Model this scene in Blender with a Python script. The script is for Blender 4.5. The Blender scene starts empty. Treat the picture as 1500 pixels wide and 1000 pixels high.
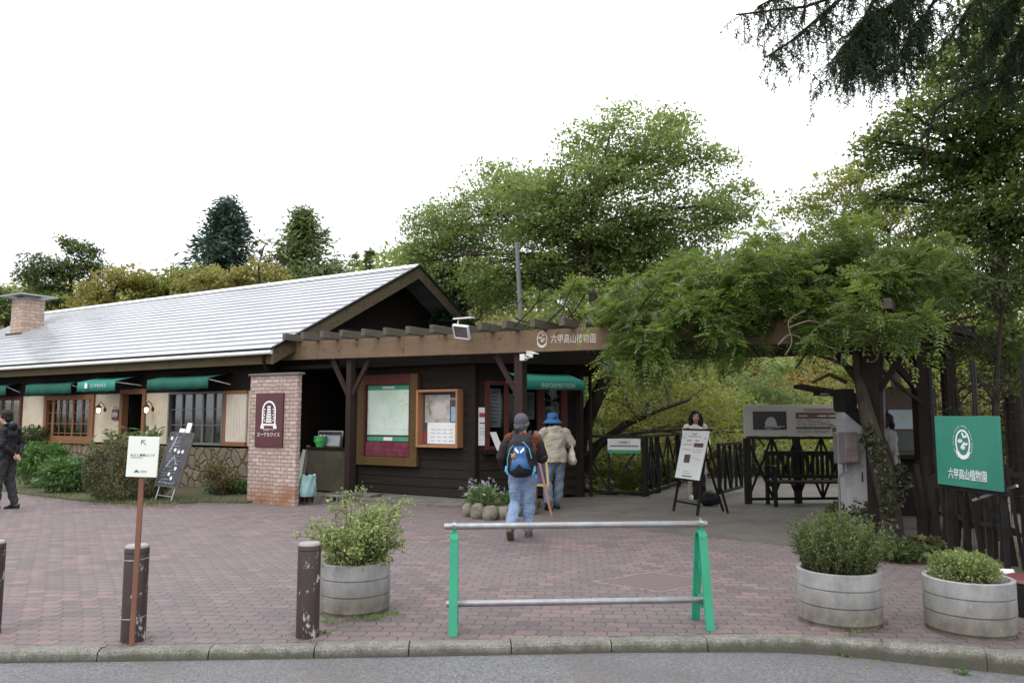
import bpy, math, random
import numpy as np
from mathutils import Vector, Matrix, noise

SC = bpy.context.scene
COL = SC.collection
R = math.radians
rnd = random.Random(7)

# ---------------------------------------------------------------- view geometry used to place things on the ground
FPX, EYE = 1125.0, 1.55
PITCH = math.atan(110 / FPX)
ANG = R(31)
CA, SA = math.cos(ANG), math.sin(ANG)
F = Matrix.Rotation(-ANG, 4, 'Z')          # frame of the cafe, booth and pergola: u along the facade, v to the back
ID = Matrix.Identity(4)

def ray(px, py):
    x = (px - 750) / FPX; y = (500 - py) / FPX
    return Vector((x, math.cos(PITCH) - y * math.sin(PITCH), math.sin(PITCH) + y * math.cos(PITCH)))
def gnd(px, py, z=0.0):
    d = ray(px, py); t = (z - EYE) / d.z
    return Vector((d.x * t, d.y * t, z))
def dep(px, py, Y):
    d = ray(px, py); t = Y / d.y
    return Vector((d.x * t, Y, EYE + d.z * t))
def atv(px, py, v):                         # point of the plane v = const, in (u, v, z)
    d = ray(px, py); lu = d.x * CA - d.y * SA; lv = d.x * SA + d.y * CA; t = v / lv
    return Vector((lu * t, v, EYE + d.z * t))
def W(u, v, z=0.0):
    return Vector((u * CA + v * SA, -u * SA + v * CA, z))

# ---------------------------------------------------------------- mesh building
ROOTM = {}

class MB:
    def __init__(self, M=None):
        self.v = []; self.f = []; self.M = M or ID; self.sm = []
    def add(self, vs, fs, smooth=False, M=None):
        n = len(self.v); m = M if M is not None else self.M
        self.v += [m @ Vector(p) for p in vs]
        self.f += [tuple(i + n for i in q) for q in fs]
        self.sm += [smooth] * len(fs)
        return self
    def box(self, lo, hi, M=None):
        x0, y0, z0 = lo; x1, y1, z1 = hi
        vs = [(x0,y0,z0),(x1,y0,z0),(x1,y1,z0),(x0,y1,z0),(x0,y0,z1),(x1,y0,z1),(x1,y1,z1),(x0,y1,z1)]
        return self.add(vs, [(0,3,2,1),(4,5,6,7),(0,1,5,4),(1,2,6,5),(2,3,7,6),(3,0,4,7)], False, M)
    def cbox(self, c, s, M=None):
        return self.box([c[i] - s[i] / 2 for i in range(3)], [c[i] + s[i] / 2 for i in range(3)], M)
    def bar(self, p0, p1, w, h, up=(0, 0, 1), M=None):
        p0 = Vector(p0); p1 = Vector(p1); d = (p1 - p0).normalized(); up = Vector(up)
        s = d.cross(up)
        if s.length < 1e-4: s = d.cross(Vector((0, 1, 0)))
        s.normalize(); t = s.cross(d).normalized()
        vs = []
        for p in (p0, p1):
            for a, b in ((-1,-1),(1,-1),(1,1),(-1,1)):
                vs.append(p + s * (a * w / 2) + t * (b * h / 2))
        return self.add(vs, [(0,1,2,3),(7,6,5,4),(0,4,5,1),(1,5,6,2),(2,6,7,3),(3,7,4,0)], False, M)
    def tube(self, pts, rad, n=8, caps=True, M=None, xref=None):
        pts = [Vector(p) for p in pts]; k = len(pts)
        if not hasattr(rad, '__len__'): rad = [rad] * k
        ref = Vector(xref) if xref is not None else None
        vs = []; prev = None
        for i, p in enumerate(pts):
            d = (pts[min(i + 1, k - 1)] - pts[max(i - 1, 0)])
            if d.length < 1e-9: d = Vector((0, 0, 1))
            d.normalize()
            if ref is not None: s = ref - d * ref.dot(d)
            elif prev is not None: s = prev - d * prev.dot(d)
            else:
                s = d.cross(Vector((0, 0, 1)))
                if s.length < .05: s = d.cross(Vector((0, 1, 0)))
            s.normalize(); prev = s; t = d.cross(s)
            ra = rad[i]
            a, b = ra if hasattr(ra, '__len__') else (ra, ra)
            for j in range(n):
                th = 2 * math.pi * j / n
                vs.append(p + s * (a * math.cos(th)) + t * (b * math.sin(th)))
        fs = [(i*n+j, i*n+(j+1)%n, (i+1)*n+(j+1)%n, (i+1)*n+j) for i in range(k-1) for j in range(n)]
        self.add(vs, fs, True, M)
        if caps:
            self.f += [tuple(len(self.v) - k*n + j for j in reversed(range(n))), tuple(len(self.v) - n + j for j in range(n))]
            self.sm += [False, False]
        return self
    def lathe(self, prof, c=(0,0,0), n=32, M=None, smooth=True):
        vs = []; k = len(prof)
        for r, z in prof:
            for j in range(n):
                th = 2 * math.pi * j / n
                vs.append((c[0] + r * math.cos(th), c[1] + r * math.sin(th), c[2] + z))
        fs = [(i*n+j, i*n+(j+1)%n, (i+1)*n+(j+1)%n, (i+1)*n+j) for i in range(k-1) for j in range(n)]
        self.add(vs, fs, smooth, M)
        b = len(self.v) - k * n
        self.f += [tuple(b + j for j in reversed(range(n))), tuple(b + (k-1)*n + j for j in range(n))]
        self.sm += [False, False]
        return self
    def prism(self, poly, d, M=None):       # poly: 3D points in a plane, d: extrusion vector
        n = len(poly); d = Vector(d)
        vs = [Vector(p) for p in poly] + [Vector(p) + d for p in poly]
        fs = [tuple(reversed(range(n))), tuple(range(n, 2*n))] + [(i, (i+1)%n, n+(i+1)%n, n+i) for i in range(n)]
        return self.add(vs, fs, False, M)
    def ell(self, c, r, n=12, m=8, M=None, rot=None):
        vs = []; c = Vector(c)
        for i in range(m + 1):
            ph = math.pi * i / m
            for j in range(n):
                th = 2 * math.pi * j / n
                p = Vector((r[0]*math.sin(ph)*math.cos(th), r[1]*math.sin(ph)*math.sin(th), r[2]*math.cos(ph)))
                if rot is not None: p = rot @ p
                vs.append(c + p)
        fs = [(i*n+j, (i+1)*n+j, (i+1)*n+(j+1)%n, i*n+(j+1)%n) for i in range(m) for j in range(n)]
        return self.add(vs, fs, True, M)
    def quad(self, a, b, c, d, M=None):
        return self.add([a, b, c, d], [(0, 1, 2, 3)], False, M)
    def build(self, name, mat, parent=None, bevel=0, base=None):
        me = bpy.data.meshes.new(name)
        if parent is None:
            if base is None:
                xs = [p.x for p in self.v]; ys = [p.y for p in self.v]
                base = Vector(((min(xs)+max(xs))/2, (min(ys)+max(ys))/2, min(p.z for p in self.v)))
            Mi = Matrix.Translation(-Vector(base))
        else:
            Mi = ROOTM[parent.name].inverted()
        me.from_pydata([tuple(Mi @ p) for p in self.v], [], self.f)
        me.polygons.foreach_set('use_smooth', self.sm)
        me.validate()
        me.update()
        if any(self.sm): me.set_sharp_from_angle(angle=R(42))
        o = bpy.data.objects.new(name, me); COL.objects.link(o)
        if mat is not None: me.materials.append(mat)
        if parent is None:
            o.location = base; ROOTM[o.name] = Matrix.Translation(Vector(base))
        else:
            o.parent = parent; ROOTM[o.name] = ROOTM[parent.name]
        if bevel:
            b = o.modifiers.new('edge', 'BEVEL'); b.width = bevel; b.segments = 2; b.limit_method = 'ANGLE'; b.angle_limit = R(40)
        return o

def mesh_obj(name, me, mat, parent=None, base=(0, 0, 0)):
    o = bpy.data.objects.new(name, me); COL.objects.link(o)
    if mat is not None:
        me.materials.clear(); me.materials.append(mat)
    if parent is None: o.location = base; ROOTM[o.name] = Matrix.Translation(Vector(base))
    else: o.parent = parent; ROOTM[o.name] = ROOTM[parent.name]
    return o

def tag(o, label=None, cat=None, group=None, kind=None):
    if label: o['label'] = label
    if cat: o['category'] = cat
    if group: o['group'] = group
    if kind: o['kind'] = kind
    return o

def thing(name, label, cat, loc=(0, 0, 0), rz=0, group=None):
    o = bpy.data.objects.new(name, None); COL.objects.link(o)
    o.location = loc; o.rotation_euler = (0, 0, rz); o.empty_display_size = .2
    ROOTM[o.name] = Matrix.Translation(Vector(loc)) @ Matrix.Rotation(rz, 4, 'Z')
    return tag(o, label, cat, group)

def copy_tree(o, parent=None):
    c = o.copy(); COL.objects.link(c); c.parent = parent
    ROOTM[c.name] = ROOTM[o.name]
    for ch in list(o.children): copy_tree(ch, c)
    return c

def text_mesh(body, size, ext=.002, align='CENTER', bold=0.0):
    c = bpy.data.curves.new('lettering', 'FONT'); c.body = body; c.size = size; c.align_x = align; c.align_y = 'CENTER'
    c.extrude = ext; c.offset = bold; c.resolution_u = 2
    o = bpy.data.objects.new('lettering', c); COL.objects.link(o)
    dg = bpy.context.evaluated_depsgraph_get()
    me = bpy.data.meshes.new_from_object(o.evaluated_get(dg))
    bpy.data.objects.remove(o); bpy.data.curves.remove(c)
    return me

def basis(o, x, y):                          # matrix whose local x, y axes are the given world directions
    x = Vector(x).normalized(); z = x.cross(Vector(y)).normalized(); y = z.cross(x)
    return Matrix.Translation(Vector(o)) @ Matrix((x, y, z)).transposed().to_4x4()

def lettering(body, size, Mx, mat, parent, ext=.002, width=None, name='lettering', bold=0.0, height=None):
    me = text_mesh(body, size, ext, bold=bold); me.name = name
    xs = [v.co.x for v in me.vertices]; ys = [v.co.y for v in me.vertices]
    if width or height:
        sx = width / (max(xs) - min(xs)) if width else 1
        sy = height / (max(ys) - min(ys)) if height else sx
        cy = (max(ys) + min(ys)) / 2; cx = (max(xs) + min(xs)) / 2
        for v in me.vertices: v.co.x = (v.co.x - cx) * sx; v.co.y = (v.co.y - cy) * sy
    me.transform(ROOTM[parent.name].inverted() @ Mx)
    return mesh_obj(name, me, mat, parent)

def npmesh(name, V, faces_per, tint=None):
    """V: (n, k, 3) polygons of k corners each"""
    n, k, _ = V.shape
    me = bpy.data.meshes.new(name)
    me.vertices.add(n * k); me.loops.add(n * k); me.polygons.add(n)
    me.vertices.foreach_set('co', V.reshape(-1).astype(np.float32))
    me.loops.foreach_set('vertex_index', np.arange(n * k, dtype=np.int32))
    me.polygons.foreach_set('loop_start', np.arange(0, n * k, k, dtype=np.int32))
    if tint is not None:
        a = me.attributes.new('tint', 'FLOAT', 'POINT')
        a.data.foreach_set('value', np.repeat(tint, k).astype(np.float32))
    me.update(calc_edges=True)
    return me
# ---------------------------------------------------------------- materials
class NT:
    def __init__(self, name):
        self.m = bpy.data.materials.new(name); self.m.use_nodes = True
        self.t = self.m.node_tree; self.n = self.t.nodes; self.n.clear()
        self.out = self.n.new('ShaderNodeOutputMaterial'); self.b = self.n.new('ShaderNodeBsdfPrincipled')
        self.t.links.new(self.b.outputs[0], self.out.inputs[0])
    def node(self, typ, **kw):
        x = self.n.new('ShaderNode' + typ)
        for k, v in kw.items():
            if k.startswith('i_'):
                key = k[2:]; key = int(key) if key.isdigit() else key.replace('_', ' ')
                if isinstance(v, bpy.types.NodeSocket): self.t.links.new(v, x.inputs[key])
                else: x.inputs[key].default_value = v
            else: setattr(x, k, v)
        return x
    def link(self, a, b): self.t.links.new(a, b)
    def set(self, key, v):
        if isinstance(v, bpy.types.NodeSocket): self.t.links.new(v, self.b.inputs[key])
        else: self.b.inputs[key].default_value = v
    def coord(self, kind='Object', scale=(1, 1, 1), rotz=0.0):
        if kind == 'World':
            s = self.node('NewGeometry').outputs['Position']
        else: s = self.node('TexCoord').outputs[kind]
        if rotz:
            s = self.node('VectorRotate', rotation_type='Z_AXIS', i_Vector=s, i_Angle=rotz).outputs[0]
        if tuple(scale) != (1, 1, 1):
            s = self.node('Mapping', i_Vector=s, i_Scale=scale).outputs[0]
        return s
    def noise(self, vec, scale, detail=5, rough=.55, dist=0.0):
        return self.node('TexNoise', i_Vector=vec, i_Scale=scale, i_Detail=detail, i_Roughness=rough, i_Distortion=dist).outputs['Fac']
    def ramp(self, fac, stops, interp='LINEAR'):
        r = self.node('ValToRGB', i_Fac=fac); cr = r.color_ramp; cr.interpolation = interp
        while len(cr.elements) < len(stops): cr.elements.new(.5)
        for e, (p, c) in zip(cr.elements, stops):
            e.position = p; e.color = (*c, 1) if hasattr(c, '__len__') else (c, c, c, 1)
        return r.outputs['Color']
    def mix(self, fac, a, b, mode='MIX'):
        x = self.node('Mix', data_type='RGBA', blend_type=mode)
        for i, v in ((0, fac), (6, a), (7, b)):
            if isinstance(v, bpy.types.NodeSocket): self.link(v, x.inputs[i])
            else: x.inputs[i].default_value = (*v, 1) if hasattr(v, '__len__') and len(v) == 3 else v
        return x.outputs[2]
    def math(self, op, a, b=0.0, c=0.0):
        x = self.node('Math', operation=op)
        for i, v in enumerate((a, b, c)):
            if isinstance(v, bpy.types.NodeSocket): self.link(v, x.inputs[i])
            else: x.inputs[i].default_value = v
        return x.outputs[0]
    def bump(self, h, strength=.3, dist=.01, normal=None):
        x = self.node('Bump', i_Height=h, i_Strength=strength, i_Distance=dist)
        if normal is not None: self.link(normal, x.inputs['Normal'])
        self.link(x.outputs[0], self.b.inputs['Normal']); return x.outputs[0]
    def sep(self, vec):
        return self.node('SeparateXYZ', i_0=vec).outputs
    def comb(self, x, y, z=0.0):
        c = self.node('CombineXYZ')
        for i, v in enumerate((x, y, z)):
            if isinstance(v, bpy.types.NodeSocket): self.link(v, c.inputs[i])
            else: c.inputs[i].default_value = v
        return c.outputs[0]

def S(name, c1, c2=None, scale=6, rough=.65, metal=0.0, bump=.15, bscale=40, stretch=(1, 1, 1), spec=.5, bdist=.004, c3=None, s3=2.0, lo=.35, hi=.65, emit=None):
    """a plain surface: two or three colours broken up by noise, with a fine bump"""
    t = NT(name); co = t.coord('Object', stretch)
    c2 = c2 or tuple(x * .75 for x in c1)
    col = t.ramp(t.noise(co, scale), [(lo, c1), (hi, c2)])
    if c3: col = t.mix(t.ramp(t.noise(co, s3, 6, .65), [(.5, 0.0), (.62, 1.0)]), col, c3)
    t.set('Base Color', col); t.set('Roughness', rough); t.set('Metallic', metal); t.set('Specular IOR Level', spec)
    if bump: t.bump(t.noise(co, bscale), bump, bdist)
    if emit: t.set('Emission Color', (*emit[0], 1)); t.set('Emission Strength', emit[1])
    return t.m

def wood(name, c1, c2, axis=0, rough=.7, scale=1.0, worn=None, wamt=.58, spec=.10):
    t = NT(name); st = [14, 14, 14]; st[axis] = .9
    co = t.coord('World', (1, 1, 1), ANG)
    g = t.node('Mapping', i_Vector=co, i_Scale=[s * scale for s in st]).outputs[0]
    n = t.noise(g, 2.2, 8, .65, .6)
    big = t.noise(co, 1.3, 4)
    col = t.mix(t.ramp(big, [(.3, .0), (.7, .65)]), t.ramp(n, [(.3, c1), (.7, c2)]), tuple(x * .7 for x in c2))
    if worn: col = t.mix(t.ramp(t.noise(co, 9, 8, .7), [(wamt, 0.0), (wamt + .08, 1.0)]), col, worn)
    t.set('Base Color', col); t.set('Roughness', rough); t.set('Specular IOR Level', spec)
    t.bump(n, .35, .006)
    return t.m

def leafmat(name, cols, transl=.35, rough=.40, nscale=.9, spec=.5):
    """cols: dark .. light, picked per leaf by the tint attribute and by a slow noise"""
    t = NT(name)
    a = t.node('Attribute', attribute_name='tint').outputs['Fac']
    nz = t.noise(t.coord('Object'), nscale, 3)
    f = t.math('ADD', t.math('MULTIPLY', a, .6), t.math('MULTIPLY', nz, .55))
    cols = [tuple(x * .5 for x in cols[0])] + list(cols[1:-1]) + [tuple(min(.8, x * 1.2) for x in cols[-1])]; k = len(cols)
    col = t.ramp(f, [(.12 + .8 * i / (k - 1), c) for i, c in enumerate(cols)])
    t.set('Base Color', col); t.set('Roughness', rough); t.set('Specular IOR Level', spec)
    tr = t.node('BsdfTranslucent', i_Color=t.mix(.5, col, tuple(min(1, x * 1.6) for x in cols[-1])))
    mx = t.node('MixShader', i_0=transl, i_1=t.b.outputs[0], i_2=tr.outputs[0])
    t.link(mx.outputs[0], t.out.inputs[0])
    return t.m

def make_paver():
    t = NT('red_interlocking_pavers'); co = t.coord('World', (1, 1, 1), R(4))
    x, y, z = t.sep(co)
    # zigzag edges: rows shift with a small triangle wave
    wv = t.math('MULTIPLY', t.math('PINGPONG', x, .0412), .55)
    wv2 = t.math('MULTIPLY', t.math('PINGPONG', y, .061), .30)
    jit = t.math('MULTIPLY', t.noise(co, 1.2, 2), .10)
    v = t.comb(t.math('ADD', x, t.math('ADD', wv2, t.math('MULTIPLY', jit, .7))), t.math('ADD', t.math('ADD', y, wv), jit))
    bk = t.node('TexBrick', i_Vector=v, i_Color1=(.0, .0, .0, 1), i_Color2=(1, 1, 1, 1), i_Mortar=(.5, .5, .5, 1), i_Scale=1.0)
    bk.inputs['Brick Width'].default_value = .165; bk.inputs['Row Height'].default_value = .122
    bk.inputs['Mortar Size'].default_value = .0055; bk.inputs['Mortar Smooth'].default_value = .35; bk.inputs['Bias'].default_value = 0
    bk.offset = .5
    per = bk.outputs['Color']
    base = t.ramp(per, [(0.0, (.110, .088, .092)), (.35, (.175, .128, .128)), (.7, (.225, .150, .147)), (1.0, (.315, .195, .185))])
    big = t.noise(co, .45, 5, .6)
    grey = t.ramp(big, [(.42, 0.0), (.62, .75)])
    c = t.mix(grey, base, (.185, .158, .156))
    mid = t.noise(co, 2.6, 5, .6)
    c = t.mix(t.ramp(mid, [(.40, 0.0), (.72, .5)]), c, (.155, .125, .122))
    fine = t.noise(co, 60, 6, .7)
    c = t.mix(t.ramp(fine, [(.35, .35), (.65, 0.0)]), c, (.13, .10, .10))
    pale = t.noise(co, 4.5, 8, .72)
    c = t.mix(t.ramp(pale, [(.60, 0.0), (.74, .45)]), c, (.33, .29, .275))
    moss = t.noise(co, 1.7, 6, .7)
    mort = t.mix(t.ramp(moss, [(.48, 0.0), (.62, 1.0)]), (.050, .042, .042), (.075, .072, .045))
    c = t.mix(bk.outputs['Fac'], c, mort)
    c = t.mix(.14, t.mix(1.0, c, (.81, .80, .81), 'MULTIPLY'), (.135, .125, .128))
    t.set('Base Color', c); t.set('Roughness', t.ramp(fine, [(.3, .62), (.7, .85)]))
    t.set('Specular IOR Level', .35)
    h = t.math('SUBTRACT', t.math('ADD', t.math('MULTIPLY', fine, .25), t.math('MULTIPLY', per, .25)), bk.outputs['Fac'])
    t.bump(h, .55, .006)
    return t.m

def make_brick(name, cols, mortar, w=.20, h=.085, ms=.006, stain=None, zoff=0.0):
    t = NT(name); co = t.coord('World', (1, 1, 1), ANG); x, y, z = t.sep(co)
    wob = t.math('MULTIPLY', t.noise(co, 3.5, 3), .03)
    v = t.comb(t.math('ADD', x, y), t.math('ADD', z, t.math('ADD', wob, zoff)))
    bk = t.node('TexBrick', i_Vector=v, i_Color1=(0, 0, 0, 1), i_Color2=(1, 1, 1, 1), i_Mortar=(.5, .5, .5, 1), i_Scale=1.0)
    bk.inputs['Brick Width'].default_value = w; bk.inputs['Row Height'].default_value = h
    bk.inputs['Mortar Size'].default_value = ms; bk.inputs['Mortar Smooth'].default_value = .2
    k = len(cols)
    c = t.ramp(bk.outputs['Color'], [(i / (k - 1), q) for i, q in enumerate(cols)])
    n = t.noise(co, 14, 6, .65)
    c = t.mix(t.ramp(n, [(.4, .55), (.66, 0.0)]), c, tuple(q * .62 for q in cols[0]))
    if stain:
        zz = t.math('ADD', z, t.math('MULTIPLY', t.noise(co, 2.5, 6, .6), .9))
        f = t.ramp(zz, [(.55, 1.0), (.92, 0.0)])
        f = t.math('MULTIPLY', f, t.ramp(t.noise(co, 5, 6, .7), [(.35, .25), (.6, 1.0)]))
        c = t.mix(f, c, stain)
    c = t.mix(bk.outputs['Fac'], c, mortar)
    t.set('Base Color', c); t.set('Roughness', .85); t.set('Specular IOR Level', .2)
    t.bump(t.math('SUBTRACT', t.math('MULTIPLY', n, .4), bk.outputs['Fac']), .8, .01)
    return t.m

def make_rubble():
    t = NT('rubble_stone_facing'); co = t.coord('World', (1, 1, 1), ANG); x, y, z = t.sep(co)
    v = t.comb(t.math('ADD', x, t.math('MULTIPLY', y, .4)), z)
    wn = t.node('TexNoise', i_Vector=v, i_Scale=3.0, i_Detail=2.0)
    vd = t.node('VectorMath', operation='MULTIPLY_ADD', i_0=wn.outputs['Color'], i_1=(.22, .22, .22), i_2=v).outputs[0]
    e = t.node('TexVoronoi', feature='DISTANCE_TO_EDGE', i_Vector=vd, i_Scale=4.2, i_Randomness=.95).outputs['Distance']
    ce = t.node('TexVoronoi', feature='F1', i_Vector=vd, i_Scale=4.2, i_Randomness=.95).outputs['Color']
    c = t.ramp(t.sep(ce)[0], [(.1, (.19, .135, .085)), (.5, (.25, .185, .12)), (.9, (.16, .13, .10))])
    n = t.noise(co, 12, 7, .7)
    c = t.mix(t.ramp(n, [(.38, .6), (.65, 0.0)]), c, (.10, .08, .055))
    m = t.ramp(e, [(.015, 1.0), (.05, 0.0)])
    c = t.mix(m, c, (.055, .045, .035))
    t.set('Base Color', c); t.set('Roughness', .9)
    t.bump(t.math('ADD', t.ramp(e, [(0.0, 0.0), (.12, 1.0)]), t.math('MULTIPLY', n, .4)), .9, .04)
    return t.m

def make_asphalt():
    t = NT('weathered_asphalt'); co = t.coord('World')
    f = t.noise(co, 105, 4, .85); g = t.node('TexVoronoi', i_Vector=co, i_Scale=75.0).outputs['Color']
    c = t.ramp(f, [(.34, (.035, .036, .040)), (.52, (.105, .107, .113)), (.66, (.34, .34, .35))])
    c = t.mix(.35, c, t.ramp(t.sep(g)[0], [(.2, (.06, .06, .065)), (.9, (.24, .24, .25))]))
    b = t.noise(co, 1.1, 6, .65)
    c = t.mix(t.ramp(b, [(.42, 0.0), (.7, .6)]), c, (.085, .080, .078))
    rs = t.noise(co, 2.3, 5, .6)
    c = t.mix(t.ramp(rs, [(.55, 0.0), (.72, .45)]), c, (.135, .095, .078))
    t.set('Base Color', c); t.set('Roughness', .85)
    t.bump(f, .6, .006)
    return t.m

def make_concrete(name, c1, c2, dark, dscale=2.0, rot=0.0):
    t = NT(name); co = t.coord('World', (1, 1, 1), rot)
    n = t.noise(co, 8, 8, .7); f = t.noise(co, 90, 4, .7)
    c = t.ramp(n, [(.35, c1), (.65, c2)])
    c = t.mix(t.ramp(t.noise(co, dscale, 7, .68), [(.46, 0.0), (.66, .85)]), c, dark)
    c = t.mix(t.ramp(f, [(.35, .5), (.6, 0.0)]), c, tuple(x * .6 for x in c2))
    t.set('Base Color', c); t.set('Roughness', .85); t.set('Specular IOR Level', .25)
    t.bump(t.math('ADD', n, t.math('MULTIPLY', f, .6)), .45, .006)
    return t.m

def make_kerb(*a):
    t = NT('weathered_kerb_concrete'); co = t.coord('World'); x, y, z = t.sep(co)
    n = t.noise(co, 7, 8, .72); f = t.noise(co, 85, 4, .85)
    c = t.ramp(f, [(.36, (.085, .082, .070)), (.52, (.20, .195, .175)), (.66, (.36, .35, .32))])
    c = t.mix(t.ramp(n, [(.42, 0.0), (.66, .8)]), c, (.105, .10, .08))
    # splash dirt and moss on the road side
    d = t.math('ADD', t.math('MULTIPLY', z, -9.0), t.math('MULTIPLY', n, .9))
    c = t.mix(t.ramp(d, [(.52, 0.0), (.95, .85)]), c, (.062, .060, .042))
    t.set('Base Color', c); t.set('Roughness', .9); t.set('Specular IOR Level', .2)
    t.bump(t.math('ADD', n, f), .6, .008)
    return t.m

def make_planter_conc():
    t = NT('stained_ring_concrete'); co = t.coord('Object'); x, y, z = t.sep(co)
    st = t.noise(t.node('Mapping', i_Vector=co, i_Scale=(7, 7, 4.5)).outputs[0], 1.0, 7, .65)
    n = t.noise(co, 22, 6, .7)
    top = t.mix(t.ramp(st, [(.42, 0.0), (.70, .85)]), (.30, .295, .29), (.17, .17, .18))
    low = t.mix(t.ramp(st, [(.4, 0.0), (.6, .8)]), (.20, .185, .155), (.105, .098, .08))
    zz = t.math('ADD', z, t.math('MULTIPLY', st, .12))
    c = t.mix(t.ramp(zz, [(.14, 0.0), (.36, 1.0)]), low, top)
    c = t.mix(t.ramp(n, [(.58, 0.0), (.72, .5)]), c, (.36, .345, .315))
    t.set('Base Color', c); t.set('Roughness', .85); t.set('Specular IOR Level', .25)
    t.bump(n, .4, .006)
    return t.m

def make_roof():
    t = NT('grey_painted_roof_slates'); co = t.coord('World', (1, 1, 1), ANG); x, y, z = t.sep(co)
    n = t.noise(t.node('Mapping', i_Vector=co, i_Scale=(.5, 2, 2)).outputs[0], 1.5, 6, .6)
    c = t.ramp(n, [(.3, (.235, .245, .275)), (.7, (.32, .33, .355))])
    c = t.mix(t.ramp(t.noise(co, 9, 7, .7), [(.55, 0.0), (.72, .4)]), c, (.20, .20, .225))
    t.set('Base Color', c); t.set('Roughness', t.ramp(n, [(.3, .20), (.7, .34)])); t.set('Specular IOR Level', .8)
    t.bump(t.noise(co, 25, 4), .08, .003)
    return t.m

def make_bollard():
    t = NT('brown_chipped_paint'); co = t.coord('Object')
    n = t.noise(t.node('Mapping', i_Vector=co, i_Scale=(10, 10, 4)).outputs[0], 1.6, 9, .75)
    c = t.ramp(t.noise(co, 5, 4), [(.3, (.050, .030, .028)), (.7, (.034, .022, .022))])
    x, y, z = t.sep(co)
    # chips crowd along one weathered side
    side = t.ramp(t.math('ADD', x, t.math('MULTIPLY', y, -.5)), [(.045, -.03), (.082, .075)])
    f = t.math('ADD', n, side)
    c = t.mix(t.ramp(f, [(.640, 0.0), (.660, 1.0)]), c, (.36, .36, .37))
    c = t.mix(t.ramp(z, [(.632, 0.0), (.64, 1.0)]), c, (.26, .225, .235))
    t.set('Base Color', c); t.set('Roughness', .38); t.set('Specular IOR Level', .5)
    t.bump(n, .25, .004)
    return t.m

def make_jeans(name, c1, c2):
    t = NT(name); co = t.coord('Object')
    c = t.ramp(t.noise(co, 5, 5), [(.3, c1), (.7, c2)])
    c = t.mix(t.ramp(t.noise(co, 160, 2), [(.4, .25), (.6, 0.0)]), c, tuple(x * .6 for x in c2))
    t.set('Base Color', c); t.set('Roughness', .85); t.set('Specular IOR Level', .15)
    t.bump(t.noise(co, 18, 4), .3, .01)
    return t.m

def make_map():
    t = NT('trail_map_print'); co = t.coord('World', (1, 1, 1), ANG); x, y, z = t.sep(co)
    v = t.comb(x, z)
    c = t.ramp(t.noise(v, 1.8, 3), [(.3, (.50, .66, .52)), (.5, (.56, .70, .60)), (.7, (.66, .72, .72))])
    c = t.mix(t.ramp(t.noise(v, 3.1, 2), [(.62, 0.0), (.70, .45)]), c, (.72, .62, .34))
    e = t.node('TexVoronoi', feature='DISTANCE_TO_EDGE', i_Vector=t.node('VectorMath', operation='MULTIPLY_ADD', i_0=t.node('TexNoise', i_Vector=v, i_Scale=6.0).outputs['Color'], i_1=(.15, .15, 0), i_2=v).outputs[0], i_Scale=4.0).outputs['Distance']
    f = t.math('MULTIPLY', t.ramp(e, [(.004, .8), (.011, 0.0)]), t.ramp(t.noise(v, 2.4, 2), [(.44, 0.0), (.5, .9)]))
    c = t.mix(f, c, (.45, .13, .06))
    c = t.mix(t.ramp(t.noise(v, 45, 2), [(.62, 0.0), (.68, .6)]), c, (.25, .30, .25))
    t.set('Base Color', c); t.set('Roughness', .3)
    return t.m

def make_glass(name, col=(.03, .035, .035), rough=.06, alpha=.35):
    """thin window glass: mostly see-through with a mirror-like skin"""
    t = NT(name)
    tr = t.node('BsdfTransparent', i_Color=(.75, .78, .78, 1))
    gl = t.node('BsdfGlossy', i_Roughness=rough)
    fr = t.node('Fresnel', i_IOR=1.5)
    m = t.node('MixShader', i_0=t.math('MULTIPLY', fr.outputs[0], .45), i_1=tr.outputs[0], i_2=gl.outputs[0])
    t.link(m.outputs[0], t.out.inputs[0])
    return t.m

def make_photo(name, cols, scale, seed=0.0):
    t = NT(name); co = t.coord('Object'); v = t.node('Mapping', i_Vector=co, i_Location=(seed, seed * 2, seed)).outputs[0]
    n = t.noise(v, scale, 5, .6, .5); k = len(cols)
    c = t.ramp(n, [(.25 + .5 * i / (k - 1), q) for i, q in enumerate(cols)])
    t.set('Base Color', c); t.set('Roughness', .35)
    return t.m

def make_ground():
    t = NT('leaf_litter_soil'); co = t.coord('World')
    n = t.noise(co, 1.1, 7, .65); f = t.noise(co, 22, 5, .7)
    c = t.ramp(f, [(.3, (.045, .035, .022)), (.55, (.10, .075, .045)), (.75, (.17, .125, .07))])
    c = t.mix(t.ramp(n, [(.42, 0.0), (.6, .85)]), c, (.045, .075, .022))
    t.set('Base Color', c); t.set('Roughness', .95)
    t.bump(f, .8, .03)
    return t.m

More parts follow.
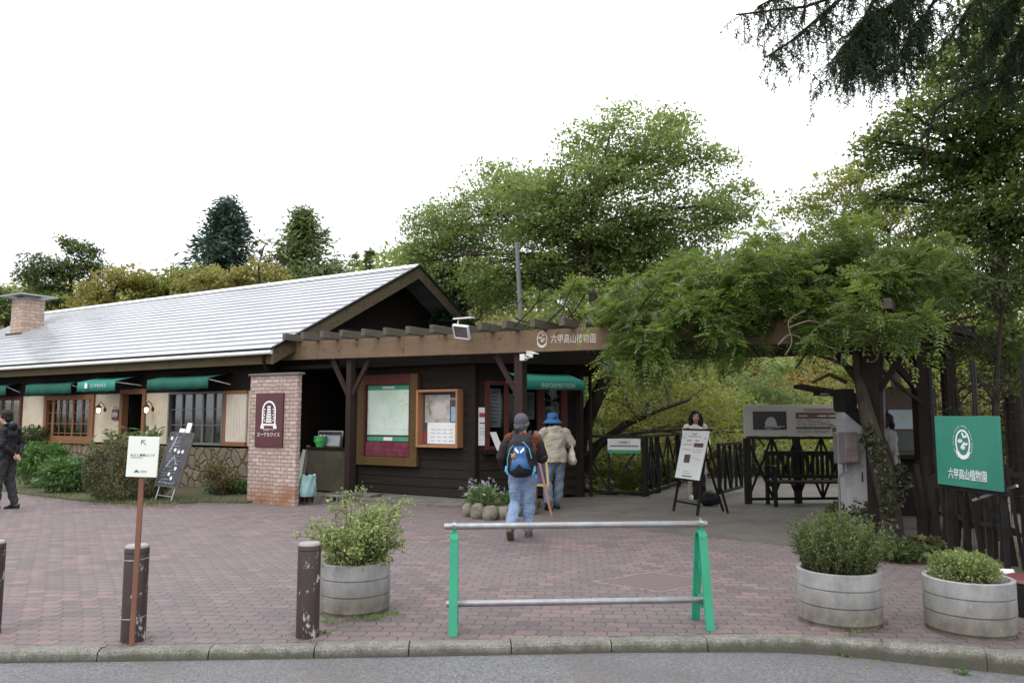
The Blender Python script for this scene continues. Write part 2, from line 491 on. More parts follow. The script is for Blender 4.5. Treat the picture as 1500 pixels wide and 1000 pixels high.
M = {}
M['paver'] = make_paver()
M['asphalt'] = make_asphalt()
M['kerb'] = make_kerb('kerb_concrete', (0.1632, 0.1598, 0.1462), (0.1292, 0.1258, 0.1122), (0.0646, 0.0612, 0.0476), 5.0)
M['path'] = make_concrete('path_concrete', (0.1426, 0.1302, 0.1147), (0.1178, 0.1085, 0.0961), (0.0775, 0.0682, 0.0589), 1.6)
M['slab'] = make_concrete('footing_concrete', (0.1875, 0.1762, 0.1575), (0.15, 0.1387, 0.12), (0.0825, 0.075, 0.06), 2.5)
M['ground'] = make_ground()
M['planter'] = make_planter_conc()
M['roof'] = make_roof()
M['brick'] = make_brick('pale_pink_brick', [(.36, .265, .23), (.52, .415, .37), (.45, .34, .295), (.62, .51, .46)], (.15, .125, .112), .185, .068, .006, (.27, .105, .035))
M['chimney'] = make_brick('chimney_brick', [(0.408, 0.288, 0.222), (0.6, 0.456, 0.372), (0.504, 0.372, 0.3)], (0.288, 0.24, 0.204), .30, .11, .012)
M['rubble'] = make_rubble()
M['cream'] = S('cream_render', (0.522, 0.459, 0.351), (0.468, 0.405, 0.306), 3, .8, bump=.1, c3=(0.396, 0.342, 0.252), s3=1.2)
M['moss_wood'] = wood('mossy_fascia_wood', (0.0775, 0.0558, 0.031), (0.1054, 0.0806, 0.0465), 0, .85, worn=(0.0527, 0.0589, 0.0279), wamt=.52)
M['rake_wood'] = wood('weathered_rake_wood', (0.0972, 0.0756, 0.0468), (0.1296, 0.1044, 0.0684), 1, .85, worn=(0.054, 0.0576, 0.0324), wamt=.54)
M['dark_wood'] = wood('black_brown_boards', (0.013, 0.0095, 0.008), (0.02, 0.0155, 0.013), 0, .7)
M['dark_wood_v'] = wood('black_brown_posts', (0.0165, 0.0121, 0.01045), (0.0264, 0.0198, 0.0165), 2, .7)
M['siding'] = wood('black_siding', (0.018, 0.0144, 0.012), (0.03, 0.0246, 0.0204), 0, .75, worn=(0.0348, 0.033, 0.0252), wamt=.6)
M['beam_wood'] = wood('brown_stained_beam', (.165, .112, .072), (.225, .158, .106), 0, .75, worn=(.10, .075, .052), wamt=.58)
M['rafter_wood'] = wood('grey_weathered_rafter', (0.092, 0.08, 0.068), (0.14, 0.124, 0.104), 1, .85, worn=(0.06, 0.064, 0.04), wamt=.57)
M['post_wood'] = wood('peeling_dark_post', (0.0315, 0.021, 0.0196), (0.0525, 0.035, 0.0322), 2, .75, worn=(0.119, 0.1015, 0.098), wamt=.66)
M['brown_wood'] = wood('reddish_window_wood', (0.2025, 0.0945, 0.0468), (0.2565, 0.1305, 0.0702), 2, .6)
M['orange_wood'] = wood('orange_case_wood', (.33, .155, .075), (.42, .21, .11), 2, .55)
M['maroon_wood'] = wood('maroon_frame_wood', (0.07875, 0.027, 0.0255), (0.1125, 0.039, 0.0345), 2, .55)
M['olive_wood'] = wood('olive_brown_frame', (.095, .062, .026), (.125, .082, .034), 2, .55, worn=(.085, .04, .032), wamt=.55)
M['pale_shutter'] = S('pale_painted_shutter', (.56, .50, .42), (.48, .42, .35), 4, .6, bump=.1)
M['white_paint'] = S('white_paint', (.74, .74, .72), (.66, .66, .64), 4, .55, bump=.06)
M['dirty_white'] = S('dirty_white_wall', (0.392, 0.392, 0.392), (0.308, 0.308, 0.315), 1.6, .7, bump=.12, c3=(0.21, 0.21, 0.21), s3=2.2)
M['gutter'] = S('pale_gutter', (.78, .78, .76), (.68, .68, .66), 3, .4, bump=.04)
M['black_metal'] = S('black_painted_metal', (0.0128, 0.0128, 0.0136), (0.0224, 0.0208, 0.02), 9, .42, bump=.12, spec=.15)
M['black_wood'] = S('black_bench_wood', (0.0119, 0.0105, 0.0098), (0.021, 0.0189, 0.0175), 8, .5, bump=.2, spec=.15)
M['galv'] = S('galvanised_pipe', (.31, .315, .335), (.235, .24, .26), 14, .46, .6, bump=.06, c3=(.26, .245, .235), s3=9)
M['steel'] = S('dull_steel', (.40, .41, .42), (.30, .31, .32), 12, .4, .8, bump=.06)
M['green_plastic'] = S('green_barrier_plastic', (0.0187, 0.2805, 0.1615), (0.0153, 0.238, 0.136), 4, .38, bump=.06)
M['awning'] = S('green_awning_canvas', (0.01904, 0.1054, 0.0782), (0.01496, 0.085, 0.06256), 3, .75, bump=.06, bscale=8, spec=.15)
M['awning_lit'] = S('lit_awning_canvas', (0.03825, 0.2125, 0.17), (0.0306, 0.1785, 0.1403), 3, .75, bump=.06, bscale=8, spec=.15)  # awning canvas again in a brighter green, its light put into the colour
M['sign_green'] = S('green_sign_face', (.028, .20, .138), (.025, .182, .126), 2, .45, bump=.03, c3=(.024, .165, .115), s3=1.5)
M['lettering_white'] = S('white_lettering', (.78, .79, .78), (.70, .70, .69), 9, .5, bump=0)
M['lettering_worn'] = S('worn_white_lettering', (.72, .70, .67), (.50, .44, .38), 26, .7, bump=0)
M['lettering_dark'] = S('dark_lettering', (.09, .095, .09), (.13, .13, .125), 9, .6, bump=0)
M['lettering_pale'] = S('faded_awning_lettering', (.50, .62, .56), (.36, .48, .44), 20, .7, bump=0)
M['maroon'] = S('maroon_sign_face', (.085, .020, .024), (.070, .017, .020), 3, .5, bump=.04)
M['paper'] = S('white_paper', (.74, .75, .74), (.66, .67, .67), 3, .6, bump=.02)
M['paper_grey'] = S('greyish_paper', (.42, .43, .43), (.36, .37, .37), 3, .6, bump=.02)
M['paper_cream'] = S('cream_sign_face', (.74, .76, .70), (.70, .72, .66), 3, .5, bump=.02)
M['panel_grey'] = S('warm_grey_sign_panel', (.47, .45, .41), (.42, .40, .365), 2, .5, bump=.02)
M['ink_red'] = S('red_print', (.38, .035, .04), (.32, .03, .035), 5, .6, bump=0)
M['ink_pink'] = S('pink_print', (.55, .20, .25), (.5, .17, .22), 5, .6, bump=0)
M['ink_dark'] = S('dark_print', (.07, .07, .085), (.10, .10, .11), 5, .6, bump=0, spec=.15)
M['ink_green'] = S('green_print', (.05, .30, .18), (.04, .26, .15), 5, .6, bump=0)
M['ink_blue'] = S('pale_blue_print', (.22, .42, .60), (.20, .36, .55), 5, .6, bump=0)
M['ink_brown'] = S('brown_print', (.12, .065, .055), (.10, .055, .05), 5, .6, bump=0)
M['chalk'] = S('chalk', (.34, .36, .40), (.16, .17, .20), 30, .9, bump=0)
M['blackboard'] = S('chalkboard_face', (.022, .024, .030), (.060, .064, .075), 5, .6, bump=.05, lo=.4, hi=.75)
M['blue_board'] = S('navy_board_face', (.030, .042, .135), (.024, .034, .11), 3, .6, bump=.03)
M['yellow_wood'] = S('yellow_wood_frame', (.46, .33, .10), (.40, .27, .08), 6, .55, bump=.1)
M['easel_wood'] = S('easel_wood', (.30, .155, .085), (.24, .12, .065), 8, .55, bump=.15)
M['post_brown'] = S('brown_sign_pole', (.185, .080, .050), (.15, .062, .040), 8, .5, bump=.08)
M['bollard'] = make_bollard()
M['stone'] = S('edging_stone', (.20, .18, .145), (.12, .105, .08), 7, .9, bump=.7, bscale=14, bdist=.03, c3=(.07, .08, .04), s3=4)
M['bag_teal'] = S('pale_teal_sack', (.22, .36, .36), (.17, .29, .29), 6, .6, bump=.5, bscale=10, bdist=.02)
M['bucket'] = S('lime_green_plastic', (.10, .48, .14), (.08, .42, .12), 4, .35, bump=.02)
M['plastic_clear'] = S('maroon_leaflet_pocket', (.20, .045, .07), (.135, .025, .045), 9, .25, bump=.05)
M['grey_plastic'] = S('grey_plastic', (0.1425, 0.1312, 0.1387), (0.12, 0.1087, 0.1162), 5, .45, bump=.04)
M['smoke_window'] = S('smoky_meter_window', (.16, .115, .115), (.24, .19, .19), 9, .2, bump=.0)
M['map'] = make_map()
M['glass'] = make_glass('window_glass')
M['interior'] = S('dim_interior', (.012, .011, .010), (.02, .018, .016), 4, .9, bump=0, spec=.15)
M['curtain'] = S('grey_net_curtain', (.17, .165, .17), (.13, .125, .13), 2, .9, bump=.3, bscale=30, stretch=(6, 6, .3))
M['bark'] = S('dark_bark', (0.032, 0.0248, 0.02), (0.052, 0.0416, 0.0336), 9, .95, bump=.9, bscale=16, bdist=.03, stretch=(1, 1, .35), spec=.15)
M['bark_grey'] = S('grey_bark', (.10, .085, .072), (.16, .14, .115), 8, .95, bump=.8, bscale=16, bdist=.03, stretch=(1, 1, .35), c3=(.09, .10, .065), s3=3, spec=.15)
M['twig'] = S('pale_bare_stem', (.25, .195, .155), (.18, .135, .105), 8, .85, bump=.2)
M['twig_dark'] = S('dark_stem', (.06, .042, .032), (.085, .062, .045), 8, .85, bump=.2)
M['skin'] = S('skin', (.50, .29, .205), (.46, .255, .175), 8, .5, bump=.04)
M['hair_black'] = S('black_hair', (.012, .010, .009), (.022, .018, .016), 30, .45, bump=.5, bscale=60, stretch=(4, 4, .6), bdist=.01, spec=.15)
M['lips'] = S('lips', (.32, .10, .09), None, 8, .4, bump=0)
M['jeans'] = make_jeans('light_blue_denim', (.165, .235, .37), (.225, .30, .44))
M['jeans_grey'] = make_jeans('grey_blue_denim', (.125, .165, .22), (.17, .215, .27))
M['beige_cloth'] = S('beige_jacket_cloth', (.36, .335, .27), (.31, .285, .23), 5, .85, bump=.4, bscale=12, bdist=.015)
M['rust_cloth'] = S('rust_brown_fleece', (0.1548, 0.0576, 0.03456), (0.1224, 0.04464, 0.02736), 9, .95, bump=.4, bscale=50, spec=.15)
M['dark_cloth'] = S('black_brown_cloth', (.020, .017, .019), (.033, .027, .028), 7, .85, bump=.35, bscale=14, bdist=.012, spec=.15)
M['navy_cloth'] = S('black_windbreaker', (0.0112, 0.0119, 0.0154), (0.0196, 0.0203, 0.0245), 6, .55, bump=.45, bscale=10, bdist=.015, spec=.15)
M['grey_trouser'] = S('charcoal_trousers', (0.03375, 0.0345, 0.039), (0.0465, 0.04725, 0.051), 6, .85, bump=.3, bscale=12, bdist=.012, spec=.15)
M['shaded_shirt'] = S('shaded_white_shirt', (.30, .30, .31), (.25, .25, .26), 6, .9, bump=.3, bscale=20)  # white shirt greyed, the shade it stands in put into the colour
M['white_cloth'] = S('off_white_knit', (.58, .56, .53), (.50, .48, .45), 6, .9, bump=.4, bscale=30)
M['tan_cloth'] = S('pale_beige_trousers', (.42, .38, .33), (.36, .32, .28), 6, .9, bump=.3, bscale=12, bdist=.012)
M['tote'] = S('natural_canvas_tote', (.48, .44, .37), (.42, .38, .32), 6, .9, bump=.3, bscale=14, bdist=.01)
M['blue_hat'] = S('blue_sun_hat', (.018, .105, .275), (.015, .085, .23), 6, .8, bump=.3, bscale=30)
M['grey_cap'] = S('slate_knit_cap', (.070, .068, .085), (.10, .098, .115), 12, .95, bump=.6, bscale=80, spec=.15)
M['pack_black'] = S('black_backpack_nylon', (.013, .014, .017), (.022, .023, .027), 8, .6, bump=.3, bscale=60, spec=.15)
M['pack_blue'] = S('blue_backpack_panel', (0.0165, 0.09375, 0.27), (0.0135, 0.07875, 0.225), 5, .55, bump=.2, bscale=40)
M['pack_cyan'] = S('cyan_backpack_trim', (.10, .42, .62), None, 5, .5, bump=0)
M['shoe_brown'] = S('brown_walking_shoe', (.10, .062, .042), (.075, .048, .034), 8, .75, bump=.2)
M['shoe_black'] = S('black_leather_shoe', (.010, .010, .011), (.016, .016, .017), 8, .3, bump=.05)
M['shoe_white'] = S('white_sneaker', (.58, .57, .55), (.50, .49, .47), 8, .6, bump=.1)
M['charm'] = S('tan_plush_charm', (.36, .22, .13), (.28, .17, .10), 12, .9, bump=.3)
M['brown_panel'] = S('brown_kiosk_board', (.060, .036, .028), (.075, .046, .036), 3, .6, bump=.05)
M['blue_panel'] = S('pale_blue_notice', (.40, .47, .52), (.34, .41, .47), 3, .5, bump=0)
M['kiosk_green'] = S('dark_green_poster', (.03, .045, .032), (.05, .065, .045), 4, .4, bump=0)
M['dark_roof'] = S('dark_shed_roof', (0.0154, 0.0126, 0.0105), (0.0238, 0.0196, 0.0161), 5, .85, bump=.4)
M['soil'] = S('dark_potting_soil', (.05, .038, .026), (.03, .023, .016), 14, .95, bump=.9, bscale=30, bdist=.02)
M['lamp_glow'] = S('lit_lamp_glass', (.8, .6, .4), None, 3, .3, bump=0, emit=((1.0, .70, .42), 5.0))
M['lens'] = S('floodlight_lens', (.10, .085, .085), (.14, .12, .12), 6, .15, bump=0)
M['litter'] = S('dry_fallen_leaf', (.23, .13, .05), (.17, .10, .045), 20, .9, bump=.2)
# foliage
M['leaf_maple'] = leafmat('maple_leaf', [(0.03808, 0.06944, 0.02464), (0.07616, 0.1254, 0.04032), (0.1322, 0.196, 0.05376), (0.2352, 0.2856, 0.0728)], .42, .40, 1.2)
M['leaf_wisteria'] = leafmat('wisteria_leaf', [(.015, .036, .011), (.043, .085, .019), (.092, .155, .031), (.205, .26, .055)], .42, .42, 2.2)
M['leaf_dark'] = leafmat('dark_broadleaf', [(0.0144, 0.0306, 0.0099), (0.0306, 0.0558, 0.0171), (0.0522, 0.0855, 0.0234), (0.0882, 0.1215, 0.0324)], .45, .5)
M['leaf_side'] = leafmat('side_tree_leaf', [(.026, .046, .014), (.054, .086, .023), (.092, .132, .034), (.165, .205, .05)], .5, .5)
M['leaf_spruce'] = leafmat('spruce_needle', [(.010, .026, .012), (.022, .050, .022), (.038, .074, .030), (.060, .10, .040)], .15, .65, .9, .2)
M['leaf_bluespruce'] = leafmat('blue_spruce_needle', [(.016, .036, .028), (.030, .058, .044), (.050, .085, .062), (.078, .12, .085)], .15, .6, .9, .2)
M['leaf_larch'] = leafmat('larch_needle', [(.04, .068, .022), (.07, .11, .034), (.105, .15, .046), (.15, .19, .06)], .3)
M['leaf_yellow'] = leafmat('yellowing_leaf', [(.075, .082, .022), (.14, .14, .034), (.205, .19, .046), (.27, .23, .06)], .4)
M['leaf_lime'] = leafmat('yellow_green_leaf', [(0.048, 0.076, 0.0144), (0.092, 0.124, 0.0208), (0.152, 0.18, 0.0288), (0.24, 0.24, 0.044)], .45)
M['leaf_orange'] = leafmat('orange_leaf', [(0.136, 0.07225, 0.02125), (0.2295, 0.119, 0.034), (0.306, 0.17, 0.04675), (0.306, 0.2295, 0.0595)], .4)
M['leaf_shrub'] = leafmat('shrub_leaf', [(.035, .065, .022), (.065, .105, .035), (.11, .16, .05), (.17, .22, .07)], .3)
M['leaf_fern'] = leafmat('fern_green_leaf', [(0.0216, 0.054, 0.0144), (0.0396, 0.0936, 0.0216), (0.0648, 0.1368, 0.0288), (0.1008, 0.1872, 0.0432)], .35)
M['leaf_hedge'] = leafmat('clipped_hedge_leaf', [(.018, .030, .012), (.034, .050, .018), (.055, .072, .022), (.14, .105, .035)], .2)
M['leaf_potted'] = leafmat('potted_shrub_leaf', [(.045, .075, .022), (.10, .15, .04), (.18, .24, .065), (.30, .34, .12)], .3)
M['leaf_heather'] = leafmat('heather_sprig', [(.025, .042, .014), (.050, .078, .022), (.085, .12, .03), (.12, .155, .04)], .2)
M['leaf_lavender'] = leafmat('flower_bed_leaf', [(.05, .11, .03), (.09, .17, .05), (.14, .23, .08), (.2, .28, .1)], .3)
M['leaf_bush'] = leafmat('brown_tipped_shrub_leaf', [(.045, .05, .02), (.10, .075, .03), (.17, .10, .04), (.10, .13, .04)], .3)
M['petal'] = leafmat('lilac_petal', [(.40, .36, .55), (.52, .48, .66), (.64, .60, .74), (.7, .68, .8)], .3)
M['grass'] = leafmat('grass_blade', [(0.035, 0.063, 0.014), (0.056, 0.098, 0.021), (0.084, 0.133, 0.028), (0.126, 0.154, 0.042)], .3)
# ---------------------------------------------------------------- camera, sky, sun
cam = bpy.data.cameras.new('camera'); co_ = bpy.data.objects.new('camera', cam); COL.objects.link(co_)
cam.sensor_width = 36; cam.lens = 36 * FPX / 1500; cam.clip_end = 3000; cam.clip_start = .05
co_.location = (0, 0, EYE); co_.rotation_euler = (math.pi / 2 + PITCH, 0, 0)
SC.camera = co_
w = bpy.data.worlds.new('World'); SC.world = w; w.use_nodes = True
wt = w.node_tree; bg = wt.nodes['Background']
SUN_EL, SUN_AZ = R(52), R(-150)             # azimuth of the light's source, clockwise from +Y: behind the viewer, to the side of the cafe
sky = wt.nodes.new('ShaderNodeTexSky'); sky.sky_type = 'NISHITA'; sky.sun_disc = False
sky.sun_elevation = SUN_EL; sky.sun_rotation = SUN_AZ; sky.dust_density = 4; sky.air_density = 1.2
# thick bright overcast: cloud cover over nearly all of the sky
tc = wt.nodes.new('ShaderNodeTexCoord'); cn = wt.nodes.new('ShaderNodeTexNoise'); cn.inputs['Scale'].default_value = 1.6; cn.inputs['Detail'].default_value = 5
wt.links.new(tc.outputs['Generated'], cn.inputs['Vector'])
cr = wt.nodes.new('ShaderNodeValToRGB'); cr.color_ramp.elements[0].position = .3; cr.color_ramp.elements[0].color = (15.0, 15.4, 16.2, 1)
cr.color_ramp.elements[1].position = .7; cr.color_ramp.elements[1].color = (19.0, 19.1, 19.3, 1)
wt.links.new(cn.outputs['Fac'], cr.inputs['Fac'])
mx = wt.nodes.new('ShaderNodeMix'); mx.data_type = 'RGBA'; mx.inputs[0].default_value = .9
# overcast skies are brighter overhead than at the horizon
sx = wt.nodes.new('ShaderNodeSeparateXYZ'); wt.links.new(tc.outputs['Generated'], sx.inputs[0])
ma = wt.nodes.new('ShaderNodeMath'); ma.operation = 'MULTIPLY_ADD'; ma.use_clamp = False; wt.links.new(sx.outputs['Z'], ma.inputs[0]); ma.inputs[1].default_value = 1.1; ma.inputs[2].default_value = .78
mm = wt.nodes.new('ShaderNodeVectorMath'); mm.operation = 'SCALE'; wt.links.new(cr.outputs[0], mm.inputs[0]); wt.links.new(ma.outputs[0], mm.inputs['Scale'])
wt.links.new(sky.outputs[0], mx.inputs[6]); wt.links.new(mm.outputs[0], mx.inputs[7])
wt.links.new(mx.outputs[2], bg.inputs['Color']); bg.inputs['Strength'].default_value = .10
sd = bpy.data.lights.new('sun', 'SUN'); sd.energy = .8; sd.angle = R(25); sd.color = (1.0, .965, .91)
so = bpy.data.objects.new('sun', sd); COL.objects.link(so)
sv = Vector((math.sin(SUN_AZ) * math.cos(SUN_EL), math.cos(SUN_AZ) * math.cos(SUN_EL), math.sin(SUN_EL)))
so.rotation_euler = sv.to_track_quat('Z', 'Y').to_euler(); so.location = sv * 60
SC.view_settings.view_transform = 'Standard'; SC.view_settings.look = 'None'; SC.view_settings.exposure = 0.0; SC.view_settings.gamma = 1
SC.cycles.max_bounces = 12; SC.cycles.diffuse_bounces = 7; SC.cycles.glossy_bounces = 3; SC.cycles.transmission_bounces = 7; SC.cycles.transparent_max_bounces = 8

# ---------------------------------------------------------------- ground, road, kerb, plaza
def sst(x, a, b):
    t = min(1, max(0, (x - a) / (b - a))); return t * t * (3 - 2 * t)
def terrain(x, y):
    u, v = x * CA - y * SA, x * SA + y * CA
    t = sst(v, 13.6, 20) * sst(u, -9, -5)
    h = -.25 - 3.2 * t + 13 * sst(y, 27, 85)
    h += .25 * noise.noise((x * .15, y * .15, 0)) * sst(math.hypot(x, y - 8), 14, 22)
    return h
def make_terrain():
    xs = sorted(set([-600, -300, -160] + [i * 3.0 for i in range(-36, 37)] + [160, 300, 600]))
    ys = sorted(set([-400, -150, -60] + [i * 3.0 for i in range(-12, 50)] + [220, 400, 900]))
    me = bpy.data.meshes.new('ground')
    V = [(x, y, terrain(x, y)) for y in ys for x in xs]; k = len(xs)
    Fc = [(j*k+i, j*k+i+1, (j+1)*k+i+1, (j+1)*k+i) for j in range(len(ys)-1) for i in range(k-1)]
    me.from_pydata(V, [], Fc); me.polygons.foreach_set('use_smooth', [True] * len(Fc))
    return tag(mesh_obj('ground', me, M['ground']), kind='structure')
make_terrain()

KERB = [(-42, 3.6), (-20, 4.62), (-8, 5.18), (-3.48, 5.39), (-.71, 5.53), (1.22, 5.67), (1.75, 5.71), (2.1, 5.70), (2.45, 5.62), (2.78, 5.50), (3.43, 5.27), (4.6, 4.78), (9, 2.5), (20, -4)]
def resample(pts, step):
    pts = [Vector((*p, 0)) for p in pts]; out = []
    # Catmull-Rom through the points, then even steps
    dense = []
    for i in range(len(pts) - 1):
        p0 = pts[max(i-1, 0)]; p1 = pts[i]; p2 = pts[i+1]; p3 = pts[min(i+2, len(pts)-1)]
        for k in range(24):
            t = k / 24
            m1 = (p2 - p0) * .5 * min(1, (p2-p1).length / max(.01, (p2-p0).length) * 2); m2 = (p3 - p1) * .5 * min(1, (p2-p1).length / max(.01, (p3-p1).length) * 2)
            dense.append((2*t**3-3*t**2+1)*p1 + (t**3-2*t**2+t)*m1 + (-2*t**3+3*t**2)*p2 + (t**3-t**2)*m2)
    dense.append(pts[-1]); acc = 0; out = [dense[0]]
    for a, b in zip(dense, dense[1:]):
        acc += (b - a).length
        if acc >= step: out.append(b); acc = 0
    return out
kl = resample(KERB, .3)
def kerb():
    mb = MB()
    prof = [(.0, -.15), (.0, .0), (-.085, .002), (-.112, -.006), (-.128, -.024), (-.137, -.060), (-.145, -.15)]
    def sect(p, d):
        n = Vector((-d.y, d.x, 0)); j = rnd.uniform(-.003, .003)
        return [p + n * (a + j) + Vector((0, 0, z)) for a, z in prof]
    for i in range(0, len(kl) - 2, 2):
        a, b, c = kl[i], kl[i+1], kl[i+2]
        d1 = (b - a).normalized(); d2 = (c - b).normalized(); dm = (c - a).normalized()
        rings = [sect(a + d1 * .004, d1), sect(b, dm), sect(c - d2 * .004, d2)]
        k = len(prof); dz = rnd.uniform(-.004, .004)
        vs = [p + Vector((0, 0, dz)) for r_ in rings for p in r_]
        fs = [(q*k+j, q*k+(j+1)%k, (q+1)*k+(j+1)%k, (q+1)*k+j) for q in range(2) for j in range(k)] + [tuple(range(k)), tuple(reversed(range(2*k, 3*k)))]
        mb.add(vs, fs)
    o = mb.build('kerb', M['kerb']); tag(o, kind='structure')
kerb()
def sheet(name, poly, z, depth, mat):
    mb = MB(); mb.prism([Vector((p[0], p[1], z - depth)) for p in poly], (0, 0, depth))
    return tag(mb.build(name, mat), kind='structure')
def road():
    # the gutter falls a little toward the curve of the kerb
    xs = [-60, -20, -8, -2, 0, .8, 1.4, 2.0, 2.6, 3.2, 4.0, 6, 12, 60]; zz = lambda x: -.070 - .048 * sst(x, .2, 3.4)
    mb = MB(); vs = []
    for x in xs: vs += [(x, -30, zz(x)), (x, 6.0 if x < 5 else 5.0, zz(x))]
    mb.add(vs, [(2*i, 2*i+2, 2*i+3, 2*i+1) for i in range(len(xs) - 1)], True); tag(mb.build('road', M['asphalt']), kind='structure')
road()
plaza = [(p.x, p.y) for p in kl if -40 < p.x < 12]
W2 = lambda u, v: tuple(W(u, v))[:2]
sheet('plaza_pavement', plaza + [(12, 9), (9.5, 13.2), W2(-4, 13), W2(-6.7, 13.4), W2(-10.8, 12.4), W2(-40, 12.4), (-42, 20)], 0, .105, M['paver'])
path_poly = [tuple(gnd(*p))[:2] for p in ((712, 751), (800, 761), (900, 771.5), (1030, 785), (1160, 800), (1300, 812))] + [(6.6, 9.3), (9.3, 12.0), (8.6, 14.5), (7.6, 20.5), (4.7, 19.6), (2.62, 15.25), (1.25, 15.65), W2(-6.7, 13.62), W2(-7.97, 11.95)]
sheet('concrete_path', path_poly, .006, .10, M['path'])
sheet('footing_slab', [W2(-11.1, 10.98), W2(-8.0, 10.78), W2(-7.55, 11.0), W2(-7.9, 11.86), W2(-11.1, 11.86)], .05, .1, M['slab'])
bed = [tuple(gnd(*p))[:2] for p in ((-260, 706), (-60, 708), (20, 722), (118, 734), (205, 739), (300, 736), (361, 737))] + [W2(-11.6, 11.0), W2(-30, 11.0)]
sheet('planting_bed', bed, .035, .1, M['ground'])
bed2 = [tuple(gnd(*p))[:2] for p in ((1275, 806), (1310, 822), (1352, 826), (1420, 838), (1500, 852), (1700, 880))] + [(12, 8.8), (11.5, 13.0), (8.8, 12.4), (6.4, 9.6)]
sheet('roadside_soil', bed2, .03, .1, M['ground'])
# ---------------------------------------------------------------- cafe
cafe = thing('cafe', 'long single-storey cafe with pale slate roof, cream walls and green awnings', 'building', W(-20, 13.5, 0))
UG, VE, VW, ZE = -11.9, 10.55, 11.05, 2.90      # gable plane, eave line, wall line, eave height
VR, ZR, UL = 15.18, 5.33, -29.3                 # ridge, far gable
PITCHR = (ZR - ZE) / (VR - VE)
def cafe_u(px): return atv(px, 605, VW).x
def build_cafe():
    # roof of stepped courses
    mb = MB(F); n = 19
    def course(sgn):
        for i in range(n):
            v0 = VE + (VR - VE) * i / n; v1 = VE + (VR - VE) * (i + 1) / n
            z0 = ZE + (ZR - ZE) * i / n; z1 = ZE + (ZR - ZE) * (i + 1) / n
            if sgn < 0: v0, v1 = 2 * VR - v0, 2 * VR - v1
            a = .024
            m = .007
            p = [(UL, v0, z0 + m), (UG, v0, z0 + m), (UG, v0, z0 + a), (UL, v0, z0 + a), (UL, v1, z1 + .003), (UG, v1, z1 + .003)]
            mb.add(p, [(0, 1, 2, 3), (3, 2, 5, 4)] if sgn > 0 else [(3, 2, 1, 0), (4, 5, 2, 3)])
            q = .010 * (1 if sgn > 0 else -1)
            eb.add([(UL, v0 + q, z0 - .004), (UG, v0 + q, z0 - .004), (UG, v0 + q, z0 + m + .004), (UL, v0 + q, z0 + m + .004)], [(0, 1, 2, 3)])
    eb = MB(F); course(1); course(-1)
    # underside and gable ends of the slab
    t = .10
    for sgn in (1, -1):
        ve = VE if sgn > 0 else 2 * VR - VE
        mb.add([(UL, ve, ZE - t), (UG, ve, ZE - t), (UG, VR, ZR - t), (UL, VR, ZR - t)], [(0, 1, 2, 3)] if sgn < 0 else [(3, 2, 1, 0)])
        mb.add([(UL, ve, ZE - t), (UG, ve, ZE - t), (UG, ve, ZE), (UL, ve, ZE)], [(0, 1, 2, 3)])
        for u in (UL, UG): mb.add([(u, ve, ZE - t), (u, VR, ZR - t), (u, VR, ZR), (u, ve, ZE)], [(0, 1, 2, 3)])
    roof = mb.build('roof', M['roof'], cafe)
    eb.build('course_shadow_strip', M['black_metal'], roof)  # black strips paint the shadow gap under each slate course
    mb = MB(F); mb.prism([(UL - .01, VR - .19, ZR - .085), (UL - .01, VR - .165, ZR - .052), (UL - .01, VR + .165, ZR - .052), (UL - .01, VR + .19, ZR - .085)], (UG - UL + .02, 0, 0)); mb.build('ridge_flashing', M['black_metal'], roof)
    mb = MB(F)                                                        # ridge capping
    mb.prism([(UL - .02, VR - .16, ZR - .048), (UL - .02, VR, ZR + .06), (UL - .02, VR + .16, ZR - .048)], (UG - UL + .04, 0, 0))
    mb.build('ridge_cap', M['gutter'], roof)
    mb = MB(F)
    mb.box((UL, VE + .06, ZE - .30), (UG - .02, VE + .11, ZE - .02))
    mb.build('fascia', M['moss_wood'], cafe)
    mb = MB(F)
    mb.tube([(UL, VE - .03, ZE - .085), (UG + .03, VE - .03, ZE - .080)], [.040, .040], 12)
    g = mb.build('gutter', M['gutter'], cafe)
    mb = MB(F); mb.box((UL, VE - .016, ZE - .045), (UG, VE - .001, ZE + .012)); mb.build('roof_edge_shadow', M['black_metal'], cafe)  # black strip painting in the roof edge's shadow above the gutter
    mb = MB(F)
    mb.tube([(UG - .25, VE, ZE - .07), (UG - .25, VE + .02, ZE - .25), (UG - .27, VE + .12, ZE - .42), (UG - .27, VW - .12, ZE - .55), (UG - .27, VW - .08, .1)], .03, 8)
    mb.build('downpipe', M['dark_wood_v'], g)
    mb = MB(F)                                                        # soffit boards
    mb.add([(UL, VE + .11, ZE - .13), (UG - .02, VE + .11, ZE - .13), (UG - .02, VW + .1, ZE + .14), (UL, VW + .1, ZE + .14)], [(0, 1, 2, 3)])
    mb.build('soffit', M['dark_wood'], cafe)
    # rake boards at the open gable
    for sgn in (1, -1):
        mb = MB(F); ve = VE + .0 if sgn > 0 else 2 * VR - VE
        h = .30
        a = [(UG + .045, ve, ZE - .02 - h), (UG + .045, ve, ZE - .02), (UG + .045, VR, ZR - .02), (UG + .045, VR, ZR - .02 - h)]
        mb.prism(a, (-.05, 0, 0))
        mb.build('rake_board', M['rake_wood'], cafe)
        mb = MB(F)
        a = [(UG + .075, ve, ZE - .02), (UG + .075, ve, ZE + .035), (UG + .075, VR, ZR + .035), (UG + .075, VR, ZR - .02)]
        mb.prism(a, (-.07, 0, 0))
        mb.build('rake_flashing', M['black_metal'], cafe)
    # gable wall set back under the roof, with a tie beam
    mb = MB(F); ug = UG - .75
    mb.prism([(ug, VW, .02), (ug, 2 * VR - VW, .02), (ug, 2 * VR - VW, ZE + .1), (ug, VR, ZR - .16), (ug, VW, ZE + .1)], (-.12, 0, 0))
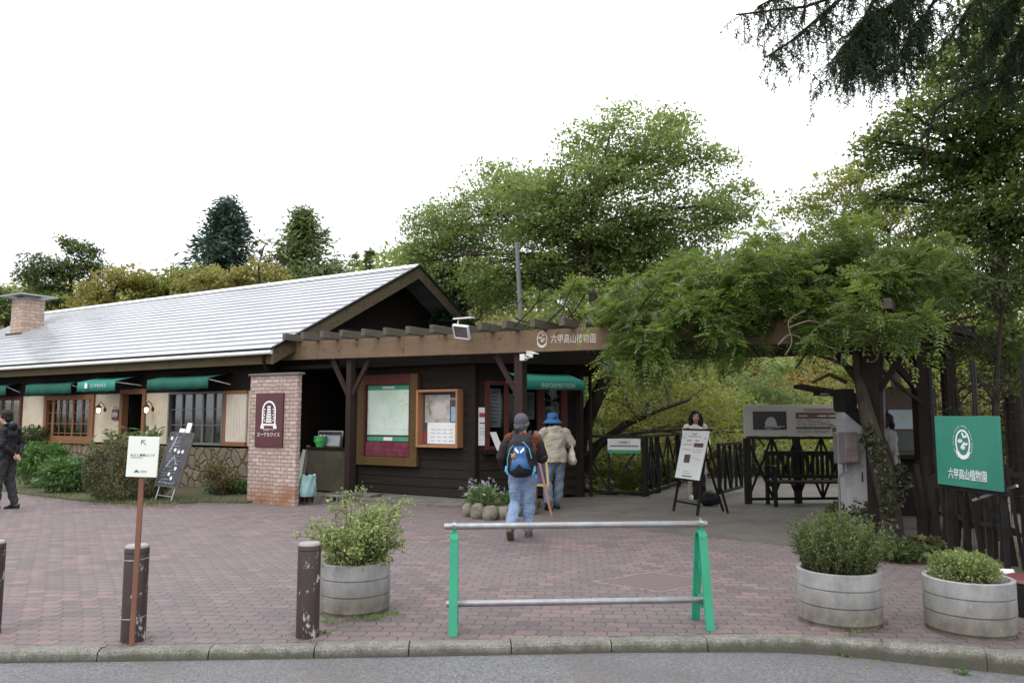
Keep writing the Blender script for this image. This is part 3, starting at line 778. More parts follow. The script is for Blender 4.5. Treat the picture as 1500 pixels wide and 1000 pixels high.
    mb.build('gable_wall', M['dark_wood'], cafe)
    mb = MB(F)
    mb.box((UG - .35, VW + 1.25, 3.30), (UG - .20, 2 * VR - VW - 1.25, 3.55))
    mb.build('tie_beam', M['dark_wood'], cafe, .006)
    # purlin ends
    for fr in (.33, .66):
        mb = MB(F); v = VE + (VR - VE) * fr; z = ZE + (ZR - ZE) * fr - .22
        mb.box((UG - .8, v - .06, z - .09), (UG - .02, v + .06, z + .06)); mb.build('purlin', M['dark_wood'], cafe)
    # front wall: upright strips between openings; the top is a dark band painting in eave shade
    u = cafe_u
    ops = []                                  # (u0, u1, z0, z1)
    L1 = (u(-42), u(33)); Wn = (u(66), u(139)); Dr = (u(177), u(214)); W2_ = (u(248), u(329)); Sh = (u(330), u(363))
    ztop, zsill = 2.10, .93
    mb = MB(F); us = [(-28.8, L1[0], 0), (L1[0], L1[1], 1), (L1[1], Wn[0], 0), (Wn[0], Wn[1], 1), (Wn[1], Dr[0], 0), (Dr[0], Dr[1], 2), (Dr[1], W2_[0], 0), (W2_[0], Sh[1], 1), (Sh[1], UG - .6, 0)]
    for a, b, k in us:
        if k == 0: mb = MB(F); mb.box((a, VW, zsill), (b, VW + .14, ztop)); mb.build('wall', M['cream'], cafe)
    mb = MB(F)
    mb.box((-28.8, VW - .012, ztop), (UG - .6, VW + .16, ZE + .02))
    mb.build('eave_shade_band', M['dark_wood'], cafe)
    for a, b in ((-28.8, Dr[0]), (Dr[1], UG - .6)):
        mb = MB(F); mb.box((a, VW - .07, 0), (b, VW + .15, zsill - .045)); mb.build('stone_base', M['rubble'], cafe)
    mb = MB(F)                                                        # dim room behind
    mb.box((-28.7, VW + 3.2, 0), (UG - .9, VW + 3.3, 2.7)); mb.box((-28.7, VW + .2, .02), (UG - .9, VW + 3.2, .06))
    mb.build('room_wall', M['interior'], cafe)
    def window(a, b, z0, z1, cols, rows, mat, name='window', curtain=False, bars=M['brown_wood'], sill=True, fw=.10):
        mb = MB(F)
        mb.box((a, VW - .05, z0), (a + fw, VW + .10, z1)); mb.box((b - fw, VW - .05, z0), (b, VW + .10, z1))
        mb.box((a + fw, VW - .05, z1 - fw), (b - fw, VW + .10, z1)); mb.box((a + fw, VW - .05, z0), (b - fw, VW + .10, z0 + fw))
        w_ = mb.build(name, mat, cafe, .006)
        mb = MB(F); ai, bi, zi, zj = a + fw, b - fw, z0 + fw, z1 - fw
        for x in cols: mb.box((ai + (bi - ai) * x[0] - x[1] / 2, VW + .0, zi), (ai + (bi - ai) * x[0] + x[1] / 2, VW + .03, zj))
        for r_ in rows: mb.box((ai, VW + .004, zi + (zj - zi) * r_ - .009), (bi, VW + .026, zi + (zj - zi) * r_ + .009))
        mb.build('glazing_bar', bars, w_)
        mb = MB(F); mb.box((ai, VW + .034, zi), (bi, VW + .038, zj)); mb.build('pane', M['glass'], w_)
        if sill:
            mb = MB(F); mb.box((a - .06, VW - .13, z0 - .045), (b + .06, VW - .002, z0 - .001)); mb.build('sill', M['brown_wood'], w_, .006)
        if curtain:
            mb = MB(F); k = 60
            vs = []; 
            for i in range(k + 1):
                x = ai + (bi - ai) * i / k; y = VW + .12 + .018 * math.sin(i * 1.7)
                vs += [(x, y, zi), (x, y, zj)]
            mb.add(vs, [(2*i, 2*i+2, 2*i+3, 2*i+1) for i in range(k)], True); mb.build('net_curtain', M['curtain'], w_)
        return w_
    window(L1[0], L1[1], zsill, ztop, [(.2, .02), (.4, .05), (.6, .02), (.8, .02)], [.33, .66], M['maroon_wood'])
    window(Wn[0], Wn[1], zsill, ztop, [(.12, .10), (.27, .016), (.42, .016), (.58, .06), (.78, .016), (.94, .06)], [.08, .345, .65, .93], M['brown_wood'], fw=.13)
    window(W2_[0], W2_[1], zsill, ztop, [(.22, .03), (.42, .02), (.62, .05), (.82, .02)], [.36, .68], M['grey_plastic'], curtain=True, fw=.05, bars=M['grey_plastic'], sill=False)
    # open shutter panel beside the big window
    mb = MB(F); a, b = Sh
    mb.box((a, VW - .06, zsill), (b, VW - .005, zsill + .09)); mb.box((a, VW - .06, ztop - .07), (b, VW - .005, ztop)); mb.box((a, VW - .06, zsill + .09), (a + .08, VW - .005, ztop - .07))
    sh = mb.build('shutter', M['brown_wood'], cafe, .005)
    mb = MB(F); x = a + .08
    while x < b - .01:
        mb.box((x, VW - .048, zsill + .09), (min(x + .082, b), VW - .02, ztop - .07)); x += .088
    mb.box((a + .08, VW - .02, zsill + .09), (b, VW - .012, ztop - .07))
    mb.build('shutter_board', M['pale_shutter'], sh)
    # door
    a, b = Dr; mb = MB(F)
    mb.box((a, VW - .05, 0), (a + .11, VW + .12, 2.2)); mb.box((b - .11, VW - .05, 0), (b, VW + .12, 2.2)); mb.box((a + .11, VW - .05, 2.08), (b - .11, VW + .12, 2.2))
    d = mb.build('door', M['brown_wood'], cafe, .006)
    mb = MB(F); mb.box((a + .12, VW + .15, .02), (a + .16, VW + .95, 2.05)); mb.build('door_leaf', M['dark_wood'], d)
    # chimney
    cpx = (W(-26.9, 13.4)); mb = MB(F)
    mb.box((-27.25, 13.1, 3.9), (-26.55, 13.8, 5.42)); ch = mb.build('chimney', M['chimney'], roof)
    mb = MB(F); mb.box((-27.55, 12.85, 5.50), (-26.25, 14.05, 5.54)); mb.box((-27.15, 13.2, 5.42), (-26.65, 13.7, 5.50)); mb.build('chimney_cap', M['steel'], ch, .004)
    mb = MB(F); mb.box((-27.34, 13.0, 3.85), (-26.46, 13.9, 4.26)); mb.build('chimney_flashing', M['black_metal'], ch)
    # awnings
    def awning(p0, p1, out, yb, yf, yv, mat, text=None, fold=0.0):
        vf = VW - out; pm = (p0 + p1) / 2; a, b = atv(p0, yf, vf).x, atv(p1, yf, vf).x
        zf = atv(pm, yf, vf).z; val = zf - atv(pm, yv, vf).z; zb = atv(pm + 8, yb, VW).z; drop = zb - zf
        root = None
        z0 = zb; vb = VW - .015; k = 24
        mb = MB(F); vs = []; vv = []
        for i in range(k + 1):
            x = a + (b - a) * i / k; s = -.02 * math.sin(math.pi * i / k)
            wv = .012 * math.sin(i * 1.1) * (1 + fold)
            vs += [(x, vb, z0), (x, (vb + vf) / 2, (z0 + zf) / 2 + s), (x, vf, zf + s * .5)]; vv += [(x, vf, zf + s * .5), (x, vf - .006 + wv * .5, zf - val * .5), (x, vf - .010 + wv, zf - val + .006 * math.sin(i * .9))]
        fs = [(3*i+j, 3*i+3+j, 3*i+4+j, 3*i+1+j) for i in range(k) for j in range(2)]
        mb.add(vs, fs, True); mb.add(vv, fs, True)
        aw = mb.build('awning', mat, cafe)
        aw.modifiers.new('cloth', 'SOLIDIFY').thickness = .004
        mb = MB(F); mb.tube([(a + .05, vf + .02, zf - .015), (b - .05, vf + .02, zf - .015)], .012, 8)
        for x in (a + .06, b - .06): mb.bar((x, vb, z0 - .25), (x, vf + .02, zf - .015), .02, .02)
        mb.build('awning_arm', M['gutter'], aw)
        return aw, a, b, vf, zf
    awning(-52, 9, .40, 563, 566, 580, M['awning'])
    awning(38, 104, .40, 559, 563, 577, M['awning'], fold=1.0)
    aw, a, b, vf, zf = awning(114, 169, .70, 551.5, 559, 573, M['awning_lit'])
    Mx = F @ basis(((a + b) / 2 + .12, vf - .028, zf - .09), (1, 0, 0), (0, 0, 1))
    lettering('エーデルワイス', .1, Mx, M['lettering_white'], aw, .001, width=.62)
    mb = MB(F); cx = (a + b) / 2 - .36                                # small dome emblem on the valance
    pr = [(cx - .055, vf - .03, zf - .145), (cx + .055, vf - .03, zf - .145)] + [(cx + .055 * math.cos(t), vf - .03, zf - .075 + .06 * math.sin(t)) for t in [math.pi * i / 8 for i in range(9)]]
    mb.prism(pr, (0, .004, 0)); mb.build('emblem', M['lettering_white'], aw)
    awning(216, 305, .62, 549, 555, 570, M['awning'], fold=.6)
build_cafe()

# wall lanterns (lit)
def lantern(px, label):
    p = atv(px, 580, VW); Mx = F @ Matrix.Translation((p.x, VW, 1.72))
    t = thing('wall_lantern', label, 'wall lamp', F @ Vector((p.x, VW, 1.55)), 0, 'lit lanterns beside the cafe door')
    mb = MB(Mx); mb.lathe([(.0, 0), (.055, .0), (.055, .012), (.02, .02)], (0, 0, 0), 12, Mx @ Matrix.Rotation(R(90), 4, 'X'))
    mb.tube([(0, -.01, .02), (0, -.05, .14), (0, -.12, .19), (0, -.17, .14), (0, -.17, .09)], .010, 8)
    mb.build('bracket', M['black_metal'], t)
    mb = MB(Mx); mb.lathe([(.012, .12), (.03, .10), (.075, .055), (.078, .045), (.02, .045)], (0, -.17, 0), 14)
    mb.lathe([(.05, -.10), (.058, -.09), (.03, -.085)], (0, -.17, 0), 12)
    for k in range(4):
        th = math.pi / 4 + k * math.pi / 2
        mb.tube([(.052 * math.cos(th), -.17 + .052 * math.sin(th), -.09), (.06 * math.cos(th), -.17 + .06 * math.sin(th), .046)], .004, 5)
    mb.build('lamp_cage', M['black_metal'], t)
    mb = MB(Mx); mb.lathe([(.015, -.084), (.036, -.06), (.042, -.01), (.03, .04)], (0, -.17, 0), 12)
    mb.build('lamp_glass', M['lamp_glow'], t)
lantern(155, 'lit black lantern on the cream wall between the barred window and the open door')
lantern(225, 'lit black lantern on the cream wall between the open door and the curtained window')
def open_sign():
    p = atv(169, 607, VW - .03); t = thing('open_sign', 'small maroon hanging plate reading OPEN beside the cafe door', 'sign', F @ Vector((p.x, VW - .03, p.z - .14)))
    mb = MB(F); mb.box((p.x - .13, VW - .045, p.z - .13), (p.x + .13, VW - .03, p.z + .13)); mb.build('plate', M['maroon'], t, .003)
    mb = MB(F); mb.tube([(p.x - .05, VW - .037, p.z + .13), (p.x - .06, VW - .037, p.z + .19), (p.x + .06, VW - .037, p.z + .19), (p.x + .05, VW - .037, p.z + .13)], .006, 6); mb.build('hanger', M['dark_wood'], t)
    lettering('OPEN', .1, F @ basis((p.x, VW - .047, p.z), (1, 0, 0), (0, 0, 1)), M['lettering_white'], t, .001, width=.20, height=.11)
open_sign()
# ---------------------------------------------------------------- brick pillar with its sign
VP = 9.72
def brick_pillar():
    a, b = atv(361.5, 735, VP).x, atv(432, 740, VP).x
    t = thing('brick_pillar', 'pale pink brick pillar with rust stains at its foot, beside the stone wall', 'pillar', F @ Vector(((a + b) / 2, VP, 0)))
    mb = MB(F); mb.box((a, VP, 0), (b, VP + .085, 2.295)); mb.build('shaft', M['brick'], t)
    mb = MB(F); mb.box((a - .03, VP - .035, 2.295), (b + .04, VP + .12, 2.335)); mb.build('coping', M['slab'], t, .006)
    # maroon signboard
    v = VP - .012; p0 = atv(374, 654, v); p1 = atv(416.5, 575, v); s = thing('maroon_signboard', 'maroon signboard with a white arched emblem on the brick pillar', 'sign', F @ Vector(((p0.x + p1.x) / 2, v, p0.z)))
    mb = MB(F); mb.box((p0.x, v - .022, p0.z), (p1.x, v + .011, p1.z)); mb.build('board', M['maroon'], s, .004)
    cx = (p0.x + p1.x) / 2; w_ = p1.x - p0.x; h = p1.z - p0.z; vf = v - .025
    lettering('エーデルワイス', .1, F @ basis((cx, vf, p0.z + h * .235), (1, 0, 0), (0, 0, 1)), M['lettering_white'], s, .001, width=w_ * .82)
    lettering('山小屋カフェ', .1, F @ basis((cx, vf, p0.z + h * .325), (1, 0, 0), (0, 0, 1)), M['lettering_white'], s, .001, width=w_ * .36)
    ez = p0.z + h * .60                                               # arched emblem: ring, beehive-like stack, ribbon
    def arch(r, zb, zt, k=14): return [(-r, zb), (r, zb)] + [(r * math.cos(q), zt + r * math.sin(q)) for q in [math.pi * i / k for i in range(k + 1)]]
    def flat(mb, pts, dv): mb.prism([(cx + x * w_, vf - dv, ez + y * w_) for x, y in pts], (0, .0025, 0))
    mb = MB(F)
    o_, i_ = arch(.25, -.28, .10), arch(.205, -.24, .10); n = len(o_)
    for i in range(n): j = (i + 1) % n; flat(mb, [o_[i], o_[j], i_[j], i_[i]], .0)
    for k in range(7):
        y = -.20 + k * .062; r = .105 - .008 * k
        flat(mb, [(-r, y), (r, y), (r * .95, y + .044), (-r * .95, y + .044)], .0)
    for sg in (-1, 1):
        for k in range(5):
            q = .16 + .02 * (k % 2); y = -.17 + k * .07
            flat(mb, [(sg * (q - .025), y), (sg * (q + .02), y + .012), (sg * (q + .01), y + .05), (sg * (q - .02), y + .03)], .0)
    flat(mb, [(-.30, -.33), (-.22, -.27), (.22, -.27), (.30, -.33), (.26, -.23), (-.26, -.23)][::-1], .002)
    flat(mb, [(-.30, -.35), (-.18, -.36), (-.16, -.29), (-.27, -.27)], .0); flat(mb, [(.30, -.35), (.27, -.27), (.16, -.29), (.18, -.36)], .0)
    mb.build('emblem', M['lettering_white'], s)
brick_pillar()

# ---------------------------------------------------------------- pergola
VB = 11.15
perg = thing('pergola', 'long timber pergola with brown lettered beam and grey rafters over the entrance', 'pergola', W(-6.5, 11.3, 0))
ZBL, ZBR = 2.71, 2.545           # beam underside sinks a little toward the far post
UBL, UBR = -12.3, -.72
def zb(u): return ZBL + (ZBR - ZBL) * (u - UBL) / (UBR - UBL)
def pergola():
    mb = MB(F); hb = .365; segs = [UBL, -9.05, -4.4, UBR]
    for a, b in zip(segs, segs[1:]):
        mb.prism([(a, VB, zb(a)), (b - .004, VB, zb(b)), (b - .004, VB, zb(b) + hb), (a, VB, zb(a) + hb)], (0, .075, 0))
    beam = mb.build('beam', M['beam_wood'], perg, .006)
    mb = MB(F)
    mb.prism([(UBL, 13.6, zb(UBL)), (UBR, 13.6, zb(UBR)), (UBR, 13.6, zb(UBR) + .3), (UBL, 13.6, zb(UBL) + .3)], (0, .1, 0))
    mb.build('rear_beam', M['dark_wood'], perg)
    u_ = atv(414, 489, VB - .42).x + .06; i = 0
    while u_ < UBR - .05:
        z = zb(u_) + hb + .001; j = rnd.uniform(-.035, .035)
        mb = MB(F); mb.box((u_ - .045, VB - .42 + j, z), (u_ + .045, 13.85, z + .135)); mb.build('rafter', M['rafter_wood'], perg, .005)
        u_ += .515 + rnd.uniform(-.02, .02); i += 1
    # posts
    def post(px, v, w_, ztop, brace, mat=M['post_wood']):
        u_ = atv(px, 620, v).x
        mb = MB(F); mb.box((u_ - w_ / 2, v, 0), (u_ + w_ / 2, v + w_, ztop)); p = mb.build('post', mat, perg, .008)
        for s in brace:
            mb = MB(F); mb.bar((u_ + s * .05, v + w_ / 2, ztop - .72), (u_ + s * .52, v + w_ / 2, ztop + .02), .075, .065, (0, 1, 0)); mb.build('brace', mat, p)
        return u_
    post(509, VB + .085, .125, zb(-10.9) , (-1, 1))
    post(759, VB + .085, .165, zb(-6.6), (-1,))
    post(1278, VB + .085, .20, zb(-1.3), (-1, 1), M['dark_wood_v'])
    for u_, v in ((-1.4, 13.62),):
        mb = MB(F); mb.box((u_ - .07, v - .02, 0), (u_ + .07, v + .12, 2.62)); mb.build('post', M['dark_wood_v'], perg)
    # worn white name and round badge on the beam
    vf = VB - .003
    p0 = atv(807, 496, vf); p1 = atv(873, 495, vf)
    lettering('六甲高山植物園', .2, F @ basis(((p0.x + p1.x) / 2, vf, (p0.z + p1.z) / 2), (1, 0, (p1.z - p0.z) / (p1.x - p0.x)), (0, 0, 1)), M['lettering_worn'], beam, .0015, width=p1.x - p0.x, height=.15)
    c = atv(794, 496, vf); badge(beam, F, (c.x, vf, c.z), .135, M['lettering_worn'])

def ringpts(c, rx, rz, t0, t1, k):
    return [(c[0] + rx * math.cos(t), c[1], c[2] + rz * math.sin(t)) for t in [t0 + (t1 - t0) * i / k for i in range(k + 1)]]
def badge(parent, Fm, c, r, mat, text_ring=False):
    """round plant badge: oval ring open at the foot, leaves and buds inside, a swoosh below"""
    mb = MB(Fm)
    def band(rx0, rz0, rx1, rz1, t0, t1, k=28, dz=0.0):
        a = ringpts(c, rx0, rz0, t0, t1, k); b = ringpts(c, rx1, rz1, t0, t1, k)
        for i in range(k):
            q = [a[i], a[i+1], b[i+1], b[i]]
            mb.prism([(x, y, z + dz) for x, y, z in q], (0, .002, 0))
    band(.72*r, .92*r, .60*r, .80*r, R(-40), R(220))
    band(.80*r, 1.0*r, .56*r, .72*r, R(205), R(330), 16, -.10*r)
    def leafq(x, z, l, a, wd=.35):
        dx, dz = math.cos(a) * l, math.sin(a) * l; nx, nz = -math.sin(a) * l * wd, math.cos(a) * l * wd
        mb.prism([(c[0]+x*r, c[1], c[2]+z*r), (c[0]+x*r+dx*.5+nx, c[1], c[2]+z*r+dz*.5+nz), (c[0]+x*r+dx, c[1], c[2]+z*r+dz), (c[0]+x*r+dx*.5-nx, c[1], c[2]+z*r+dz*.5-nz)][::-1], (0, .002, 0))
    for x, z, l, a in ((-.25, .0, .34, 2.3), (-.25, .0, .34, .9), (-.25, .02, .3, 1.57), (.22, .35, .3, 2.4), (.22, .35, .3, .8), (.25, -.15, .3, 2.2), (.25, -.15, .3, .7), (0, -.5, .5, 1.57), (0, -.4, .3, 2.5), (0, -.4, .3, .6), (.05, .5, .25, 1.9)):
        leafq(x, z, l * r, a)
    b = mb.build('emblem', mat, parent)
    if text_ring:
        mb = MB(Fm); k = 46                                           # ring of tiny unreadable letters
        for i in range(k):
            t = R(-60) + R(300) * i / (k - 1)
            if i % 7 == 3: continue
            x, z = .92 * r * math.cos(t), 1.16 * r * math.sin(t)
            mb.cbox((c[0] + x, c[1], c[2] + z), (.035 * r, .002, .07 * r))
        mb.build('letter_ring', mat, parent)
pergola()

def floodlight():
    p = atv(676, 486, VB - .45)
    t = thing('floodlight', 'white framed floodlight hanging tilted from the rafters above the beam', 'floodlight', F @ p)
    Mx = F @ Matrix.Translation(p) @ Matrix.Rotation(R(32), 4, 'X') @ Matrix.Rotation(R(10), 4, 'Y')
    mb = MB(Mx); w_, h = .15, .125
    for a in ((-w_, -.03, -h, -w_ + .02, .03, h), (w_ - .02, -.03, -h, w_, .03, h), (-w_ + .02, -.03, h - .018, w_ - .02, .03, h), (-w_ + .02, -.03, -h, w_ - .02, .03, -h + .018)):
        mb.box(a[:3], a[3:])
    mb.box((-w_ + .02, .012, -h + .018), (w_ - .02, .06, h - .018)); mb.build('housing', M['white_paint'], t, .004)
    mb = MB(Mx); mb.box((-w_ + .022, -.012, -h + .02), (w_ - .022, .010, h - .02)); mb.build('lens', M['lens'], t)
    mb = MB(F); mb.tube([p + Vector((-.10, .03, .13)), p + Vector((-.10, .05, .24))], .012, 8); mb.box((p.x - .17, p.y - .02, p.z + .225), (p.x + .22, p.y + .06, p.z + .245))
    mb.build('bracket', M['gutter'], t)
floodlight()
def security_camera():
    p = atv(766, 520, VB - .02)
    t = thing('security_camera', 'small white security camera under the beam at the top of the post', 'camera', F @ p)
    mb = MB(F); mb.box((p.x - .065, p.y - .0, p.z - .09), (p.x + .03, p.y + .09, p.z + .02)); mb.build('junction_box', M['gutter'], t, .004)
    Mx = F @ Matrix.Translation(p + Vector((.22, -.08, -.01))) @ Matrix.Rotation(R(-30), 4, 'Z') @ Matrix.Rotation(R(14), 4, 'Y')
    mb = MB(Mx); mb.box((-.12, -.045, -.035), (.10, .045, .035)); mb.box((-.12, -.055, .037), (.14, .055, .045)); mb.build('camera_body', M['white_paint'], t, .006)
    mb = MB(Mx); mb.box((.10, -.04, -.03), (.125, .04, .03)); mb.build('lens', M['black_metal'], t)
    mb = MB(F); mb.tube([p + Vector((.02, .03, -.03)), p + Vector((.1, -.03, -.06)), p + Vector((.19, -.07, -.05))], .012, 6); mb.build('arm', M['gutter'], t)
security_camera()

# ---------------------------------------------------------------- information booth
booth = thing('information_booth', 'dark timber information booth with horizontal boards and angled window wall', 'booth', W(-9, 13, 0))
BA, BB, BC = Vector((-10.86, 11.9, 0)), Vector((-7.97, 11.9, 0)), Vector((-6.65, 13.62, 0))
BD, BE = Vector((-8.5, 16.8, 0)), Vector((-10.86, 16.8, 0))
def board_wall(mb, a, b, z0, z1, hb=.17, t=.02, outn=None):
    d = (b - a).normalized(); n = outn or Vector((d.y, -d.x, 0)); z = z0
    while z < z1 - .01:
        zt = min(z + hb, z1)
        p = [a + n * t + Vector((0, 0, z)), b + n * t + Vector((0, 0, z)), b + n * .003 + Vector((0, 0, zt)), a + n * .003 + Vector((0, 0, zt)), a + Vector((0, 0, z)), b + Vector((0, 0, z))]
        mb.add(p, [(0, 1, 2, 3), (4, 5, 1, 0)]); z = zt
def build_booth():
    zt = 2.55
    mb = MB(F); board_wall(mb, BA, BB, .06, zt)
    mb.build('front_wall', M['siding'], booth)
    # angled wall under and over the windows
    d = (BC - BB).normalized(); n = Vector((d.y, -d.x, 0)); L = (BC - BB).length
    mb = MB(F); board_wall(mb, BB, BC, .06, .92); board_wall(mb, BB, BC, 2.22, zt)
    board_wall(mb, BB, BB + d * .20, .92, 2.22); mb.build('window_wall', M['siding'], booth)
    mb = MB(F)
    for a, b in ((BC, BD), (BD, BE), (BE, BA)): board_wall(mb, a, b, .06, zt)
    mb.build('rear_wall', M['siding'], booth)
    for p, s in ((BA, .07), (BB, .07), (BC, .07)):
        mb = MB(F); mb.box((p.x - s, p.y - s, .0), (p.x + s, p.y + s, zt)); mb.build('corner_post', M['dark_wood_v'], booth, .005)
    # flat roof edge
    c = Vector((-8.9, 14.3, 0)); o = [BA + Vector((-.25, -.28, 0)), BB + Vector((.10, -.28, 0)), BC + Vector((.75, -.02, 0)), BD + Vector((.5, .3, 0)), BE + Vector((-.25, .3, 0))]
    mb = MB(F); mb.prism([p + Vector((0, 0, 2.52)) for p in o], (0, 0, .30)); mb.build('roof', M['dark_wood'], booth, .01)
    # inside
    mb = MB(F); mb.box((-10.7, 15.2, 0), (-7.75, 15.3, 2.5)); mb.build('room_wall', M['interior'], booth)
    # window bays
    def P(s, z, o_=0.0): return BB + d * s + n * o_ + Vector((0, 0, z))
    def bar(s0, z0, s1, z1, dp0, dp1, mb):
        mb.prism([P(s0, z0, dp1), P(s1, z0, dp1), P(s1, z1, dp1), P(s0, z1, dp1)], n * (dp0 - dp1))
    z0, z1 = .93, 2.22
    mb = MB(F)
    for a, b in ((.20, .30), (.60, .68), (.93, 1.0), (1.28, 1.42), (1.78, 1.90)): bar(a, z0, b, z1, -.06, .035, mb)
    bar(.30, z1 - .08, .60, z1, -.06, .03, mb); bar(.68, z1 - .08, 1.78, z1, -.06, .03, mb); bar(.30, z0, .60, z0 + .07, -.06, .03, mb); bar(.68, z0, 1.78, z0 + .07, -.06, .03, mb)
    wf = mb.build('window', M['maroon_wood'], booth, .004)
    mb = MB(F)
    for a, b in ((.30, .60), (.68, .93), (1.0, 1.28), (1.42, 1.78)): bar(a, z0 + .07, b, z1 - .08, -.03, -.026, mb)
    mb.build('pane', M['glass'], wf)
    mb = MB(F); bar(1.90, .06, L - .07, zt, -.02, .01, mb); mb.build('side_board', M['dark_wood'], booth)
    mb = MB(F); bar(.15, .86, 1.95, .92, -.3, .16, mb); mb.build('counter', M['dark_wood'], booth, .006)
    # sheets standing behind the glass
    for a, b, q0, q1, o_, m in ((.33, .57, 1.35, 2.08, -.10, 'paper_grey'), (1.03, 1.26, 1.50, 2.02, -.10, 'paper_grey'), (1.5, 1.70, 1.30, 1.75, -.2, 'paper_grey')):
        mb = MB(F); bar(a, q0, b, q1, o_ - .006, o_, mb); pp = mb.build('notice_sheet', M[m], wf)
        mb = MB(F)
        for k in range(9):
            zz = q1 - .09 - k * (q1 - q0 - .12) / 9
            bar(a + .03, zz, a + .03 + (b - a - .06) * rnd.uniform(.55, 1), zz + .018, o_ + .001, o_ + .003, mb)
        mb.build('print', M['ink_dark'], pp)
    # leaflets on the counter
    for s, h, tl in ((.42, .34, .12), (1.06, .36, -.15), (1.2, .40, -.2), (1.32, .3, -.1)):
        mb = MB(F); mb.prism([P(s, .925, .10), P(s + .13, .925, .10), P(s + .13 - tl, .925 + h, .02), P(s - tl, .925 + h, .02)], n * -.012)
        tag(mb.build('leaflet_stand', M['paper' if s < 1 else 'paper_grey'], None), {.42: 'narrow white leaflet standing on the booth counter by the paper notice', 1.06: 'grey leaflet board on the booth counter just beside the peeling post', 1.2: 'tallest grey leaflet board on the booth counter', 1.32: 'lowest leaflet board on the booth counter by the blue hat'}[s], 'leaflet', 'leaflets on the booth counter')
    # awning with lettering
    zb_, out, drop, val = 2.42, 1.0, .24, .15; s0, s1 = .58, 1.80; k = 20
    mb = MB(F); vs = []; vv = []
    for i in range(k + 1):
        s = s0 + (s1 - s0) * i / k; sg = -.02 * math.sin(math.pi * i / k); wv = .008 * math.sin(i * 1.3)
        vs += [P(s, zb_, .02), P(s, zb_ - drop / 2 + sg, out / 2), P(s, zb_ - drop + sg * .3, out)]; vv += [P(s, zb_ - drop + sg * .3, out), P(s, zb_ - drop - val * .5, out + .006 + wv * .5), P(s, zb_ - drop - val, out + .01 + wv)]
    fs = [(3*i+j, 3*i+3+j, 3*i+4+j, 3*i+1+j) for i in range(k) for j in range(2)]
    mb.add(vs, fs, True); mb.add(vv, fs, True)
    for s in (s0, s1): mb.add([P(s, zb_ - drop * .6, out * .6), P(s, zb_ - drop, out), P(s, zb_ - drop - val, out)], [(0, 1, 2)])
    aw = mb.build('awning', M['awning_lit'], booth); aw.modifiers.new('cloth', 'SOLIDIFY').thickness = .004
    mb = MB(F); mb.tube([P(s0 + .03, zb_ - drop - .012, out - .03), P(s1 - .03, zb_ - drop - .012, out - .03)], .012, 8)
    for s in (s0 + .05, s1 - .05): mb.bar(P(s, 2.2, .02), P(s, zb_ - drop - .01, out - .03), .02, .02)
    mb.build('awning_arm', M['gutter'], aw)
    lettering('INFORMATION', .1, F @ basis(P((s0 + s1) / 2 + .06, zb_ - drop - val / 2, out + .026), d, (0, 0, 1)), M['lettering_pale'], aw, .001, width=.66, height=.085)
    # upright rail of the neighbouring screen at the booth's corner
    mb = MB(F); mb.tube([P(L + .22, 0, .05), P(L + .22, 2.5, .05)], .035, 8); mb.build('roof_post', M['dark_wood_v'], booth)
    # paper notice beside the window
    p = BB + d * .04; t = thing('paper_notice', 'white paper notice with red heading on the booth corner beside the windows', 'notice', F @ P(.1, 1.05, .03))
    mb = MB(F); bar(.075, 1.02, .255, 1.72, .026, .030, mb); mb.build('sheet', M['paper'], t)
    mb = MB(F); bar(.09, 1.54, .24, 1.62, .031, .033, mb); mb.build('heading', M['ink_red'], t)
    mb = MB(F)
    for zz, ww in ((1.42, .09), (1.33, .06), (1.27, .1), (1.22, .1), (1.12, .02)): bar(.10, zz, .10 + ww * 1.3, zz + (.022 if zz > 1.4 else .008), .031, .033, mb)
    mb.build('print', M['ink_dark'], t)
build_booth()

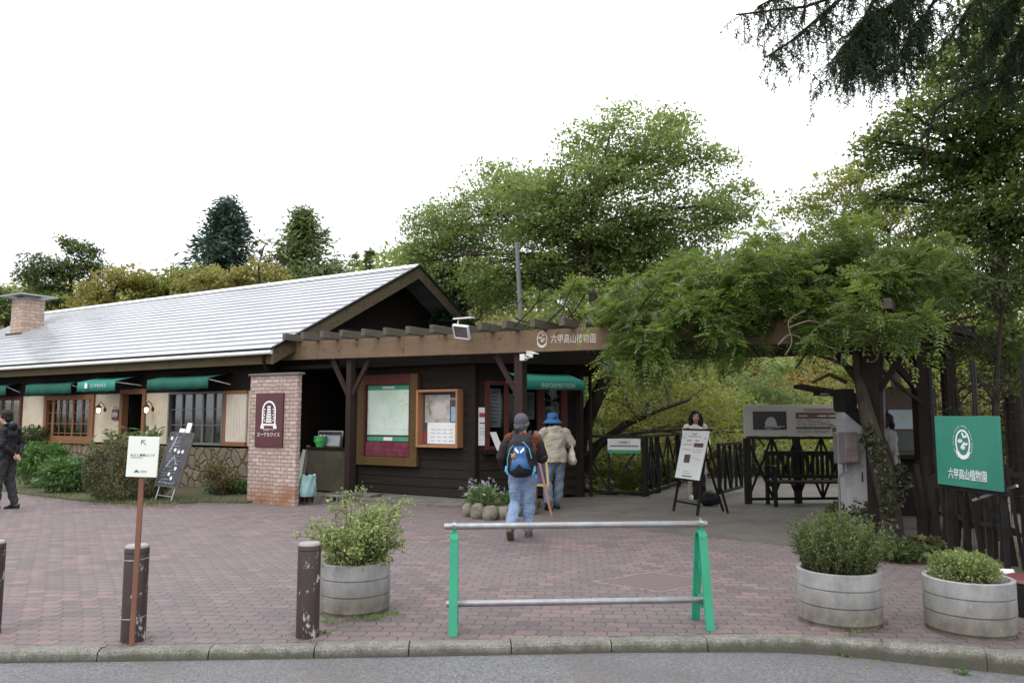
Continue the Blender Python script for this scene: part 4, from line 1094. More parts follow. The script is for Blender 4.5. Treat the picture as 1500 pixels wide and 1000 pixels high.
# map display and poster case on the booth's front wall
def map_case():
    v = BA.y - .025; p0, p1 = atv(526.5, 679, v), atv(616, 547, v); a, b, z0, z1 = p0.x, p1.x, p0.z - .005, p1.z
    t = thing('map_case', 'large wooden map case with green trail map on the dark booth wall', 'notice board', F @ Vector(((a + b) / 2, v, z0)))
    mb = MB(F); fw = .17; dpt = .10
    mb.box((a, v - dpt, z0), (a + fw, v, z1)); mb.box((b - fw, v - dpt, z0), (b, v, z1)); mb.box((a + fw, v - dpt, z0), (b - fw, v, z0 + fw))
    mb.build('frame', M['olive_wood'], t, .005)
    mb = MB(F); mb.box((a + fw, v - dpt, z1 - fw - .03), (b - fw, v, z1)); mb.build('frame_head', M['maroon_wood'], t, .005)
    ai, bi, zi, zj = a + fw, b - fw, z0 + fw, z1 - fw - .03
    mb = MB(F); mb.box((ai, v - .03, zi), (bi, v, zj)); mb.box((ai, v - dpt + .005, zi), (ai + .035, v - .03, zj)); mb.box((bi - .035, v - dpt + .005, zi), (bi, v - .03, zj)); mb.build('backing', M['maroon_wood'], t)
    H = zj - zi; A, B = ai + .06, bi - .05
    mb = MB(F); mb.box((A, v - .04, zi + H * .30), (B, v - .031, zi + H * .925)); mb.build('trail_map', M['map'], t)
    mb = MB(F); mb.box((A, v - .042, zi + H * .925), (B, v - .031, zi + H * .995)); mb.box((A, v - .042, zi + H * .215), (B, v - .031, zi + H * .275)); hd = mb.build('heading', M['ink_green'], t)
    mb = MB(F); cx = (A + B) / 2
    for k in range(8): mb.box((cx - .16 + k * .04, v - .045, zi + H * .945), (cx - .135 + k * .04, v - .0425, zi + H * .975))
    mb.box((cx - .11, v - .045, zi + H * .222), (cx + .11, v - .0425, zi + H * .268)); mb.build('label_strip', M['lettering_white'], hd)
    mb = MB(F); mb.box((A - .02, v - .07, zi + .01), (B + .04, v - .032, zi + H * .20))
    pk = mb.build('leaflet_pocket', M['plastic_clear'], t, .003)
    mb = MB(F)
    for k in range(5): x = A - .02 + (B - A + .06) * (k + 1) / 6; mb.box((x - .004, v - .074, zi + .012), (x + .004, v - .0705, zi + H * .198))
    mb.box((A - .02, v - .074, zi + H * .09), (B + .04, v - .0706, zi + H * .097)); mb.build('divider', M['ink_brown'], pk)
map_case()
def poster_case():
    v = BA.y - .025; p0, p1 = atv(618, 654, v), atv(681, 570, v); a, b, z0, z1 = p0.x, p1.x - .03, p0.z, p1.z; dp = .20; f = .045
    t = thing('poster_case', 'deep orange wood poster case beside the large map on the booth wall', 'notice board', F @ Vector(((a + b) / 2, v, z0)))
    mb = MB(F); mb.box((a, v - dp, z0), (a + f, v, z1)); mb.box((b - f, v - dp, z0), (b, v, z1)); mb.box((a + f, v - dp, z1 - f), (b - f, v, z1)); mb.box((a + f, v - dp, z0), (b - f, v, z0 + f)); mb.build('frame', M['orange_wood'], t, .005)
    mb = MB(F); mb.box((a + f, v - .02, z0 + f), (b - f, v, z1 - f)); mb.build('backing', M['ink_dark'], t)
    A, B, Z0, Z1 = a + f, b - f, z0 + f, z1 - f; w_, h = B - A, Z1 - Z0
    def sheet_(x0, x1, y0, y1, m, nm, o=.0): 
        mb = MB(F); mb.box((A + w_ * x0, v - .027 - o, Z0 + h * y0), (A + w_ * x1, v - .0205 - o, Z0 + h * y1)); return mb.build(nm, m, t)
    sheet_(.05, .72, .42, .95, make_photo('rock_flower_print', [(.10, .09, .07), (.32, .30, .26), (.45, .44, .42), (.55, .50, .34)], 6), 'photo_poster')
    sheet_(.12, .98, .02, .42, M['paper'], 'white_poster'); sheet_(.75, .98, .44, .72, M['ink_blue'], 'blue_poster'); sheet_(.02, .10, .05, .22, M['ink_red'], 'red_card')
    mb = MB(F)
    for k in range(12): mb.cbox((A + w_ * (.2 + .06 * k), v - .03, Z0 + h * .87), (w_ * .035, .004, h * .05))
    mb.build('print', M['paper_grey'], t)
    mb = MB(F); mb.ell((A + w_ * .45, v - .03, Z0 + h * .64), (w_ * .2, .004, h * .16), 16, 8); mb.build('round_print', M['panel_grey'], t)
    mb = MB(F)
    for k in range(16): mb.cbox((A + w_ * (.22 + .16 * (k % 4) + .05), v - .030, Z0 + h * (.08 + .07 * (k // 4))), (w_ * .10, .003, h * .012))
    mb.build('fine_print', M['ink_blue'], t)
poster_case()

# storage alcove between the pillar and the booth
def alcove():
    t = thing('storage_recess', 'dark boarded storage recess between the brick pillar and the booth', 'storage recess', W(-11.3, 12.8, 0))
    mb = MB(F); mb.box((-12.5, 13.7, 0), (-10.93, 13.8, 2.5)); mb.box((-12.62, 11.3, 0), (-12.5, 13.8, 2.6)); mb.build('back_wall', M['dark_wood'], t)
    mb = MB(F); mb.box((-12.6, 11.3, 2.52), (-10.95, 13.8, 2.6)); mb.build('ceiling_board', M['dark_wood'], t)
    v = 11.75; p0, p1 = atv(449, 722, v), atv(507, 656, v); a, b, zt = p0.x, p1.x + .02, p1.z
    t = thing('storage_chest', 'dark olive wooden storage chest inside the recess by the pillar', 'chest', W((a + b) / 2, v, 0))
    chest = S('dark_olive_chest', (.040, .036, .024), (.055, .048, .03), 4, .7, bump=.2, c3=(.075, .075, .03), s3=3)
    mb = MB(F); mb.box((a, v, .03), (b, v + .6, zt - .04)); mb.build('chest_body', chest, t, .006)
    mb = MB(F); mb.box((a - .03, v - .03, zt - .04), (b + .02, v + .63, zt)); mb.build('chest_lid', M['dark_wood'], t, .005)
    # bucket
    q = atv(466, 655, v + .12); c = Vector((q.x, v + .18, zt + .001)); bk = thing('bucket', 'lime green plastic bucket standing on the dark storage chest', 'bucket', F @ c)
    mb = MB(F); mb.lathe([(.0, 0), (.085, 0), (.12, .15), (.12, .19), (.135, .195), (.135, .225), (.118, .225), (.112, .16), (.08, .01), (0, .01)], c, 22); mb.build('bucket_body', M['bucket'], bk)
    mb = MB(F); mb.tube([c + Vector((.135 * math.cos(x), -.02 - .10 * math.sin(x), .20 - .10 * math.sin(x))) for x in [math.pi * i / 12 for i in range(13)]], .006, 6); mb.build('handle', M['bucket'], bk)
    # two framed boards leaning behind
    for i, (px0, px1, hh, off, lab) in enumerate(((464, 500, .34, .34, 'dark framed signboard with white writing leaning behind the green bucket'), (475, 498, .26, .27, 'grey printed board leaning in front of the dark framed signboard'))):
        x0, x1 = atv(px0, 640, v + off).x, atv(px1, 640, v + off).x; s = thing('leaning_board', lab, 'board', W((x0 + x1) / 2, v + off, zt))
        Mx = F @ Matrix.Translation((x0, v + off, zt + .002)) @ Matrix.Rotation(R(-9), 4, 'X'); L = x1 - x0
        mb = MB(Mx); mb.box((0, 0, 0), (L, .02, hh)); mb.build('frame', M['paper_grey'] if i == 0 else M['grey_plastic'], s, .003)
        mb = MB(Mx); mb.box((.025, -.004, .025), (L - .025, -.0005, hh - .025)); mb.build('face', M['blackboard'] if i == 0 else M['paper_grey'], s)
        mb = MB(Mx)
        for k in range(6 if i == 0 else 4):
            mb.box((.05 + k * (L - .1) / 6, -.006, hh * .62), (.05 + (k + .7) * (L - .1) / 6, -.0045, hh * .74)); mb.box((.05 + k * (L - .1) / 6, -.006, hh * .42), (.05 + (k + .6) * (L - .1) / 6, -.0045, hh * .52))
        mb.build('print', M['lettering_white' if i == 0 else 'ink_blue'], s)
    # grey panel and plank leaning at the chest side
    x = a - .12
    mb = MB(F); mb.bar((x - .08, v - .10, .12), (x - .06, v + .12, .85), .16, .02, (0, 1, .2)); tag(mb.build('plywood_sheet', M['paper_grey'], None), 'pale grey panel leaning beside the storage chest above the sack', 'panel')
    mb = MB(F); mb.bar((x + .05, v - .08, .05), (x + .07, v + .08, .95), .10, .03, (0, 1, .2)); tag(mb.build('leaning_plank', M['rafter_wood'], None), 'dark weathered plank leaning against the storage chest corner', 'plank')
    # hollow concrete blocks
    def block(px, py, yaw, lab, w_=.39, z=0.0):
        g = gnd(px, py, z); Mx = Matrix.Translation(g) @ Matrix.Rotation(-ANG + yaw, 4, 'Z'); mb = MB(Mx); h, dp, t_ = .15, .19, .028
        mb.box((-w_/2, 0, 0), (w_/2, dp, t_)); mb.box((-w_/2, 0, h - t_), (w_/2, dp, h))
        for k in range(4): x = -w_/2 + (w_ - t_) * k / 3; mb.box((x, 0, t_), (x + t_, dp, h - t_))
        mb.box((-w_/2 + t_, dp * .6, t_), (w_/2 - t_, dp * .65, h - t_))
        return tag(mb.build('concrete_block', M['slab'], None, .004), lab, 'concrete block', 'hollow concrete blocks at the recess')
    block(449, 738, 0, 'hollow concrete block under the pale teal sack')
    block(489, 738, R(8), 'hollow concrete block on the ground in front of the storage chest')
    mb = MB(F); g = atv(512, 730, VB - .05); mb.box((g.x - .35, VB - .10, .051), (g.x + .55, VB + .3, .10)); tag(mb.build('post_footing', M['slab'], None, .008), 'flat concrete footing at the foot of the braced post', 'footing')
    # sack
    g = gnd(447, 727, .15); mb = MB(Matrix.Translation(g + Vector((0, .09, .0)))); k = 48; m = 14; vs = []
    for i in range(m):
        f = i / (m - 1); r = .155 * (1.05 - .28 * f) if f > .1 else .15; z = .42 * f - .05 * f * f
        for j in range(k):
            th = 2 * math.pi * j / k; w_ = 1 + .08 * math.sin(3 * th + 4 * f) + .07 * math.sin(7 * th - 5 * f) * (.3 + f) + .04 * math.sin(11 * th + 9 * f)
            vs.append((r * w_ * math.cos(th) + .03 * f, r * .75 * w_ * math.sin(th), z + (.012 * math.sin(2 * th + 1) + .012 * math.sin(5 * th)) * f))
    mb.add(vs, [(i*k+j, i*k+(j+1)%k, (i+1)*k+(j+1)%k, (i+1)*k+j) for i in range(m-1) for j in range(k)], True); mb.add([(0, 0, .33)] + [vs[(m-1)*k+j] for j in range(k)], [(0, 1 + j, 1 + (j+1) % k) for j in range(k)])
    tag(mb.build('sack', M['bag_teal'], None), 'pale teal plastic sack slumped on a concrete block by the pillar', 'sack')
alcove()
# ---------------------------------------------------------------- things along the kerb
def bollard(c, label):
    t = thing('bollard', label, 'bollard', c, rnd.uniform(0, .3), 'brown bollards along the kerb')
    mb = MB(ROOTM[t.name]); h = .655; r = .081
    mb.lathe([(r, -.02), (r, h - .025), (r - .004, h - .010), (r - .012, h - .002), (.0, h)], (0, 0, 0), 36)
    mb.build('post', M['bollard'], t)
    mb = MB(ROOTM[t.name]); mb.lathe([(r + .0015, h - .055), (r + .0015, h - .050), (r - .002, h - .049)], (0, 0, 0), 36); mb.build('cap_seam', M['black_metal'], t)
    return t
b1 = bollard(gnd(196, 942) + Vector((-.045, .08, 0)), 'brown bollard that has the wooden sign pole tied to it')
b2 = bollard(gnd(451, 936) + Vector((-.025, .08, 0)), 'chipped brown bollard close to the round planter with the leggy shrub')
b3 = bollard(gnd(-18, 932) + Vector((-.055, .08, 0)), 'brown bollard cut off by the picture edge, below the man in black')
b2.rotation_euler.z = -.45

def sign_pole():
    b = gnd(196, 943) + Vector((.0, -.03, 0)); t = thing('direction_sign', 'white direction sign with arrow on a brown pole tied to a bollard', 'sign', b)
    top = dep(202, 645, b.y); zt = 1.40; lean = .02
    mb = MB(); mb.bar(b + Vector((0, 0, -.01)), b + Vector((lean, 0, zt - .02)), .034, .018, (0, 1, 0)); mb.build('pole', M['post_brown'], t, .002)
    w_, h = .208, .278; c = b + Vector((lean + .005, -.016, zt - h / 2 + .012))
    Mx = Matrix.Translation(c) @ Matrix.Rotation(R(2), 4, 'Y') @ Matrix.Rotation(R(4), 4, 'Z'); mb = MB(Mx)
    mb.box((-w_/2, -.006, -h/2), (w_/2, .006, h/2)); bd = mb.build('board', M['paper_cream'], t, .002)
    fx = Mx @ Matrix.Translation((0, -.0075, 0)) @ Matrix.Rotation(R(90), 4, 'X')
    lettering('みよし観察エリア', .03, fx @ Matrix.Translation((0, .012, 0)), M['lettering_dark'], bd, .0006, width=.165)
    mb = MB(fx); mb.cbox((-.04, -.006, 0), (.082, .003, .001)); 
    mb.build('underline', M['lettering_dark'], bd)
    mb = MB(fx); o = Vector((.0, .098, 0))
    mb.bar(o + Vector((.016, -.016, 0)), o + Vector((-.012, .012, 0)), .005, .001); mb.bar(o + Vector((-.0145, .0145, 0)), o + Vector((.012, .0145, 0)), .005, .001); mb.bar(o + Vector((-.0145, .0165, 0)), o + Vector((-.0145, -.012, 0)), .005, .001)
    mb.build('arrow', M['lettering_dark'], bd)
    mb = MB(fx); o = Vector((-.03, -.100, 0))
    pts = [(-.018, -.008), (-.018, -.002), (-.012, .004), (-.007, .010), (-.002, .011), (.002, .006), (.007, .005), (.013, .0), (.014, -.008), (.004, -.008), (.0, -.004), (-.006, -.008)]
    mb.prism([o + Vector((x, y, 0)) for x, y in pts], (0, 0, .001)); mb.build('emblem', S('dark_teal_print', (.03, .12, .12)), bd)
    mb = MB(fx)
    for k in range(9): mb.cbox((-.006 + .005 * k, -.097, 0), (.0036, .006, .001)); mb.cbox((-.006 + .005 * k, -.106, 0), (.0036, .003, .001))
    mb.build('fine_print', M['paper_grey'], bd)
    mb = MB(); c0 = b1.location
    for z in (.17, .565):
        mb.tube([(c0.x + .0835 * math.cos(q), c0.y + .0835 * math.sin(q) - (.02 if -2.3 < (q if q < math.pi else q - 2*math.pi) < -.9 else 0), z + .006 * math.sin(q)) for q in [2 * math.pi * i / 32 for i in range(33)]], .0022, 5)
    mb.build('wire_tie', M['steel'], t)
sign_pole()

PLANTERS = []
def planter(c, r, h, label):
    t = thing('round_planter', label, 'planter', c, rnd.uniform(0, 6), 'round concrete planters')
    mb = MB(ROOTM[t.name]); g = .006
    prof = [(r * .93, 0), (r * .93, .022), (r * .985, .026)]
    for i in range(3):
        z0 = .026 + (h - .026) * i / 3; z1 = .026 + (h - .026) * (i + 1) / 3; rr = r * (1.0 if i else .992)
        prof += [(rr - .012, z0), (rr - .012, z0 + g), (rr, z0 + g + .004), (rr, z1 - .004)]
    prof += [(r - .006, h), (r - .032, h), (r - .036, h - .006), (r - .04, h - .06)]
    mb.lathe(prof, (0, 0, 0), 64); mb.build('pot', M['planter'], t)
    mb = MB(ROOTM[t.name]); mb.lathe([(r - .04, h - .055), (r * .5, h - .03), (0, h - .02)], (0, 0, 0), 32); mb.build('soil', M['soil'], t)
    return t
planter(Vector((-1.265, 6.36, 0)), .278, .395, 'stained round concrete planter with the leggy light green shrub, beside a bollard')
planter(Vector((2.50, 6.03, 0)), .302, .395, 'round concrete planter with tall feathery heather, beside the green barrier')
planter(Vector((3.345, 5.78, 0)), .300, .385, 'round concrete planter with a low bushy plant, beside the curving kerb')

def barrier():
    t = thing('pipe_barrier', 'green A-frame barrier with two grey pipes across the paving', 'barrier', (.5, 5.75, 0))
    zt, zl = .742, .185
    tops = [dep(664, 768, 5.78), dep(1020, 763, 5.93)]
    L = [(Vector((-.418, 5.61, 0)), Vector((-.437, 5.98, 0))), (Vector((1.445, 5.755, 0)), Vector((1.41, 6.10, 0)))]
    for (f, b) in L:
        d = (b - f).normalized(); s = Vector((d.y, -d.x, 0)); ap = (f + b) / 2; H = .70; r = .062; th = .062
        # bent strap: front leg, arch, back leg
        pts = []; hw = (b - f).length / 2
        P = lambda a, z: ap + d * a + Vector((0, 0, z))
        outer = [(-hw, 0), (-r, H - r)] + [(r * math.cos(q), H - r + r * math.sin(q)) for q in [math.pi - math.pi * i / 10 for i in range(1, 10)]] + [(r, H - r), (hw, 0)]
        inner = [(hw - .028, 0), (r - .024, H - r)] + [((r - .024) * math.cos(q), H - r + (r - .024) * math.sin(q)) for q in [math.pi * i / 10 for i in range(1, 10)]] + [(-r + .024, H - r), (-hw + .028, 0)]
        mb = MB(); n = len(outer); inn = inner[::-1]
        for i in range(n - 1):
            q = [P(*outer[i]) - s * th/2, P(*outer[i+1]) - s * th/2, P(*inn[i+1]) - s * th/2, P(*inn[i]) - s * th/2]
            mb.prism(q, s * th)
        for z in (.17, .205, .42, .455):
            hw2 = hw * (1 - z / (H - r)) + r * z / (H - r) - .024
            mb.cbox((0, 0, 0), (.0, .0, .0)) if False else mb.bar(P(-hw2, z - .03), P(hw2, z + .0), .012, .012)
        for z in (.17, .42):
            hw2 = hw * (1 - z / (H - r)) + r * z / (H - r) - .024
            mb.bar(P(0, z - .04), P(0, z + .05), .03, .03)
        mb.bar(P(0, zt - .05), P(0, zt - .022), .03, .03)
        mb.build('stand', M['green_plastic'], t, .003)
    a0, b0 = (L[0][0] + L[0][1]) / 2, (L[1][0] + L[1][1]) / 2; dr = (b0 - a0).normalized()
    for z, e0, e1 in ((zt, .075, .05), (zl, .055, .055)):
        mb = MB(); A = a0 - dr * e0 + Vector((0, 0, z)); B = b0 + dr * e1 + Vector((0, 0, z)); 
        mb.tube([A, A + dr * .004, B - dr * .004, B], [.0215, .0235, .0235, .0215], 18); pp = mb.build('pipe', M['galv'], t)
        for c in (a0, b0):
            mb = MB(); q = c + Vector((0, 0, z)); mb.tube([q - dr * .016, q + dr * .016], [.029, .029], 14); mb.bar(q + Vector((0, 0, .0)), q + Vector((0, 0, .045)), .014, .014); mb.tube([q + dr * -.012 + Vector((0, -.03, .012)), q + dr * .012 + Vector((0, -.03, .012))], .009, 8); mb.build('clamp', M['steel'], pp)
barrier()

def access_cover():
    c = [gnd(866, 852), gnd(954, 838.2), gnd(1056, 851), gnd(968, 868)]
    ctr = sum(c, Vector()) / 4; t = thing('access_cover', 'square access cover of red aggregate with a pale metal rim in the paving', 'access cover', ctr)
    mb = MB()
    for i in range(4):
        a, b = c[i], c[(i+1) % 4]; ai, bi = ctr + (a - ctr) * .955, ctr + (b - ctr) * .955
        mb.prism([a, b, bi, ai][::-1] if False else [a, b, bi, ai], (0, 0, .006))
    mb.build('rim', S('pale_dirty_metal', (.30, .26, .21), (.15, .125, .10), 22, .6, bump=.3), t)
    mb = MB(); mb.prism([ctr + (p - ctr) * .945 for p in c], (0, 0, .004)); mb.build('infill', S('red_aggregate', (.135, .092, .094), (.108, .076, .078), 40, .85, bump=.4, bscale=120), t)
access_cover()
def stump_seat():
    c = gnd(1530, 905); mb = MB(Matrix.Translation((c.x + .02, c.y + .1, 0)))
    t = thing('round_stool', 'low round stool with dark red top at the picture edge beside a planter', 'stool', (c.x + .02, c.y + .1, 0))
    mb.lathe([(.20, 0), (.205, .02), (.205, .24), (.19, .25)], n=36); mb.build('stool_drum', M['black_metal'], t)
    mb = MB(Matrix.Translation((c.x + .02, c.y + .1, 0))); mb.lathe([(.205, .251), (.212, .262), (.20, .285), (.1, .297), (0, .30)], n=36); mb.build('stool_top', S('dark_red_top', (.155, .045, .05), (.12, .035, .04), 4, .35), t)
stump_seat()

# chalkboard menu on a tubular stand
def menu_board():
    A, B = atv(232, 715, 8.85), atv(268, 719, 8.85)
    fl = F @ Vector((A.x, 8.80, 0)); t = thing('chalkboard_menu', 'tilted chalkboard menu on a grey tubular stand in front of the hedge', 'menu board', F @ Vector(((A.x + B.x) / 2, 8.8, 0)))
    w_ = .66; ln = .98
    o = F @ Vector((A.x, 8.78, .32))
    d = (F.to_3x3() @ Vector((0, .27, .96))).normalized()                         # lean of the board
    x = (F.to_3x3() @ Vector((1, -.02, -.035))).normalized()
    Mx = basis(o, x, d)
    mb = MB(Mx); mb.box((0, 0, -.02), (w_, ln, .0)); bd = mb.build('board', M['blackboard'], t, .002)
    mb = MB(Mx)
    for q in ((-.012, -.012, w_ + .012, .012), (-.012, ln - .012, w_ + .012, ln + .012), (-.012, .012, .014, ln - .012), (w_ - .014, .012, w_ + .012, ln - .012)): mb.box((q[0], q[1], -.024), (q[2], q[3], .006))
    mb.build('frame', M['rafter_wood'], bd)
    mb = MB(Mx); r2 = random.Random(3)
    for k in range(34):
        y = .07 + (k // 2) * .055 + r2.uniform(-.01, .01); x0 = r2.uniform(.05, .34); L = r2.uniform(.06, .20)
        mb.bar((x0, y, .002), (min(x0 + L, w_ - .04), y + r2.uniform(-.01, .02), .002), .006, .002, (0, 0, 1))
    for k in range(5): mb.bar((.06 + .1 * k, .045, .002), (.13 + .1 * k, .085 * r2.uniform(.6, 1.3), .002), .016, .002)
    mb.bar((.14, .34, .002), (.30, .55, .002), .03, .002); mb.bar((.30, .55, .002), (.42, .40, .002), .02, .002); mb.bar((.12, .62, .002), (.22, .92, .002), .035, .002)
    mb.build('chalk_writing', M['chalk'], bd)
    mb = MB(Mx)
    for px_, py_ in ((.07, .87), (.27, .66), (.39, .63), (.50, .64), (.44, .33), (.30, .22), (.40, .15)): mb.lathe([(.033, 0), (.033, .003), (.0, .0035)], (px_, py_, .001), 12)
    mb.build('price_dot', M['white_paint'], bd)
    mb = MB(Mx)
    mb.box((.20, ln + .012, -.02), (.35, ln + .085, -.012)); mb.box((.36, ln + .012, -.03), (.49, ln + .20, -.022)); mb.build('card', M['white_paint'], bd)
    mb = MB()
    for sx in (.10, w_ - .10):
        a = Mx @ Vector((sx, .02, -.03)); m = Mx @ Vector((sx, -.20, -.03)); g = Vector((m.x, m.y, .02))
        mb.tube([Mx @ Vector((sx, .5, -.03)), a, m, Vector((g.x - d.x*.05, g.y - d.y*.05, .07)), g + Vector((0, .02, 0)), g + Vector((.12, .35, 0)), g + Vector((.15, .62, 0))], .014, 8)
    p, q = Mx @ Vector((.10, -.17, -.03)), Mx @ Vector((w_ - .10, -.17, -.03)); mb.tube([p, q], .012, 8)
    mb.build('stand', M['steel'], t)
menu_board()
# ---------------------------------------------------------------- railings, gate, bench, panels by the bridge
def bars_between(mb, a, b, z0, z1, pattern, w_=.035):
    """truss infill between two posts: diagonals and uprights"""
    for p in pattern:
        (f0, h0), (f1, h1) = p
        A = a + (b - a) * f0 + Vector((0, 0, z0 + (z1 - z0) * h0)); B = a + (b - a) * f1 + Vector((0, 0, z0 + (z1 - z0) * h1))
        mb.bar(A, B, w_, w_)
def railing(name, pts, h, label, patt, post=.07):
    t = thing(name, label, 'railing', pts[0])
    for a, b in zip(pts, pts[1:]):
        u = Vector((0, 0, 1))
        for z, ww in ((h, .075), (.09, .05)): mb = MB(); mb.bar(a + u * z, b + u * z, ww, .05); mb.build('rail', M['black_metal'], t, .004)
        mb = MB(); bars_between(mb, a, b, .09, h, patt); mb.build('brace', M['black_metal'], t)
    for p in pts:
        mb = MB(); mb.box((p.x - post/2, p.y - post/2, -.3), (p.x + post/2, p.y + post/2, h)); mb.build('post', M['black_metal'], t, .004)
    return t
X2 = [((.0, 1), (.5, 0)), ((.5, 0), (1, 1)), ((0, 0), (.5, 1)), ((.5, 1), (1, 0)), ((.5, 0), (.5, 1))]
V2 = [((.0, 1), (.48, 0)), ((.48, 0), (.95, .85)), ((.48, 0), (.48, 1)), ((.72, .5), (1, 0)), ((0, .4), (.45, .98))]
c0, c1 = Vector((1.31, 15.42, 0)), Vector((2.56, 15.10, 0))
railing('bridge_railing', [c0, c1], 1.16, 'black railing section between the booth corner and the bend, carrying a small white sign', V2)
c2 = Vector((2.98, 15.9, 0)); c3 = Vector((3.7, 17.3, 0)); c4 = Vector((4.7, 19.4, 0))
railing('bridge_railing', [c1 + Vector((.06, .1, 0)), c2, c3, c4], 1.16, 'black railing with crossed braces running back along the bridge behind the easel', X2, .09)
railing('bridge_railing', [c4 + Vector((.1, .2, 0)), Vector((6.3, 20.2, 0)), Vector((8.0, 20.6, 0))], 1.16, 'black railing closing the far end of the bridge behind the long sign panel', X2, .08)
def small_sign():
    d = (c1 - c0).normalized(); a, b = dep(890, 655, 15.2), dep(938, 655, 15.05); n = Vector((d.y, -d.x, 0)); s0 = (a - c0).dot(d); s1 = (b - c0).dot(d)
    Pt = lambda s, z, o=0: c0 + d * s + n * (.06 + o) + Vector((0, 0, z))
    t = thing('notice_plate', 'small white notice plate with green foot hanging on the black railing', 'sign', Pt((s0 + s1) / 2, .8))
    mb = MB(); mb.prism([Pt(s0, .84), Pt(s1, .84), Pt(s1, 1.12), Pt(s0, 1.12)], n * -.01); mb.build('plate', M['paper'], t)
    mb = MB(); mb.prism([Pt(s0, .84, .002), Pt(s1, .84, .002), Pt(s1, .905, .002), Pt(s0, .905, .002)], n * .002); mb.build('green_band', M['ink_green'], t)
    mb = MB()
    for k in range(13): mb.prism([Pt(s0 + .05 + k * .042, .965, .001), Pt(s0 + .082 + k * .042, .965, .001), Pt(s0 + .082 + k * .042, .995, .001), Pt(s0 + .05 + k * .042, .995, .001)], n * .002)
    L = s1 - s0
    for q in ((.32, 1.03, .68, 1.035), (.32, 1.07, .68, 1.075), (.32, 1.035, .33, 1.07), (.67, 1.035, .68, 1.07), (.40, 1.045, .6, 1.058)): mb.prism([Pt(s0 + L*q[0], q[1], .001), Pt(s0 + L*q[2], q[1], .001), Pt(s0 + L*q[2], q[3], .001), Pt(s0 + L*q[0], q[3], .001)], n * .002)
    mb.build('print', M['ink_dark'], t)
small_sign()
def gate():
    a, b = Vector((3.93, 14.75, 0)), Vector((4.72, 16.0, 0)); h = 1.02; t = thing('railing_gate', 'black braced gate leaf standing open beside the woman with the white cardigan', 'gate', b)
    mb = MB(); u = Vector((0, 0, 1)); mb.bar(a + u * h, b + u * h, .06, .06); mb.bar(a + u * .12, b + u * .12, .06, .06)
    for f in (0, 1): p = a + (b - a) * f; mb.bar(p + u * .1, p + u * h, .06, .06)
    mb.build('frame', M['black_metal'], t, .004)
    mb = MB(); bars_between(mb, a, b, .12, h, [((0, 0), (.25, 1)), ((.25, 1), (.5, 0)), ((.5, 0), (.75, 1)), ((.75, 1), (1, 0)), ((.25, 0), (.25, 1)), ((.5, 0), (.5, 1)), ((.75, 0), (.75, 1))], .045); mb.build('brace', M['black_metal'], t)
gate()
d0, d1 = Vector((4.22, 13.92, 0)), Vector((6.05, 14.05, 0))
railing('bench_railing', [d0, (d0 + d1) / 2, d1], 1.17, 'black railing with crossed bars behind the slatted bench under the long sign panel', X2, .11)
def sign_panel():
    a, b = dep(1090, 615, 13.90), dep(1262, 621, 14.02); a.z = b.z = 0
    t = thing('long_sign_panel', 'long grey sign panel with a dark photo of a white domed stone above the bench', 'sign', (a + b) / 2 + Vector((0, 0, 1.19)))
    d = (b - a).normalized(); n = Vector((d.y, -d.x, 0)); L = (b - a).length; z0, z1 = 1.205, 1.765
    Pt = lambda s, z, o=0: a + d * s + n * o + Vector((0, 0, z))
    mb = MB(); mb.prism([Pt(0, z0), Pt(L, z0), Pt(L, z1), Pt(0, z1)], n * -.04); mb.build('panel', M['panel_grey'], t, .003)
    def rect(m, nm, s0, s1, q0, q1, o=.002, parent=None):
        mb = MB(); mb.prism([Pt(s0, q0, o), Pt(s1, q0, o), Pt(s1, q1, o), Pt(s0, q1, o)], n * .002); return mb.build(nm, m, parent or t)
    ph = rect(make_photo('dark_stone_photo', [(.018, .018, .02), (.03, .034, .032), (.05, .045, .045), (.025, .02, .022)], 5), 'photo', .16, .78, z0 + .11, z0 + .44)
    mb = MB(); pts = [(s, z) for s, z in ((.38, .17), (.60, .17), (.59, .24), (.56, .31), (.52, .34), (.47, .34), (.42, .31), (.385, .25))]
    mb.prism([Pt(s, z0 + z, .005) for s, z in pts], n * .002); mb.build('stone_shape', M['paper_grey'], ph)
    mb = MB()
    for s0, s1, z in ((.36, .66, .145), (.40, .50, .12), (.55, .74, .165)): mb.prism([Pt(s0, z0 + z, .005), Pt(s1, z0 + z, .005), Pt(s1, z0 + z + .012, .005), Pt(s0, z0 + z + .012, .005)], n * .002)
    mb.build('stone_table', M['panel_grey'], ph)
    rect(M['ink_brown'], 'heading_band', .95, L - .05, z0 + .31, z0 + .42); rect(M['ink_dark'], 'lower_band', .95, 1.60, z0 + .125, z0 + .16); rect(M['ink_brown'], 'corner_block', 1.62, L - .05, z0 + .03, z0 + .15)
    mb = MB(); r2 = random.Random(5)
    for z in (.475, .445): mb.prism([Pt(1.1, z0 + z, .002), Pt(1.65, z0 + z, .002), Pt(1.65, z0 + z + .012, .002), Pt(1.1, z0 + z + .012, .002)], n * .002)
    for z in (.275, .24, .205, .18, .085, .06):
        s = .97
        while s < 1.58:
            e = s + r2.uniform(.05, .16); mb.prism([Pt(s, z0 + z, .002), Pt(e, z0 + z, .002), Pt(e, z0 + z + .008, .002), Pt(s, z0 + z + .008, .002)], n * .002); s = e + r2.uniform(.02, .06)
    mb.build('print', M['ink_brown'], t)
    mb = MB()
    for s in (1.0, 1.35, 1.55): mb.prism([Pt(s, z0 + .345, .005), Pt(s + .17, z0 + .345, .005), Pt(s + .17, z0 + .37, .005), Pt(s, z0 + .37, .005)], n * .002)
    mb.build('heading_print', M['panel_grey'], t)
sign_panel()
